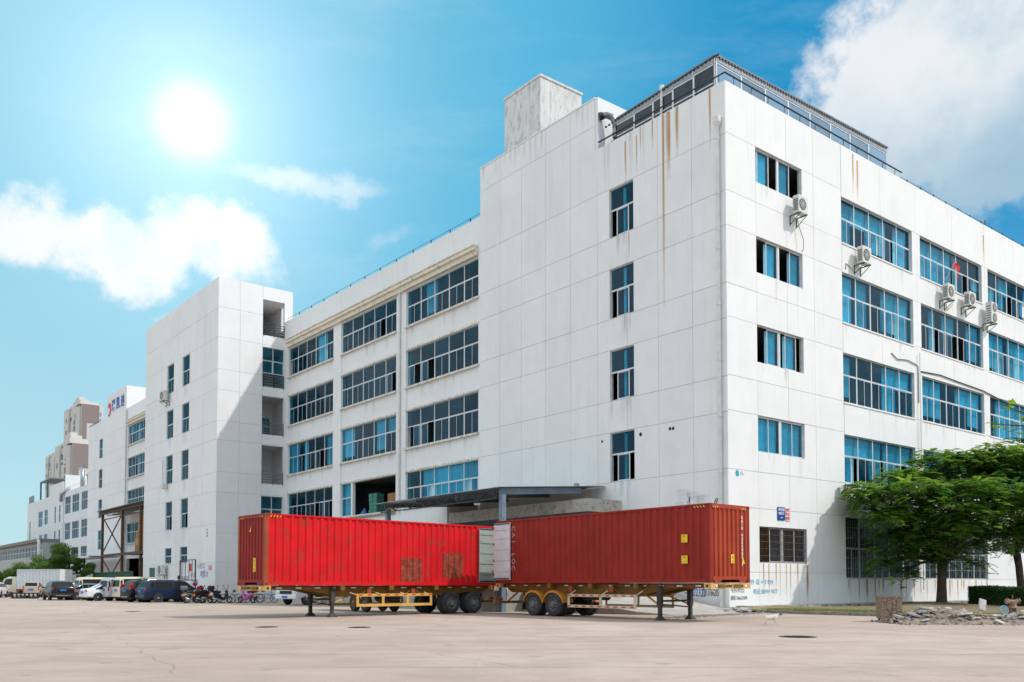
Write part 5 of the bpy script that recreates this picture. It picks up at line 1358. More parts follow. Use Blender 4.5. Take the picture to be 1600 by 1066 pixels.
def car(label, cat, name, px, Y, head, L_, W_, H_, col, kind, plate='plate_blue', rack=False, tail='low', group=None):
    x0 = (px - 800) / F * Y
    rt = thing(name, label, cat, (x0, Y, 0), R(90 - head), group)     # local +x is forward, origin under the middle
    pr = []
    for (f_, zb, zl, zr_) in PROF[kind]:
        zr2 = H_ + zr_ if zr_ <= 0 else zr_
        pr.append(((f_ - .5) * L_, zb, zl, zr2))
    w = W_ / 2; rings = []; 
    for i, (x, zb, zl, zt) in enumerate(pr):
        e = .86 if i in (0, len(pr) - 1) else (.95 if i in (1, len(pr) - 2) else 1.0)
        ww = w * e; k = max(0, min(1, (zt - zl) / (H_ - zl + 1e-6))); rw = ww * (.97 - .17 * k)
        half = [(ww * .8, zb), (ww * .97, zb + .1), (ww, (zb + zl) / 2), (ww * .975, zl), (rw, zt - .05 - .02 * k), (rw - .09, zt), (rw * .45, zt + .025)]
        rings.append([(x, y, z) for y, z in half] + [(x, -y, z) for y, z in reversed(half)])
    n = 14; mb = MB(); vs = [p for r in rings for p in r]; fs = []
    for i in range(len(rings) - 1):
        for k in range(n):
            k2 = (k + 1) % n; fs.append((i * n + k, i * n + k2, (i + 1) * n + k2, (i + 1) * n + k))
    fs += [tuple(range(n - 1, -1, -1)), tuple(range((len(rings) - 1) * n, len(rings) * n))]
    mb.add(vs, fs, col); mb.build('body', rt, smooth=True, sharp=30)
    def lerp(p, q, t): return tuple(a_ + (b_ - a_) * t for a_, b_ in zip(p, q))
    def quad_in(p00, p10, p11, p01, u0, u1, v0, v1, off):
        A = lerp(lerp(p00, p10, u0), lerp(p01, p11, u0), v0); B_ = lerp(lerp(p00, p10, u1), lerp(p01, p11, u1), v0)
        C_ = lerp(lerp(p00, p10, u1), lerp(p01, p11, u1), v1); D_ = lerp(lerp(p00, p10, u0), lerp(p01, p11, u0), v1)
        return [tuple(a_ + b_ for a_, b_ in zip(p, off)) for p in (A, B_, C_, D_)]
    for sg in (0, 1):
        ib, it = (3, 4) if sg == 0 else (10, 9)
        for i in range(len(rings) - 1):
            h0 = pr[i][3] - pr[i][2]; h1 = pr[i + 1][3] - pr[i + 1][2]
            if max(h0, h1) > .3 and (min(h0, h1) > .03) and pr[i][0] > pr[0][0]:
                q = quad_in(rings[i][ib], rings[i + 1][ib], rings[i + 1][it], rings[i][it], .05, .95, .10, .90, (0, .012 if sg == 0 else -.012, 0))
                mb = MB(); mb.add(q, [(0, 1, 2, 3)], 'car_glass'); mb.build('side_window', rt)
    for i in range(len(rings) - 1):
        dz = abs(pr[i + 1][3] - pr[i][3]); dx = pr[i + 1][0] - pr[i][0]
        if dz / dx > .35 and dz > .25:
            s_ = 1 if pr[i + 1][3] < pr[i][3] else -1
            q = quad_in(rings[i][5], rings[i + 1][5], rings[i + 1][8], rings[i][8], .08, .92, .03, .97, (s_ * .014, 0, .014))
            mb = MB(); mb.add(q, [(0, 1, 2, 3)], 'car_glass'); mb.build('windscreen' if s_ > 0 else 'rear_window', rt)
    # underside, wheels
    mb = MB(); mb.box(-L_ * .46, L_ * .46, -w * .8, w * .8, .22, .36, 'plastic_black'); mb.build('underbody', rt)
    r = .34 if kind != 'sedan' else .32
    for x in (-L_ * .30, L_ * .315):
        for sg in (-1, 1):
            M = Matrix.Translation((x, sg * (w + .004), r)) @ Matrix.Rotation(R(-90) * sg, 4, 'X')
            mb = MB(); mb.lathe([(r + .06, .0), (r + .06, .004), (0, .004)], 'plastic_black', 16, M)
            mb.build('wheel_arch', rt)
            wheel(rt, x, sg * (w - .09), sg, r, .22, rimmat='rim_alloy', n=16)
    xr = pr[0][0]; zl = pr[1][2]
    for sg in (-1, 1):
        mb = MB(); ya, yb = sorted((sg * w * .52, sg * w * .93)); 
        if tail == 'tall': ya, yb = sorted((sg * w * .82, sg * w * .95)); mb.bevbox(xr - .01, xr + .12, ya, yb, zl - .28, zl + .12, .02, 'tail_red')
        elif tail == 'zig': mb.bevbox(xr - .0, xr + .22, ya, yb, zl - .10, zl + .03, .03, 'tail_red'); y0_, y1_ = sorted((sg * w * .80, sg * w * .90)); mb.bevbox(xr + .03, xr + .3, y0_, y1_, zl + .03, zl + .35, .02, 'tail_red')
        else: mb.bevbox(xr - .0, xr + .16, ya, yb, zl - .16, zl - .01, .03, 'tail_red')
        mb.build('tail_light', rt)
        mb = MB(); ya, yb = sorted((sg * w * .5, sg * w * .9)); xf = pr[-1][0]; mb.bevbox(xf - .3, xf - .02, ya, yb, .58, .72, .03, 'lamp_clear'); mb.build('headlight', rt)
        mb = MB(); xm = pr[-3][0] - .25; ya, yb = sorted((sg * w * 1.0, sg * (w + .17))); mb.bevbox(xm, xm + .1, ya, yb, pr[-3][2] + .0, pr[-3][2] + .14, .02, col); mb.build('mirror', rt)
    mb = MB(); mb.bevbox(xr - .04, xr + .12, -w * .84, w * .84, .34, .56, .04, 'plastic_black' if kind in ('suv',) else col); mb.build('rear_bumper', rt)
    mb = MB(); mb.box(xr - .055, xr - .005, -.24, .24, zl - .26, zl - .12, plate); mb.build('number_plate', rt)
    if kind == 'suv':
        mb = MB(); mb.box(xr - .06, xr - .041, -w * .6, w * .6, .38, .43, 'chrome'); mb.build('bumper_trim', rt)
    if rack:
        for sg in (-1, 1):
            mb = MB(); mb.tube([(-L_ * .33, sg * w * .68, H_ - .02), (-L_ * .3, sg * w * .70, H_ + .05), (L_ * .08, sg * w * .70, H_ + .05), (L_ * .12, sg * w * .68, H_ - .03)], .018, 'chrome', 6); mb.build('roof_rail', rt)
    return rt
GC = 'cars and vans parked in front of the stair tower'
car('dark navy people carrier at the right end of the parked row beside the motorbikes', 'car', 'parked_car', 268, 68.3, 43, 4.85, 1.88, 1.68, 'car_navy', 'mpv', rack=True, group=GC)
car('black suv with zigzag red tail lights just left of the navy people carrier', 'car', 'parked_suv', 241, 69.6, 42, 4.6, 1.85, 1.68, 'car_black', 'suv', tail='zig', group=GC)
car('pale cream van hidden mostly behind the black suv with zigzag lights', 'van', 'parked_van', 225, 73.4, 42, 4.6, 1.75, 1.95, 'car_cream', 'van', tail='tall', group=GC)
car('silver van with tall red tail lamp between the cream van and white saloon', 'van', 'parked_van', 205, 74.2, 40, 4.6, 1.7, 1.90, 'car_silver', 'van', tail='tall', group=GC)
car('white saloon car parked in front of the cream van', 'car', 'parked_car', 175, 73.8, 46, 4.6, 1.8, 1.45, 'car_white', 'sedan', group=GC)
car('cream minivan with dark side windows directly behind the white saloon', 'van', 'parked_van', 165, 79.0, 48, 4.8, 1.75, 1.95, 'car_cream', 'van', tail='tall', group=GC)
car('grey saloon car squeezed left of the cream minivan', 'car', 'parked_car', 140, 77.6, 42, 4.6, 1.8, 1.45, 'car_grey', 'sedan', group=GC)
car('light blue white saloon between the black suv in the yard and the grey saloon', 'car', 'parked_car', 126, 81.5, 42, 4.6, 1.8, 1.48, 'car_white', 'sedan', group=GC)
car('black suv standing alone in the yard with blue plate, left of the parked row', 'car', 'parked_suv', 92, 76.9, -36, 4.65, 1.88, 1.64, 'car_black', 'suv', rack=True, group=GC)
car('white microbus with black windows parked in front of the ribbed white lorry box', 'van', 'parked_van', 131, 97.0, 45, 4.8, 1.8, 1.85, 'car_white', 'van', tail='tall', group=GC)
car('small brownish hatchback in front of the open rear of the ribbed lorry box', 'car', 'parked_car', 53, 91.0, -22, 4.0, 1.5, 1.62, 'car_brown', 'mpv', tail='tall', group=GC)
car('white hatchback left of the black and white barrier, below the lorry cab', 'car', 'parked_car', -7, 90.0, -18, 4.1, 1.7, 1.55, 'car_white', 'mpv', tail='tall', group=GC)
car('white car cut by the picture edge beyond the white hatchback', 'car', 'parked_car', -40, 90.0, -40, 4.4, 1.75, 1.45, 'car_white', 'sedan', group=GC)

def lorry(label, X, Y, yaw, box_l, box_h0, box_h1, cabcol, boxmat, open_rear=False, plate='plate_blue'):
    """cab-over light lorry, local +x forward; cab front at x = 0"""
    rt = thing('box_truck', label, 'truck', (X, Y, 0), yaw)
    w = .95
    prof = [(-1.75, .55, 2.05), (-1.72, .5, 2.12), (-.75, .5, 2.15), (-.28, .5, 1.95), (-.06, .5, 1.25), (.0, .5, 1.15), (.02, .55, .9)]
    mb = MB(); vs = []; fs = []
    for i, (x, zb, zt) in enumerate(prof):
        k = max(0, (zt - 1.2) / .95); vs += [(x, w * .95, zb), (x, w, zb + .1), (x, w, min(zt, 1.25)), (x, w - .09 * k, zt - .06), (x, w - .2, zt), (x, -w + .2, zt), (x, -w + .09 * k, zt - .06), (x, -w, min(zt, 1.25)), (x, -w, zb + .1), (x, -w * .95, zb)]
    n = 10
    for i in range(len(prof) - 1):
        for k in range(n): k2 = (k + 1) % n; fs.append((i * n + k, i * n + k2, (i + 1) * n + k2, (i + 1) * n + k))
    fs += [tuple(range(n - 1, -1, -1)), tuple(range((len(prof) - 1) * n, len(prof) * n))]
    mb.add(vs, fs, cabcol); mb.build('cab', rt, smooth=True, sharp=30)
    for sg in (-1, 1):
        mb = MB(); y_ = sg * (w + .006); mb.add([(-1.25, y_, 1.3), (-.22, y_, 1.3), (-.5, sg * (w - .06), 1.9), (-1.25, sg * (w - .06), 1.95)], [(0, 1, 2, 3)], 'car_glass'); mb.build('side_window', rt)
        mb = MB(); ya, yb = sorted((sg * w * .6, sg * w * .95)); mb.bevbox(-.06, .05, ya, yb, .72, .92, .02, 'lamp_clear'); mb.build('headlight', rt)
        mb = MB(); ya, yb = sorted((sg * (w + .02), sg * (w + .2))); mb.bevbox(-.2, -.14, ya, yb, 1.3, 1.65, .02, 'plastic_black'); mb.build('mirror', rt)
    mb = MB(); mb.add([(-.035, w * .85, 1.28), (-.035, -w * .85, 1.28), (-.26, -w * .75, 1.9), (-.26, w * .75, 1.9)], [(0, 1, 2, 3)], 'car_glass'); mb.build('windscreen', rt)
    mb = MB(); mb.bevbox(-.1, .12, -w, w, .42, .68, .04, cabcol); mb.build('front_bumper', rt)
    mb = MB(); mb.box(.03, .055, -w * .55, w * .55, .74, .95, 'plastic_black'); mb.build('radiator_grille', rt)
    mb = MB(); mb.box(.121, .135, -.24, .24, .48, .62, plate); mb.build('number_plate', rt)
    mb = MB(); mb.box(-1.9 - box_l, -1.2, -.4, -.25, .5, .68, 'axle_dark'); mb.box(-1.9 - box_l, -1.2, .25, .4, .5, .68, 'axle_dark'); mb.build('chassis', rt)
    for x in (-.95, -1.9 - box_l * .70):
        for sg in (-1, 1):
            wheel(rt, x, sg * (w - .12), sg, .37, .24, rimmat='rim_dusty', n=16)
    if box_h1:
        x1, x0 = -1.9, -1.9 - box_l; wb_ = 1.05
        if open_rear:
            for sg in (-1, 1):
                mb = corrugated(lambda u, h, d, sg=sg: (x0 + u, sg * (wb_ - d), box_h0 + h), box_l, box_h1 - box_h0, .3, .04, boxmat); mb.build('side_panel', rt)
            mb = MB(); mb.box(x0, x1, -wb_, wb_, box_h1, box_h1 + .06, boxmat); mb.build('box_roof', rt)
            mb = MB(); mb.box(x0, x1, -wb_, wb_, box_h0 - .1, box_h0, 'axle_dark'); mb.box(x1 - .04, x1, -wb_ + .05, wb_ - .05, box_h0, box_h1, 'axle_dark'); mb.build('box_floor', rt)
            mb = MB()
            for sg in (-1, 1): ya, yb = sorted((sg * wb_, sg * (wb_ + .06))); mb.box(x0 - .07, x0, ya, yb, box_h0, box_h1, 'plastic_black')
            mb.build('rear_frame', rt)
            mb = MB()
            for k in range(4): mb.bevbox(x0 + .3, x0 + 1.0, -.8, .5, box_h0 + .02 + k * .32, box_h0 + .3 + k * .32, .02, 'carton')
            tag(mb.build('load', rt), kind='stuff')
        else:
            for sg in (-1, 1):
                mb = corrugated(lambda u, h, d, sg=sg: (x0 + u, sg * (wb_ - d), box_h0 + h), box_l, box_h1 - box_h0, .36, .035, boxmat); mb.build('side_panel', rt)
            mb = MB(); mb.box(x0, x1, -wb_ - .02, wb_ + .02, box_h1, box_h1 + .08, boxmat); mb.build('box_roof', rt)
            mb = MB(); mb.box(x1 - .03, x1 + .02, -wb_, wb_, box_h0, box_h1, boxmat); mb.box(x0 - .02, x0 + .03, -wb_, wb_, box_h0, box_h1, boxmat); mb.build('box_end', rt)
            mb = MB(); mb.box(x0, x1, -wb_, wb_, box_h0 - .12, box_h0, 'orange_rust'); mb.build('box_floor', rt)
    return rt
simple('box_cream', (.66, .63, .54), .6, var=.08, rust=.1); simple('box_white', (.62, .64, .65), .6, var=.06)
k_ = 95.0
lorry('cream cab lorry with tall white ribbed box facing left in front of the trees', (12 - 800) / F * k_, k_, R(172), 4.9, .85, 2.85, 'car_cream', 'box_white')
k_ = 97.0
lorry('ribbed cream box lorry with open dark rear doorway facing right toward the factory', (152 - 800) / F * k_, k_, R(14), 4.0, .7, 2.35, 'car_white', 'box_cream', True)
lorry('white lorry cab facing the yard, seen under the bright red container', -14.75, 58.0, R(-122), 4.2, 1.0, 2.9, 'car_white', 'box_white')
fb = thing('flatbed_trailer', 'dark flatbed trailer standing in the shade behind the yellow trailer', 'trailer', (-7.0, 45.2, 0), R(128))
mb = MB(); mb.box(-2.0, 4.2, -.85, .85, 1.02, 1.12, 'axle_dark'); mb.build('deck', fb)
mb = MB(); mb.box(-2.0, 4.2, -.4, -.28, .8, 1.02, 'axle_dark'); mb.box(-2.0, 4.2, .28, .4, .8, 1.02, 'axle_dark'); mb.build('frame_rail', fb)
for x in (-.6, .55):
    for sg in (-1, 1): wheel(fb, x, sg * .8, sg, .45, .26, n=18)
br_ = thing('road_barrier', 'low black slatted barrier with white gaps beside the parked hatchbacks', 'barrier', ((40 - 800) / F * 84, 84, 0), R(-4))
mb = MB(); mb.box(-1.3, 1.3, -.1, .1, .46, .56, 'plastic_black'); mb.box(-1.3, 1.3, -.12, .12, 0, .12, 'plastic_black'); mb.build('rail', br_)
for i in range(7):
    mb = MB(); mb.box(-1.28 + i * .41, -1.14 + i * .41, -.08, .08, .12, .46, 'plastic_black'); mb.build('slat', br_)
mb = MB(); mb.box(-1.14, 1.2, -.04, .04, .3, .45, 'paint_white'); mb.build('panel', br_)

# ---------------------------------------------------------------- motorbikes and bicycles
def spoked(rt, x, r, thick, rim='chrome', spokes=10):
    M = Matrix.Translation((x, 0, r)) @ Matrix.Rotation(R(90), 4, 'X')
    mb = MB(); t = thick
    mb.lathe([(r - t, -t * .5), (r - t * .3, -t * .7), (r, 0), (r - t * .3, t * .7), (r - t, t * .5)], 'tyre', 22, M, closed=True); w_ = mb.build('wheel', rt, smooth=True)
    mb = MB(); mb.lathe([(r - t - .02, -.012), (r - t, -.012), (r - t, .012), (r - t - .02, .012)], rim, 22, M, closed=True)
    for k in range(spokes):
        a_ = k * 2 * math.pi / spokes; mb.tube([M @ Vector((0, 0, 0)), M @ Vector(((r - t) * math.cos(a_), (r - t) * math.sin(a_), 0))], .006, rim, 4)
    mb.tube([M @ Vector((0, 0, -.05)), M @ Vector((0, 0, .05))], .03, rim, 8); mb.build('rim', w_)
def motorbike(label, X, Y, yaw, body='plastic_black', topbox=None, screen=False, helmet=False, scooter=False):
    rt = thing('motorbike', label, 'motorbike', (X, Y, 0), yaw, 'motorbikes parked by the stair tower')
    r = .25 if scooter else .29
    spoked(rt, -.62, r, .09); spoked(rt, .64, r, .08)
    mb = MB(); mb.tube([(.64, 0, r), (.50, 0, .72), (.42, 0, .98)], .035, 'chrome', 8); mb.build('fork', rt)
    mb = MB()
    if scooter:
        mb.tube([(-.72, 0, .62), (-.55, 0, .66), (-.2, 0, .52), (-.05, 0, .34), (.2, 0, .32), (.34, 0, .5), (.42, 0, .9)], [.05, .17, .17, .13, .12, .12, .1], body, 10)
    else:
        mb.tube([(-.85, 0, .78), (-.6, 0, .74), (-.2, 0, .62), (.0, 0, .5), (.3, 0, .62), (.42, 0, .85)], [.04, .1, .09, .08, .07, .05], body, 8)
        mb.tube([(-.2, 0, .4), (0, 0, .32), (.22, 0, .38)], [.1, .15, .12], 'galv', 8)
    mb.build('frame', rt, smooth=True)
    if not scooter:
        mb = MB(); mb.tube([(-.12, 0, .78), (.0, 0, .84), (.2, 0, .86), (.36, 0, .80)], [.07, .13, .14, .07], body, 10); mb.build('fuel_tank', rt, smooth=True)
    mb = MB(); mb.tube([(-.82, 0, .86), (-.6, 0, .82), (-.3, 0, .80), (-.1, 0, .82)], [.05, .12, .12, .08], 'seat_black', 10); mb.build('seat', rt, smooth=True)
    mb = MB(); mb.tube([(.28, -.36, 1.02), (.38, -.2, 1.06), (.42, 0, 1.0), (.38, .2, 1.06), (.28, .36, 1.02)], .018, 'dark_metal', 6); mb.build('handlebar', rt)
    for sg in (-1, 1):
        mb = MB(); mb.tube([(.36, sg * .22, 1.05), (.34, sg * .3, 1.25)], .01, 'dark_metal', 5); mb.bevbox(.32, .345, sg * .3 - .06, sg * .3 + .06, 1.2, 1.3, .01, 'plastic_black'); mb.build('mirror', rt)
    mb = MB(); mb.lathe([(0, 0), (.07, .02), (.09, .1), (.08, .12), (0, .13)], 'lamp_clear', 12, Matrix.Translation((.44, 0, .9)) @ Matrix.Rotation(R(90), 4, 'Y')); mb.build('headlight', rt, smooth=True)
    mb = MB(); mb.bevbox(-.93, -.85, -.07, .07, .76, .86, .02, 'tail_red'); mb.build('tail_light', rt)
    mb = MB(); mb.box(-.97, -.955, -.13, .13, .52, .70, 'plate_yellow'); mb.build('number_plate', rt)
    mb = MB(); mb.tube([(-.98, 0, .72), (-.97, 0, .4), (-.9, 0, .3)], .02, 'plastic_black', 5); mb.box(-.96, -.94, -.1, .1, .28, .5, 'plastic_black'); mb.build('mudguard', rt)
    mb = MB(); mb.tube([(-.05, -.16, .28), (-.5, -.18, .30), (-.85, -.18, .38)], [.03, .05, .055], 'chrome', 8); mb.build('exhaust', rt, smooth=True)
    if topbox:
        mb = MB(); mb.bevbox(-1.08, -.66, -.22, .22, .95, 1.26, .08, topbox); mb.build('top_box', rt, smooth=False)
        mb = MB(); mb.box(-1.0, -.7, -.12, .12, .88, .95, 'dark_metal'); mb.build('rack', rt)
    if screen:
        mb = MB(); mb.add([(.5, -.2, .95), (.5, .2, .95), (.38, .16, 1.38), (.38, -.16, 1.38)], [(0, 1, 2, 3)], 'grey_glass'); mb.build('windscreen', rt)
    if helmet:
        he = thing('helmet', 'glossy red helmet hung on the raised mirror of a motorbike', 'helmet', (X + .05, Y, 1.30), yaw)
        mb = MB(); mb.lathe([(0, .24), (.09, .225), (.15, .16), (.165, .06), (.15, -.03), (.13, -.05)], 'helmet_red', 14); mb.build('shell', he, smooth=True)
        mb = MB(); mb.lathe([(.168, .02), (.172, .1), (.15, .17)], 'plastic_black', 14); mb.build('visor', he, smooth=True)
    return rt
def gx(px, Y): return (px - 800) / F * Y
motorbike('motorbike with round white headlamp facing out beside the navy car', gx(291, 64.5), 64.5, R(-75), 'car_silver')
motorbike('old motorbike with grey panniers and yellow plate below the red helmet', gx(304, 63.8), 63.8, R(58), 'car_grey', 'car_grey', helmet=True)
motorbike('black motorbike with yellow plate and raised mirrors between old bike and scooter', gx(319, 64.3), 64.3, R(62), 'plastic_black')
motorbike('red scooter with domed dark top box next to the teal leg shield', gx(331, 65.0), 65.0, R(45), 'moto_red', 'moto_red', scooter=True)
motorbike('black scooter with yellow plate under the steel gate post', gx(347, 64.3), 64.3, R(50), 'seat_black', 'seat_black', scooter=True)
motorbike('pink and purple electric scooter half hidden under the container corner', gx(386, 64.8), 64.8, R(150), 'moto_pink', None, scooter=True)
def bicycle(label, X, Y, yaw, col, basket=False, rim='chrome'):
    rt = thing('bicycle', label, 'bicycle', (X, Y, 0), yaw, 'bicycles leaning under the container')
    spoked(rt, -.5, .33, .04, rim, 12); spoked(rt, .53, .33, .04, rim, 12)
    mb = MB()
    for a_, b_ in (((-.5, 0, .33), (-.15, 0, .3)), ((-.15, 0, .3), (-.28, 0, .82)), ((-.5, 0, .33), (-.24, 0, .68)), ((-.24, 0, .68), (.34, 0, .76)), ((-.15, 0, .3), (.36, 0, .66)), ((.53, 0, .33), (.36, 0, .66)), ((.36, 0, .66), (.31, 0, .96))): mb.tube([a_, b_], .018, col, 6)
    mb.build('frame', rt)
    mb = MB(); mb.tube([(.2, -.28, 1.0), (.31, -.1, .99), (.31, .1, .99), (.2, .28, 1.0)], .013, 'dark_metal', 6); mb.build('handlebar', rt)
    mb = MB(); mb.tube([(-.42, 0, .86), (-.3, 0, .88), (-.14, 0, .87)], [.08, .07, .025], 'seat_black', 8); mb.build('saddle', rt)
    if basket:
        mb = MB()
        for k in range(6):
            mb.tube([(.38 + .06 * k, -.15, .75), (.36 + .07 * k, -.16, .98)], .006, 'chrome', 4); mb.tube([(.38 + .06 * k, .15, .75), (.36 + .07 * k, .16, .98)], .006, 'chrome', 4)
        mb.tube([(.36, -.16, .98), (.72, -.16, .98), (.72, .16, .98), (.36, .16, .98), (.36, -.16, .98)], .01, 'chrome', 5); mb.build('basket', rt)
    return rt
simple('bike_blue', (.04, .22, .45), .4); simple('bike_white', (.6, .6, .6), .4); simple('bike_purple', (.12, .06, .35), .4)
bicycle('blue bicycle with thin wheels just right of the black scooter', gx(361, 65.5), 65.5, R(20), 'bike_blue')
bicycle('white framed bicycle between the blue bicycle and pink scooter', gx(372, 65.2), 65.2, R(-25), 'bike_white', True)
bicycle('dark bicycle behind the pink electric scooter', gx(396, 66.0), 66.0, R(-15), 'bike_purple')
bicycle('bicycle with large pale wheel seen below the orange container corner', gx(408, 65.0), 65.0, R(12), 'bike_white')
bicycle('small light blue bicycle, last of the bicycles toward the white lorry', gx(418, 65.8), 65.8, R(-5), 'bike_blue', rim='bike_blue')

# ---------------------------------------------------------------- background buildings
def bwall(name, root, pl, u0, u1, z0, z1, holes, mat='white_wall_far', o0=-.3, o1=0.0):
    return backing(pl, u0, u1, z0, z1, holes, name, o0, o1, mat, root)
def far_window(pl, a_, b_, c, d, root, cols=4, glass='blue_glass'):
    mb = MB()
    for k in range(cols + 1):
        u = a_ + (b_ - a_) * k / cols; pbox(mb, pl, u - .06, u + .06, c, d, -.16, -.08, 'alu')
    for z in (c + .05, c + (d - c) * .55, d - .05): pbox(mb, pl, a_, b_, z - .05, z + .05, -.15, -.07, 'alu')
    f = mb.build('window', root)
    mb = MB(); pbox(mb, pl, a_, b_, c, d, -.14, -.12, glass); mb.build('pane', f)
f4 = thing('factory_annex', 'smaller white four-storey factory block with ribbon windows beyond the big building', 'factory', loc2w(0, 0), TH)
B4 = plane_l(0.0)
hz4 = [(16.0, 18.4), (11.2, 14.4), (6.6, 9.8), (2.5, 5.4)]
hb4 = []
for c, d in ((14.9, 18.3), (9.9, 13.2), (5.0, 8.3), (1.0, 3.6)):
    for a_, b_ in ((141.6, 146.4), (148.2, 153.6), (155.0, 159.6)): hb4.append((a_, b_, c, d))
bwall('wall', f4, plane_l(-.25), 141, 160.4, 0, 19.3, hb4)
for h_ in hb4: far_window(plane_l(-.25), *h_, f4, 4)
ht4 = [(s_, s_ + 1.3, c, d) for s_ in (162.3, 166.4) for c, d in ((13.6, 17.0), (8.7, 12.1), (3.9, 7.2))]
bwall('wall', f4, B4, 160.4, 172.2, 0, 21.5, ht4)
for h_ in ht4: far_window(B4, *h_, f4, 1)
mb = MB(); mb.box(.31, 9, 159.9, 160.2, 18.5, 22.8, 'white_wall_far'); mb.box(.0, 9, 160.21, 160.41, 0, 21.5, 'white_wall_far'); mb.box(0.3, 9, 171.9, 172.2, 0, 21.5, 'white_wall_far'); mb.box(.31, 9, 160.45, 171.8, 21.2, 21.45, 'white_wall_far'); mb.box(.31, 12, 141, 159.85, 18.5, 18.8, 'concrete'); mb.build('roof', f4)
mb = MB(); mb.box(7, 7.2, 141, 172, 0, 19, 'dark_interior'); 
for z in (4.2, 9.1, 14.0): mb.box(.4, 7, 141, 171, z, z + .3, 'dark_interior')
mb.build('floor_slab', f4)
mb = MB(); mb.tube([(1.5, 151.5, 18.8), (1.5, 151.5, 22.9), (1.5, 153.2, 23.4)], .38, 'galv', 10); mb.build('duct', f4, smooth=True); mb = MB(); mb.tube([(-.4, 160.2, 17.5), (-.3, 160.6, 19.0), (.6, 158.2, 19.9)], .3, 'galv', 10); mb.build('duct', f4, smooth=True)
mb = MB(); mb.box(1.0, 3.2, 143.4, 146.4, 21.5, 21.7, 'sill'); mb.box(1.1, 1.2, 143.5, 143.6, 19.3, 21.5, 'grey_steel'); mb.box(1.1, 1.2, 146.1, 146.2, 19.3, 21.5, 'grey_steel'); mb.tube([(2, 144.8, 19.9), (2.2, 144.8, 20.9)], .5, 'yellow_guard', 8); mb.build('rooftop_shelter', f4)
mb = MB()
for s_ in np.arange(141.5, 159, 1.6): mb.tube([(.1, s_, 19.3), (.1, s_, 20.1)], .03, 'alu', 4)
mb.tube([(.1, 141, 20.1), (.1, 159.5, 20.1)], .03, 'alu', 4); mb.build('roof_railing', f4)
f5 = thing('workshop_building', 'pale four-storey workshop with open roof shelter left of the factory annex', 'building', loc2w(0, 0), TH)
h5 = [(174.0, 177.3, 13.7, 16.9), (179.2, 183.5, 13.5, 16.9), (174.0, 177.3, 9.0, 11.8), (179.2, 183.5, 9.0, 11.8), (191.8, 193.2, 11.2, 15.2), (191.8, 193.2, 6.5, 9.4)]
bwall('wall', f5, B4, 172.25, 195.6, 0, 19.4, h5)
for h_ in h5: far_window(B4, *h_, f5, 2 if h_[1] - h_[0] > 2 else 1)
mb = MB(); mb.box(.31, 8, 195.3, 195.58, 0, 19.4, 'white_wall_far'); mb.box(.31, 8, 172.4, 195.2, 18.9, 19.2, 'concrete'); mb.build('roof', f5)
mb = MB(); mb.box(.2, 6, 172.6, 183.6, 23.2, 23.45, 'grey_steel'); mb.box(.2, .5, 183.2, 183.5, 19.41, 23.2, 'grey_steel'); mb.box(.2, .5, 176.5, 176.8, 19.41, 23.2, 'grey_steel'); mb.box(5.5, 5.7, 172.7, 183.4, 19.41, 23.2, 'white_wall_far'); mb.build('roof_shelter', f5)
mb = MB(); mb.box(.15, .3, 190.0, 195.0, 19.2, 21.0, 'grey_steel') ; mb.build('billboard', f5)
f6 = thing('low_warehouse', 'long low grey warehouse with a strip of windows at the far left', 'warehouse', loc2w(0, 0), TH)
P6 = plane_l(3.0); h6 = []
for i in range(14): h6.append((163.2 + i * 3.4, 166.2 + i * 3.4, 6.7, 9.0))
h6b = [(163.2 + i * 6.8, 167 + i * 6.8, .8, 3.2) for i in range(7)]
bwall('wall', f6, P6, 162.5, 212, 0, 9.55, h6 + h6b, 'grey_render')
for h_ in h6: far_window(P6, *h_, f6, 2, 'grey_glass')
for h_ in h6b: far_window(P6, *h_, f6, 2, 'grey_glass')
mb = MB(); mb.box(-4.0, 6, 162.2, 212.4, 9.56, 10.2, 'dark_roof'); mb.build('roof', f6)
mb = MB(); mb.box(-3.0, 6, 162.2, 162.49, 0, 9.5, 'grey_render'); mb.build('end_wall', f6)
mb = MB(); mb.tube([(-3.8, 161.8, 0), (-3.8, 161.8, 9.4), (-3.8, 163.0, 10.6), (-3.8, 164.6, 10.7)], .28, 'white_plastic', 10); mb.build('vent_pipe', f6, smooth=True)

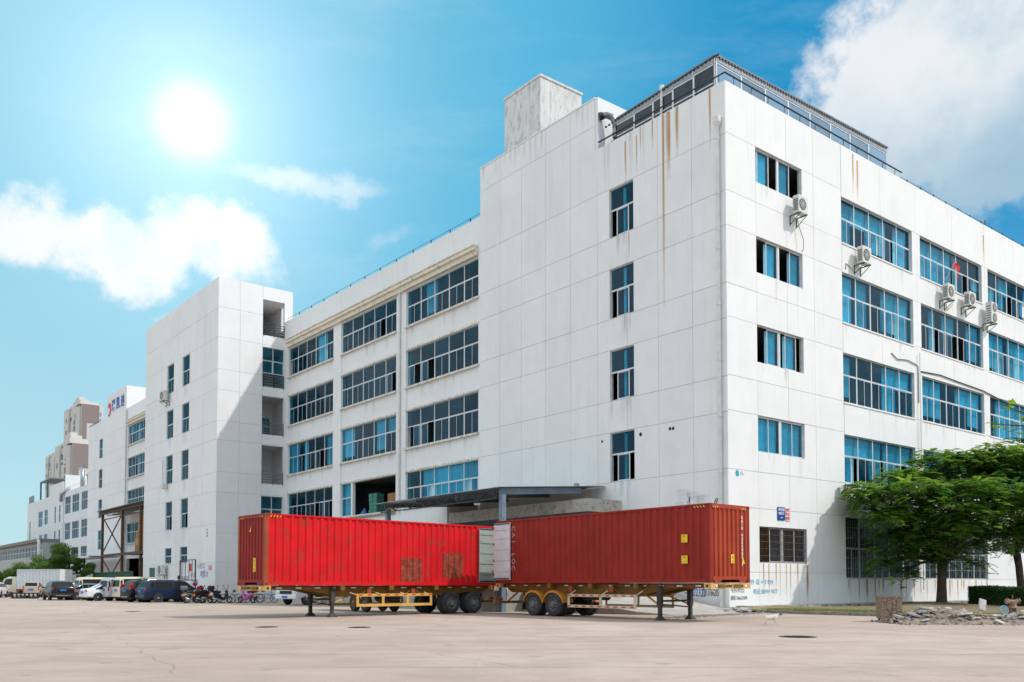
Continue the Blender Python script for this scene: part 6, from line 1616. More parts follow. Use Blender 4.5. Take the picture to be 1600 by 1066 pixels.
# residential towers, far away
def tower(label, px, Y, w_l, w_r, zt, seed=1, top=True, strip=.26, sx=1.0):
    """corner towards the viewer at px; long left flank w_l in the shade, right flank w_r in the sun"""
    X = (px - 800) / F * Y
    rt = thing('residential_tower', label, 'apartment tower', (X, Y, 0), R(38.6), 'apartment towers far behind the factory')
    mb = MB(); mb.box(0, w_r, 0, w_l, 0, zt - 2.2, 'tower_cream'); mb.box(.3, w_r, w_l * .12, w_l, zt - 2.2, zt, 'tower_cream'); mb.build('wall', rt)
    zc_ = zt - 11
    mb = MB(); mb.box(-.15, w_r * .86, -.45, -.01, zc_, zt - 2.4, 'tower_mauve'); mb.box(-.15, w_r * strip, -.45, -.01, 0, zc_ - .01, 'tower_mauve'); mb.build('cladding', rt)
    mb = MB(); mb.box(w_r * .90, w_r + .9, -.3, -.01, 0, zt - 2.4, 'tower_cream'); mb.build('pier', rt)
    # shallow vertical bays along the flank
    bays = ((.06, .30, .7, 'tower_cream', 3), (.44, .60, .5, 'tower_cream', 9), (.68, .96, .9, 'tower_cream', 1))
    for (u0, u1, d, m_, dz_) in bays:
        mb = MB(); mb.box(-d, -.01, w_l * u0, w_l * u1, 0, zt - dz_, m_); mb.build('bay', rt)
    nfl = int(zt / 3.1)
    for i in range(3, nfl - 1):
        z = i * 3.1
        if z > zt - 6: continue
        mb = MB(); mb.box(-.12, -.012, w_l * .32, w_l * .42, z, z + 2.2, 'tower_glass'); mb.build('window', rt)
        mb = MB(); mb.box(-.75, -.1, w_l * .315, w_l * .425, z - .8, z - .1, 'tower_cream'); mb.build('balcony', rt)
        mb = MB(); mb.box(-.12, -.012, w_l * .61, w_l * .67, z, z + 2.0, 'tower_glass'); mb.build('window', rt)
        if i % 2: mb = MB(); mb.box(-1.0, -.905, w_l * .78, w_l * .84, z, z + 2.0, 'tower_glass'); mb.build('window', rt)
        if z < zc_ - 3:
            mb = MB(); mb.box(w_r * .60, w_r * .74, -.06, -.012, z, z + 1.9, 'tower_blue'); mb.build('window', rt)
        mb = MB(); mb.box(w_r * .90 + .2, w_r + .1, -.36, -.302, z, z + 2.0, 'tower_blue'); mb.build('window', rt)
    if top:
        mb = MB(); mb.box(.5, w_r * .55, w_l * .22, w_l * .6, zt, zt + 1.6, 'tower_cream'); mb.box(.8, w_r * .4, w_l * .3, w_l * .5, zt + 1.6, zt + 3.0, 'tower_cream'); mb.build('roof_house', rt)
        mb = MB(); mb.box(-.95, -.1, w_l * .03, w_l * .30, zt - 2.2, zt - .4, 'tower_cream'); mb.box(-.5, -.1, w_l * .08, w_l * .2, zt - 4.6, zt - 2.3, 'tower_glass'); mb.build('roof_terrace', rt)
    return rt
simple('tower_blue', (.20, .26, .38), .3)
tower('tallest far tower of the three, topped by a small pale roof house', 124, 430, 36, 8.6, 91.5, 2, strip=.24)
tower('middle-height far tower in front of the tallest one', 110.5, 330, 27, 8.0, 56.3, 3, strip=.26)
tower('lowest grey far tower, furthest left of the towers', 84, 470, 22, 4, 72, 5, top=False)
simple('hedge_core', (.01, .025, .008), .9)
simple('bark', (.075, .055, .040), .95, var=.35, scale=3, bump=.8, bscale=14)
simple('iron_cover', (.035, .035, .036), .7, .3, var=.3, scale=5)
simple('slab_grey', (.44, .41, .38), .9, var=.2, scale=2.5, per_obj=.25, bump=.5, bscale=14)
simple('slab_brown', (.34, .26, .20), .9, var=.3, scale=2.0, per_obj=.3, bump=.5, bscale=14)
simple('rust_panel', (.15, .075, .035), .85, .1, var=.5, scale=9, rust=.7, rustcol=(.36, .28, .22), bump=.6, bscale=12)
simple('valve_rust', (.24, .12, .08), .8, .1, var=.35, scale=6, rust=.4, rustcol=(.55, .48, .42))
simple('wheel_blue', (.10, .35, .50), .5)
# ---------------------------------------------------------------- garden strip by the right face
def bed_mat():
    m, t, p = mat_new('garden_soil')
    c = t.n('ShaderNodeTexCoord').outputs['Object']
    n1 = t.ramp(t.noise(c, .35, 6, .65), .40, .60); n2 = t.ramp(t.noise(c, 5, 6, .7), .35, .7)
    s = t.n('ShaderNodeSeparateXYZ', ins={0: c})
    strip = t.ramp(s.outputs[0], 2.2, -.8)
    g_ = t.mix(n2, (.20, .19, .055), (.30, .25, .10)); d_ = t.mix(n2, (.15, .105, .065), (.24, .18, .12))
    lk(t, t.mix(t.m('MAXIMUM', strip, t.m('MULTIPLY', n1, .35)), d_, g_), p.inputs['Base Color'])
    p.inputs['Roughness'].default_value = .95
    b = t.n('ShaderNodeBump', ins={'Strength': .6, 'Distance': .04, 'Height': t.noise(c, 7, 8, .75)}); lk(t, b.outputs[0], p.inputs['Normal'])
bed_mat()
simple('kerb_stone', (.25, .235, .21), .9, var=.25, scale=1.5, rust=.3, rustcol=(.12, .11, .10), bump=.4, bscale=8)
simple('old_plinth', (.36, .34, .30), .9, var=.25, scale=.9, rust=.5, rustcol=(.12, .115, .10), bump=.5, bscale=8)
# bed: local frame of the factory, x = t, y = -e
KT = -3.05
mb = MB(); nx, ny = 40, 26; vs = []; fs = []
for i in range(nx + 1):
    for j in range(ny + 1):
        x = KT + .22 + (60 - KT) * (i / nx) ** 1.6; y = -1.5 - 18 * j / ny
        z = .14 + .05 * math.sin(x * 1.3 + y) + .06 * math.sin(x * .41 - y * .7)
        if i > 3: z += .10 * math.exp(-((x - 15.6) ** 2 + (y + 4.2) ** 2) / 6)
        vs.append((x, y, z))
for i in range(nx):
    for j in range(ny):
        a_ = i * (ny + 1) + j; fs.append((a_, a_ + 1, a_ + ny + 2, a_ + ny + 1))
mb.add(vs, fs, 'garden_soil'); bed = mb.build('garden_bed', None, smooth=True, loc=loc2w(0, 0), rot=TH); tag(bed, kind='structure')
mb = MB(); y = -3.9
kb = thing('kerb', 'worn grey kerb stones edging the yellow grass strip', 'kerb', loc2w(0, 0), TH); kb['kind'] = 'structure'; 
del kb['category']; del kb['label']
while y > -19.5:
    L_ = 1.0; mb = MB(); mb.bevbox(KT, KT + .2, y - L_ + .02, y, -.05, .15 + rnd.uniform(-.01, .01), .02, 'kerb_stone'); mb.build('kerb_stone', kb, loc=(rnd.uniform(-.02, .02), 0, 0)); y -= L_
mb = MB(); mb.box(.6, 56, -1.5, -.02, 0, .20, 'old_plinth'); mb.box(-.2, .6, -1.1, -.02, 0, .10, 'old_plinth'); pln = mb.build('wall_plinth', None, loc=loc2w(0, 0), rot=TH); tag(pln, kind='structure')
mb = MB(); mb.box(-1.0, 1.2, -3.3, -1.6, .0, .09, 'old_plinth'); o_ = mb.build('pavement_slab', None, loc=loc2w(0.4, 0), rot=TH + .25); tag(o_, kind='structure')
# drain covers in the yard
for lb, x, y in (('round dark iron manhole cover in the yard in front of the dog', gx(1245, 23.7), 23.7), ('small dark drain cover in the yard left of the red container', gx(418, 29.0), 29.0), ('small dark drain cover below the landing legs of the red container', gx(562, 28.8), 28.8), ('small iron cover far back in the yard before the parked cars', gx(208, 45), 45)):
    mc = thing('manhole_cover', lb, 'manhole cover', (x, y, .0))
    r = .42 if '1245' in lb or 'dog' in lb else .3
    mb = MB(); mb.lathe([(r + .07, .001), (r + .07, .008), (r + .01, .008), (r + .01, .003), (r - .01, .003), (r - .01, .011), (0, .012)], 'iron_cover', 24); mb.build('cover', mc)
    mb = MB()
    for i in range(-3, 4):
        w_ = math.sqrt(max(0, (r * .85) ** 2 - (i * r * .22) ** 2)); mb.box(-w_, w_, i * r * .22 - .012, i * r * .22 + .012, .0125, .018, 'iron_cover')
    tag(mb.build('cover_rib', mc), kind='stuff')

# ---------------------------------------------------------------- foliage
def leaf_mat(name, c1, c2, c3, trans=.35):
    m, t, p = mat_new(name)
    c = t.n('ShaderNodeTexCoord').outputs['Object']
    at = t.n('ShaderNodeAttribute', attribute_name='tone')
    n1 = t.ramp(t.noise(c, .8, 4, .6), .35, .68)
    cc = t.mix(n1, c1, c2)
    cc = t.mix(t.ramp(at.outputs['Fac'], .55, 1.0), cc, c3)
    lk(t, cc, p.inputs['Base Color']); p.inputs['Roughness'].default_value = .5; p.inputs['Specular IOR Level'].default_value = .3
    tl = t.n('ShaderNodeBsdfTranslucent', ins={'Color': t.mix(.35, cc, (.35, .5, .05))})
    mx_ = t.n('ShaderNodeMixShader', ins={0: trans, 1: p.outputs[0], 2: tl.outputs[0]})
    lk(t, mx_.outputs[0], t.t.nodes['Material Output'].inputs[0])
leaf_mat('leaf_feather', (.048, .155, .030), (.12, .30, .045), (.36, .52, .05), .5)
leaf_mat('leaf_far', (.045, .13, .022), (.10, .21, .03), (.20, .26, .04))
leaf_mat('leaf_hedge', (.008, .035, .010), (.018, .075, .016), (.04, .13, .02), .2)
leaf_mat('grass_blade', (.16, .17, .04), (.26, .24, .07), (.34, .30, .12), .3)
def leaves_obj(name, quads, tones, mat, parent=None, kind=None):
    q = np.asarray(quads, dtype=np.float32); n = len(q)
    me = bpy.data.meshes.new(name)
    me.vertices.add(n * 4); me.vertices.foreach_set('co', q.reshape(-1))
    me.loops.add(n * 4); me.loops.foreach_set('vertex_index', np.arange(n * 4, dtype=np.int32))
    me.polygons.add(n); me.polygons.foreach_set('loop_start', np.arange(0, n * 4, 4, dtype=np.int32)); me.polygons.foreach_set('loop_total', np.full(n, 4, dtype=np.int32))
    at = me.attributes.new('tone', 'FLOAT', 'FACE'); at.data.foreach_set('value', np.asarray(tones, dtype=np.float32))
    me.materials.append(MATS[mat]); me.update(); me.validate()
    return link(name, me, parent)
nr = np.random.default_rng(5)
def fronds(P, out, n_leaf=6, flen=.68, lw=.24, lt=.095, tone=None):
    """feathery fronds: P bases (n,3), out directions (n,3)"""
    n = len(P); up = np.array([0, 0, 1.0])
    out = out / (np.linalg.norm(out, axis=1, keepdims=True) + 1e-9)
    side = np.cross(out, up); side /= (np.linalg.norm(side, axis=1, keepdims=True) + 1e-9)
    qs = []; ts = []
    L_ = flen * nr.uniform(.7, 1.25, (n, 1)); droop = nr.uniform(.15, .55, (n, 1))
    tn = nr.random(n) if tone is None else tone
    for k in range(n_leaf):
        f_ = (k + .6) / n_leaf
        c = P + out * L_ * f_ - up * L_ * droop * f_ * f_
        for sg in (-1, 1):
            d = side * sg * .85 + out * .5 - up * nr.uniform(.05, .35, (n, 1))
            w_ = lw * (1 - .35 * f_) * nr.uniform(.8, 1.2, (n, 1))
            t_ = out * lt
            a_ = c - t_ * .5; b_ = c + t_ * .5
            a2 = a_ + d * w_ * .9 ; b2 = b_ + d * w_
            qs.append(np.stack([a_, a2, b2, b_], axis=1)); ts.append(tn)
    return np.concatenate(qs), np.concatenate(ts)
def limb(mb, p, q, r0, r1, wob=.25, n=7, mat='bark'):
    p = Vector(p); q = Vector(q); pts = []; d = (q - p)
    w1 = Vector((rnd.uniform(-1, 1), rnd.uniform(-1, 1), rnd.uniform(-.2, .8))) * wob
    for i in range(n):
        t_ = i / (n - 1); pts.append(p + d * t_ + w1 * math.sin(t_ * math.pi) * d.length * .3)
    mb.tube(pts, [r0 + (r1 - r0) * i / (n - 1) for i in range(n)], mat, 8)
    return pts
def feather_tree(label, base, trunk_h, pads, lean=(0, 0), r0=.26, per=95, seed=1, sprays=()):
    global nr
    nr = np.random.default_rng(seed)
    rt = thing('mimosa_tree', label, 'tree', base, 0)
    fork = Vector((lean[0], lean[1], trunk_h))
    mb = MB()
    pts = [Vector((0, 0, -.1)), Vector((0, 0, .12)), Vector((lean[0] * .3, lean[1] * .3, trunk_h * .4)), Vector((lean[0] * .6, lean[1] * .6, trunk_h * .75)), fork]
    mb.tube(pts, [r0 * 1.5, r0 * 1.1, r0 * .92, r0 * .88, r0 * .95], 'bark', 14); tr = mb.build('trunk', rt, smooth=True)
    Q = []; T_ = []
    for (px_, py_, pz_, pr_) in pads:
        c = Vector((px_, py_, pz_)); mb = MB()
        mid = fork.lerp(c, .55) + Vector((0, 0, .25 * (c - fork).length * .3))
        l1 = limb(mb, fork, mid, r0 * .42, r0 * .22, .18); l2 = limb(mb, mid, c - Vector((0, 0, .15)), r0 * .22, .04, .2)
        for k in range(5):
            a_ = rnd.uniform(0, 6.28); e = c + Vector((math.cos(a_) * pr_ * .75, math.sin(a_) * pr_ * .75, rnd.uniform(-.2, .15)))
            limb(mb, l2[rnd.choice((2, 3, 4))], e, .045, .012, .2, 5)
        mb.build('branch', rt, smooth=True)
        n = int(per * pr_ * pr_ * 1.15)
        th = nr.uniform(0, 2 * np.pi, n); rr = pr_ * np.sqrt(nr.uniform(0, 1, n)); 
        lob = 1 + .22 * np.sin(3 * th + px_) + .15 * np.sin(5 * th + py_)
        rr = rr * lob
        zz = pz_ + .30 * pr_ * (1 - (rr / pr_) ** 2) + nr.normal(0, .2, n) - .1
        lay = nr.random(n) < .18; zz = np.where(lay, zz - nr.uniform(.3, .8, n), zz)
        P = np.stack([px_ + rr * np.cos(th), py_ + rr * np.sin(th), zz], 1)
        o = np.stack([np.cos(th) + nr.normal(0, .5, n), np.sin(th) + nr.normal(0, .5, n), nr.normal(.08, .22, n)], 1)
        tone = nr.random(n) * .62; tone[nr.random(n) < .075] = 1.0
        q, t_ = fronds(P, o, tone=tone); Q.append(q); T_.append(t_)
    for (a_, b_, n) in sprays:
        a_ = np.array(a_, float); b_ = np.array(b_, float); u = nr.random((n, 1))
        P = a_ + (b_ - a_) * u + nr.normal(0, .18, (n, 3)); o = (b_ - a_) + nr.normal(0, 1.2, (n, 3))
        q, t_ = fronds(P, o, tone=nr.uniform(.3, 1, n)); Q.append(q); T_.append(t_)
        mb = MB(); limb(mb, a_, b_, .06, .015, .08, 6); mb.build('branch', rt, smooth=True)
    leaves_obj('crown', np.concatenate(Q), np.concatenate(T_), 'leaf_feather', rt)
    return rt
# pads are (x, y, z, radius) from the foot of the trunk
TB = (26.5, 54.8, .15)
pads1 = []
def pad_px(px, py, Y, r): # crown pad seen at this direction, at distance Y
    X = (px - 800) / F * Y; Z = CAMH + (912 - py) / F * Y
    return (X - TB[0], Y - TB[1], Z - TB[2], r)
for px, py, Y, r in ((1375, 772, 53.5, 1.35), (1352, 762, 54.5, .85), (1420, 745, 55, 1.5), (1470, 722, 56, 1.7), (1520, 722, 55.5, 1.6), (1400, 808, 52.5, 1.45), (1455, 780, 52.8, 1.7), (1505, 770, 52.5, 1.7), (1430, 836, 53.5, 1.35), (1400, 862, 54.5, 1.0), (1375, 880, 55, .8), (1480, 822, 52.2, 1.5), (1540, 800, 52.5, 1.6), (1560, 750, 54.5, 1.7), (1440, 868, 55.5, 1.1), (1462, 848, 57, 1.3), (1515, 850, 56, 1.0), (1580, 790, 53, 1.5), (1500, 745, 58, 1.8), (1530, 880, 56, .45), (1450, 750, 58, 1.6), (1420, 800, 56, 1.5), (1470, 805, 55.5, 1.4), (1510, 815, 54, 1.4), (1550, 835, 55, 1.2), (1445, 850, 53, 1.0), (1490, 865, 54, .9), (1390, 835, 55, 1.1), (1345, 775, 53.5, .7), (1500, 790, 50.8, 1.2), (1440, 760, 51.2, 1.2), (1530, 760, 51, 1.3), (1572, 830, 55, 1.1), (1590, 770, 52, 1.3), (1550, 708, 56, 1.2), (1350, 790, 54, .6), (1410, 892, 56, .6)):
    pads1.append(pad_px(px, py, Y, r))
feather_tree('broad feathery green tree with low spreading crown before the barred factory windows', TB, 2.7, pads1, (.15, .1), .30, 92, 11)
TB2 = TB; TB = (32.3, 56.2, .15)
pads2 = [pad_px(*q) for q in ((1590, 716, 55, 1.9), (1570, 738, 56, 1.5), (1615, 745, 54.5, 2.0), (1640, 715, 56, 2.2), (1600, 780, 56.5, 1.7), (1655, 780, 55, 1.9), (1575, 815, 57, 1.3), (1620, 820, 55, 1.5), (1700, 740, 55, 2.2), (1590, 850, 57, .9))]
sp = [pad_px(1640, 668, 51, 0)[:3], pad_px(1562, 662, 50.5, 0)[:3], pad_px(1632, 655, 51, 0)[:3], pad_px(1580, 634, 50.5, 0)[:3], pad_px(1640, 690, 51, 0)[:3], pad_px(1588, 684, 51, 0)[:3]]
feather_tree('second feathery tree at the right picture edge, its thin twigs reaching above the hedge', TB, 3.2, pads2, (-.25, .1), .24, 95, 12, [(sp[0], sp[1], 14), (sp[2], sp[3], 12), (sp[4], sp[5], 14), (pads2[3][:3], sp[4], 20)])
# clipped hedge
hd = thing('clipped_hedge', 'dense dark green clipped hedge right of the tree trunk', 'hedge', (28.0, 54.5, .1), R(-66))
Lh, Wh, Hh = 9.5, 2.0, 1.12
nr = np.random.default_rng(3)
n = 26000
u = nr.uniform(0, Lh, n); v = nr.uniform(0, Wh, n); z = nr.uniform(.04, Hh, n)
f_ = nr.integers(0, 4, n)
v = np.where(f_ == 0, nr.uniform(-.02, .14, n), v); z = np.where(f_ == 1, Hh - nr.uniform(0, .12, n) + .05 * np.sin(u * 2.1), z); u = np.where(f_ == 2, nr.uniform(-.02, .14, n), u)
P = np.stack([u, v, z], 1) + nr.normal(0, .03, (n, 3))
d1 = nr.normal(0, 1, (n, 3)); d1 /= np.linalg.norm(d1, axis=1, keepdims=True); d2 = np.cross(d1, nr.normal(0, 1, (n, 3))); d2 /= np.linalg.norm(d2, axis=1, keepdims=True)
s_ = nr.uniform(.03, .06, (n, 1)); Qh = np.stack([P - d1 * s_, P + d2 * s_ * .6, P + d1 * s_, P - d2 * s_ * .6], 1)
leaves_obj('foliage', Qh, nr.random(n), 'leaf_hedge', hd)
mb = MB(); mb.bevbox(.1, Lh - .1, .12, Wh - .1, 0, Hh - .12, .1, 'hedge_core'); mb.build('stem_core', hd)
# grass strip
nr = np.random.default_rng(8); n = 9000
x = KT + .25 + np.abs(nr.normal(0, 1.1, n)); y = -4.0 - 14.5 * nr.random(n); P = np.stack([x, y, np.full(n, .12)], 1)
h_ = nr.uniform(.05, .14, (n, 1)); a_ = nr.uniform(0, 6.28, n); dx = np.stack([np.cos(a_), np.sin(a_), 0 * a_], 1) * .012; tip = P + np.concatenate([nr.normal(0, .03, (n, 2)), h_], 1)
go = leaves_obj('grass', np.stack([P - dx, P + dx, tip + dx * .3, tip - dx * .3], 1), nr.random(n), 'grass_blade'); go.location = loc2w(0, 0); go.rotation_euler = (0, 0, TH)
tag(go, 'short yellowing grass along the kerb under the factory wall', 'grass', kind='stuff')
# litter scraps on the bed
# far trees at the left
def leafy_tree(label, px, Y, zt, rad, seed, zb=1.2, dens=1.0):
    global nr
    nr = np.random.default_rng(seed); X = gx(px, Y)
    rt = thing('leafy_tree', label, 'tree', (X, Y, 0), 0, 'green trees behind the lorries')
    mb = MB(); mb.tube([(0, 0, 0), (.1, 0, zt * .35), (.0, .1, zt * .6)], [.22, .17, .1], 'bark', 8); mb.build('trunk', rt, smooth=True)
    Q = []; T_ = []; mb = MB()
    for k in range(int(16 * dens)):
        a_ = nr.uniform(0, 6.28); rr = rad * math.sqrt(nr.random()) * .85; cz = zb + (zt - zb) * nr.uniform(.15, .92) * (1 - .25 * (rr / rad) ** 2)
        c = np.array([rr * math.cos(a_), rr * math.sin(a_), cz]); r_ = nr.uniform(.7, 1.25) * rad * .36
        limb(mb, (0, 0, zt * .35), tuple(c), .08, .02, .2, 5)
        n = int(520 * dens); d = nr.normal(0, 1, (n, 3)); d /= np.linalg.norm(d, axis=1, keepdims=True)
        P = c + d * (r_ * nr.uniform(.55, 1.05, (n, 1))) * np.array([1, 1, .7])
        e1 = nr.normal(0, 1, (n, 3)); e1 /= np.linalg.norm(e1, axis=1, keepdims=True); e2 = np.cross(e1, d); s_ = nr.uniform(.09, .17, (n, 1))
        Q.append(np.stack([P - e1 * s_, P + e2 * s_ * .6, P + e1 * s_, P - e2 * s_ * .6], 1)); T_.append(nr.random(n) * .8 + (d[:, 2] > .4) * .2)
    mb.build('branch', rt); leaves_obj('crown', np.concatenate(Q), np.concatenate(T_), 'leaf_far', rt)
leafy_tree('dark green tree with a few yellow leaves at the far left edge', 20, 118, 4.3, 2.3, 21, .4)
leafy_tree('round green tree left of the shelter, lower than its neighbours', 45, 122, 4.8, 2.8, 22, .6)
leafy_tree('green tree left behind the shelter post, in front of the warehouse', 72, 126, 6.0, 2.7, 23, .8)
leafy_tree('tallest green tree, rising above the shelter roof', 98, 130, 8.0, 3.1, 24, 1.0, 1.2)
leafy_tree('small green tree seen through the shelter posts by the end wall', 125, 128, 6.2, 2.0, 25, 1.0)
leafy_tree('low green bush on the yard boundary behind the white hatchback', 4, 108, 3.2, 1.8, 26, .1)
nr = np.random.default_rng(77); n = 26000
xx = nr.uniform(-1, 1, n); side_ = nr.random(n) < .5
X_t = np.where(side_, 150 + 190 * (xx + 1) / 2, -330 + 170 * (xx + 1) / 2 - 40); Y_t = np.where(side_, 235 - 110 * (xx + 1) / 2, 300 + 30 * xx) + nr.normal(0, 3, n)
top_ = 7 + 3 * np.sin(X_t * .11) + 2 * np.sin(X_t * .31 + 1); P = np.stack([X_t, Y_t, top_ * np.sqrt(nr.random(n))], 1)
e1 = nr.normal(0, 1, (n, 3)); e1 /= np.linalg.norm(e1, axis=1, keepdims=True); e2 = np.cross(e1, nr.normal(0, 1, (n, 3))); e2 /= np.linalg.norm(e2, axis=1, keepdims=True); s_ = nr.uniform(.4, .9, (n, 1))
tag(leaves_obj('treeline', np.stack([P - e1 * s_, P + e2 * s_ * .6, P + e1 * s_, P - e2 * s_ * .6], 1), nr.random(n) * .6, 'leaf_far'), 'distant belt of green trees along the horizon behind the yard', 'trees', kind='stuff')
hn = thing('boundary_wall', 'low dark boundary wall with pale top far behind the white hatchback', 'wall', (gx(-2, 150), 150, 0), R(10))
mb = MB(); mb.box(-30, 1, -.2, .2, 0, 2.6, 'orange_rust'); mb.box(-30, 1.1, -.3, .3, 2.6, 2.9, 'concrete'); mb.build('wall', hn)
fbd = thing('distant_shed', 'distant white shed roof at the far left edge', 'shed', (gx(-30, 260), 260, 0), R(5))
mb = MB(); mb.box(-14, 9, 0, 8, 0, 5.0, 'white_wall_far'); mb.build('wall', fbd)
mb = MB(); mb.add([(-14.5, -.5, 5), (9.5, -.5, 5), (9.5, 8.5, 5), (-14.5, 8.5, 5), (-14.5, 4, 8), (9.5, 4, 8)], [(0, 1, 5, 4), (3, 4, 5, 2), (0, 4, 3), (1, 2, 5)], 'alu'); mb.build('roof', fbd)

# ---------------------------------------------------------------- rubble, bin, valve, dog
def slab_mesh(i, mat):
    r_ = random.Random(i); mb = MB(); n = r_.choice((5, 6, 7)); a0 = r_.uniform(0, 6)
    ring = [((1 + r_.uniform(-.3, .25)) * math.cos(a0 + k * 6.283 / n), (1 + r_.uniform(-.3, .25)) * .7 * math.sin(a0 + k * 6.283 / n)) for k in range(n)]
    h_ = .16
    vs = [(x, y, -h_) for x, y in ring] + [(x * .97 + .01, y * .95, h_ + r_.uniform(-.02, .02)) for x, y in ring]
    mb.add(vs, [tuple(range(n - 1, -1, -1)), tuple(range(n, 2 * n))] + [(k, (k + 1) % n, n + (k + 1) % n, n + k) for k in range(n)], mat); return mb.mesh('slab_piece')
slabs = [slab_mesh(i, 'slab_grey' if i % 3 else 'slab_brown') for i in range(9)]
rp_ = thing('rubble_pile', 'long low pile of broken grey and brown slab pieces on the yard before the kerb', 'rubble pile', (0, 0, 0))
def pile_h(x):
    return .46 * math.exp(-((x - 15.2) / 1.2) ** 2) + .28 * math.exp(-((x - 18.6) / 1.7) ** 2) + .26 * math.exp(-((x - 21.4) / 1.6) ** 2) + .10
k = 0
rr_ = random.Random(44)
while k < 290:
    x = rr_.uniform(13.9, 22.4); v = rr_.gauss(0, .42); yc = 31.9 - (x - 14) * .10
    y = yc + v; hz_ = max(0, pile_h(x) * (1 - (v / 1.15) ** 2))
    if rr_.random() > .3 + hz_ * 2: continue
    z = .03 + hz_ * rr_.uniform(.35, 1.0); s_ = rr_.uniform(.10, .34)
    o = link('slab_piece', rr_.choice(slabs), rp_, (x, y, z), (rr_.gauss(0, .22) + v * .25, rr_.gauss(0, .20), rr_.uniform(0, 6.28)), (s_, s_, s_ * rr_.uniform(.35, .8) if s_ > .2 else s_ * .9)); k += 1
mb = MB()
for i in range(1500):
    x = rr_.uniform(13.3, 22.6); v = rr_.gauss(0, .62); y = 31.8 - (x - 14) * .10 + v; hz_ = max(0, pile_h(x) * (1 - (v / 1.1) ** 2)); s_ = rr_.uniform(.012, .06)
    M = Matrix.Translation((x, y, s_ * .3 + hz_ * rr_.uniform(.0, .95))) @ Matrix.Rotation(rr_.uniform(0, 3), 4, (rr_.random(), rr_.random(), 1)); mb.box(-s_, s_, -s_ * .7, s_ * .7, -s_ * .4, s_ * .4, 'slab_grey' if i % 3 else 'slab_brown', M)
nx, ny = 50, 12; vs = []; fs = []
for i in range(nx + 1):
    for j in range(ny + 1):
        x = 13.6 + 9 * i / nx; v = -1.15 + 2.3 * j / ny; vs.append((x, 31.9 - (x - 14) * .10 + v, max(-.01, .82 * pile_h(x) * (1 - (v / 1.12) ** 2) + rr_.uniform(-.04, .02))))
for i in range(nx):
    for j in range(ny): a_ = i * (ny + 1) + j; fs.append((a_, a_ + 1, a_ + ny + 2, a_ + ny + 1))
mb.add(vs, fs, 'slab_brown'); tag(mb.build('rubble', rp_), kind='stuff')
sl = thing('leaning_slab', 'single upright concrete slab leaning out of the rubble pile', 'slab', (gx(1533, 32.2), 32.2, .45), R(12)); 
mb = MB(); mb.bevbox(-.15, .15, -.035, .035, 0, .42, .02, 'slab_grey', Matrix.Rotation(.28, 4, 'Y') @ Matrix.Rotation(-.2, 4, 'X')); mb.build('slab', sl)
bn = thing('rusty_bin', 'square rusty iron bin on short legs beside the kerb', 'bin', (13.95, 32.9, 0), R(-6))
hb_, ht_ = .35, .375
for k in range(4):
    Mk = Matrix.Rotation(k * math.pi / 2, 4, 'Z')
    for j in range(4):
        a0, a1 = -1 + j * .5, -1 + (j + 1) * .5; mb = MB(); th_ = .02; e = rnd.uniform(-.008, .008)
        mb.add([tuple(Mk @ Vector(q)) for q in ((a0 * hb_ + .006, -hb_ + e, .13), (a1 * hb_ - .006, -hb_ + e, .13), (a1 * ht_ - .006, -ht_ + e, .93), (a0 * ht_ + .006, -ht_ + e, .93), (a0 * hb_ + .006, -hb_ + th_, .13), (a1 * hb_ - .006, -hb_ + th_, .13), (a1 * ht_ - .006, -ht_ + th_, .93), (a0 * ht_ + .006, -ht_ + th_, .93))],
               [(0, 1, 2, 3), (4, 5, 6, 7), (0, 1, 5, 4), (1, 2, 6, 5), (2, 3, 7, 6), (3, 0, 4, 7)], 'rust_panel'); mb.build('panel', bn)
    mb = MB(); mb.box(-ht_ - .02, ht_ + .02, -ht_ - .03, -ht_ + .01, .90, .955, 'rust_panel', Mk); mb.build('rim_bar', bn)
    mb = MB(); mb.box(-.35, .35, -.355, -.335, .5, .54, 'rusty_steel', Mk); mb.build('band', bn)
    mb = MB(); mb.box(-.03, .03, -.03, .03, 0, .16, 'rusty_steel', Mk @ Matrix.Translation((.27, .27, 0))); mb.build('leg', bn)
mb = MB(); mb.box(-.31, .31, -.31, .31, .12, .15, 'rusty_steel'); mb.build('floor', bn)
vv = thing('pipe_valve', 'rusty pinkish pipe valve with a pale blue handwheel beside the hedge', 'valve', (gx(1581, 35.0), 35.0, .14), R(10))
mb = MB(); mb.lathe([(.0, 0), (.2, 0), (.2, .1), (.14, .12), (.13, .3), (.24, .32), (.24, .38), (.14, .4), (.12, .6), (0, .62)], 'valve_rust', 16); mb.build('body', vv, smooth=True, sharp=40)
for sg in (-1, 1):
    mb = MB(); mb.tube([(0, 0, .55), (sg * .22, 0, .58)], .09, 'valve_rust', 10); mb.tube([(sg * .22, 0, .58), (sg * .28, 0, .58)], .12, 'valve_rust', 10); mb.build('outlet', vv)
mb = MB(); mb.tube([(0, 0, .6), (0, 0, .84)], .025, 'rusty_steel', 6); mb.build('spindle', vv)
mb = MB(); M = Matrix.Translation((-.46, -.1, .25)) @ Matrix.Rotation(R(75), 4, 'X'); mb.lathe([(.15, -.015), (.18, -.015), (.18, .015), (.15, .015)], 'wheel_blue', 18, M, closed=True)
for k in range(4): mb.tube([M @ Vector((0, 0, 0)), M @ Vector((.16 * math.cos(k * 1.57), .16 * math.sin(k * 1.57), 0))], .012, 'wheel_blue', 5)
mb.tube([(-.46, -.1, .25), (-.1, 0, .25)], .02, 'rusty_steel', 6); mb.build('handwheel', vv)
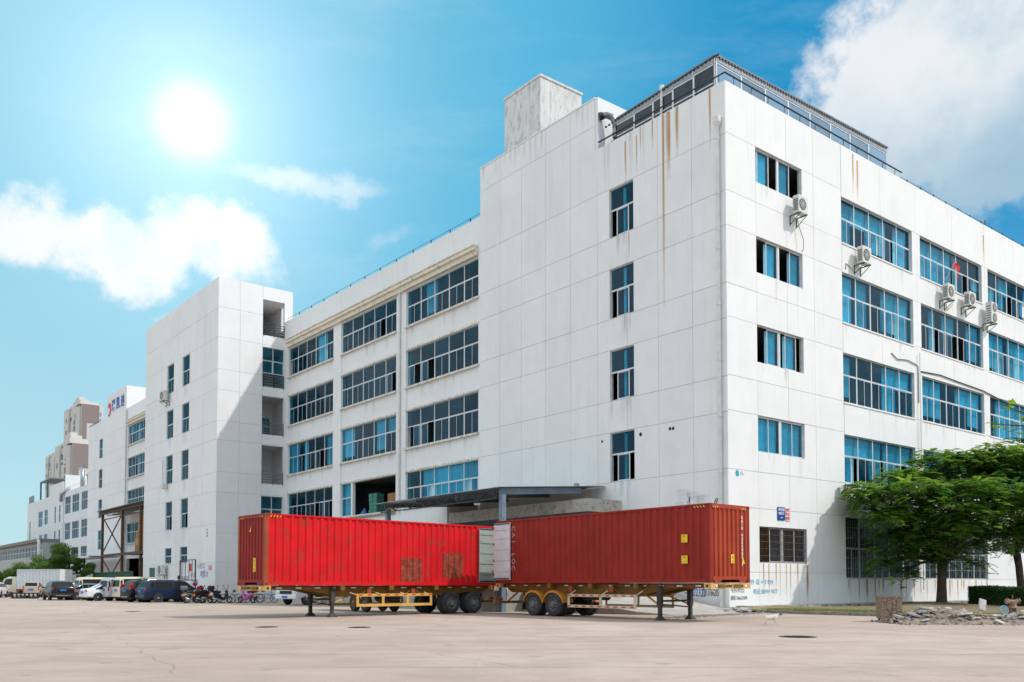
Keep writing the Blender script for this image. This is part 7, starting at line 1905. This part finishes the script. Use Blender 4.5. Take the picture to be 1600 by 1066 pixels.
# white bits of litter on the yard
def skin_mesh(name, joints, edges, mat, parent=None, sub=2):
    me = bpy.data.meshes.new(name); me.from_pydata([j[:3] for j in joints], edges, []); me.materials.append(MATS[mat])
    o = link(name, me, parent)
    m = o.modifiers.new('skin', 'SKIN'); sk = me.skin_vertices[0] if len(me.skin_vertices) else None
    if sk is None:
        bm = bmesh.new(); bm.from_mesh(me); bm.verts.layers.skin.verify(); bm.to_mesh(me); bm.free(); sk = me.skin_vertices[0]
    for i, j in enumerate(joints):
        r = j[3]; sk.data[i].radius = (r, r) if not hasattr(r, '__len__') else r
    sk.data[0].use_root = True
    s = o.modifiers.new('sub', 'SUBSURF'); s.levels = s.render_levels = sub
    return o
def dog_mat():
    m, t, p = mat_new('dog_fur'); c = t.n('ShaderNodeTexCoord').outputs['Object']; s = t.n('ShaderNodeSeparateXYZ', ins={0: c})
    f = t.ramp(t.noise(c, 6, 3, .6), .45, .55)
    cc = t.mix(t.m('MULTIPLY', t.ramp(s.outputs[0], .24, .29), f), (.62, .58, .52), (.10, .07, .05)); lk(t, cc, p.inputs['Base Color']); p.inputs['Roughness'].default_value = .9
    b = t.n('ShaderNodeBump', ins={'Strength': .6, 'Distance': .01, 'Height': t.noise(c, 60, 4, .7)}); lk(t, b.outputs[0], p.inputs['Normal'])
dog_mat()
dg_ = thing('dog', 'small white dog with dark head markings walking across the yard', 'dog', (gx(1204, 30.3), 30.3, 0), R(4))
J = [(-.16, 0, .27, (.075, .085)), (-.05, 0, .265, (.075, .085)), (.08, 0, .26, (.085, .10)), (.17, 0, .285, (.075, .085)), (.235, 0, .345, (.048, .052)), (.285, 0, .38, (.055, .055)), (.34, 0, .365, (.032, .03)), (.385, 0, .352, (.02, .02)),
     (-.20, 0, .30, (.04, .04)), (-.245, 0, .36, (.018, .018)), (-.27, 0, .43, (.014, .014)), (-.30, 0, .48, (.008, .008)),
     (-.17, .055, .22, .042), (-.135, .058, .15, .026), (-.19, .058, .09, .016), (-.175, .058, .02, .014), (-.15, .058, .012, .013),
     (-.19, -.055, .22, .042), (-.20, -.058, .14, .026), (-.27, -.058, .10, .016), (-.275, -.058, .02, .014), (-.25, -.058, .012, .013),
     (.15, .055, .20, .034), (.19, .058, .12, .018), (.215, .058, .03, .013), (.24, .058, .014, .012),
     (.13, -.055, .20, .034), (.115, -.058, .11, .018), (.07, -.058, .03, .013), (.095, -.058, .014, .012)]
Ed = [(0, 1), (1, 2), (2, 3), (3, 4), (4, 5), (5, 6), (6, 7), (0, 8), (8, 9), (9, 10), (10, 11), (0, 12), (12, 13), (13, 14), (14, 15), (15, 16), (0, 17), (17, 18), (18, 19), (19, 20), (20, 21), (3, 22), (22, 23), (23, 24), (24, 25), (3, 26), (26, 27), (27, 28), (28, 29)]
skin_mesh('body', J, Ed, 'dog_fur', dg_)
for sg in (-1, 1):
    mb = MB(); mb.add([(.265, sg * .035, .41), (.295, sg * .045, .41), (.262, sg * .075, .365), (.25, sg * .05, .40)], [(0, 1, 2), (0, 2, 3), (0, 3, 1), (1, 3, 2)], 'seat_black'); mb.build('ear', dg_)
    mb = MB(); mb.lathe([(0, .008), (.008, 0), (0, -.008)], 'black_rubber', 6, Matrix.Translation((.325, sg * .03, .388))); mb.build('eye', dg_)
mb = MB(); mb.lathe([(0, .012), (.012, 0), (0, -.012)], 'black_rubber', 8, Matrix.Translation((.40, 0, .357))); mb.build('nose', dg_)
# concrete lumps at the foot of the ramp
lp = thing('broken_kerb_piece', 'small heap of broken kerb and brown scrap at the foot of the ramp', 'rubble', (gx(1150, 43.0), 43.0, 0), .3)
for i in range(9): link('fragment', slabs[i % 9], lp, (rr_.uniform(-.5, .9), rr_.uniform(-.4, .4), .06 + rr_.uniform(0, .15)), (rr_.uniform(-.5, .5), rr_.uniform(-.5, .5), rr_.uniform(0, 6)), (rr_.uniform(.10, .28),) * 3)
nr = np.random.default_rng(31)
mb = MB()
for i in range(900):
    u_ = nr.uniform(0, 1); x = 6.4 + (12.2 - 6.4) * u_; y = 36.6 + (43.5 - 36.6) * u_ + nr.normal(0, .35); s_ = nr.uniform(.008, .035); x += nr.normal(0, .35)
    mb.box(x - s_, x + s_, y - s_, y + s_, 0, s_, 'slab_grey')
gr_ = mb.build('gravel'); tag(gr_, 'loose grit scattered along the foot of the concrete ramp', 'gravel', kind='stuff')
# ---------------------------------------------------------------- lettering becomes plain mesh
bpy.context.view_layer.update()
dg = bpy.context.evaluated_depsgraph_get()
for o in [o for o in bpy.data.objects if o.type == 'FONT']:
    me = bpy.data.meshes.new_from_object(o.evaluated_get(dg))
    me.name = o.name
    n = bpy.data.objects.new(o.name, me); COL.objects.link(n)
    n.parent = o.parent; n.matrix_local = o.matrix_local.copy()
    for k in ('kind', 'label', 'category', 'group'):
        if k in o: n[k] = o[k]
    nm = o.name.split('.')[0]
    bpy.data.objects.remove(o); n.name = nm
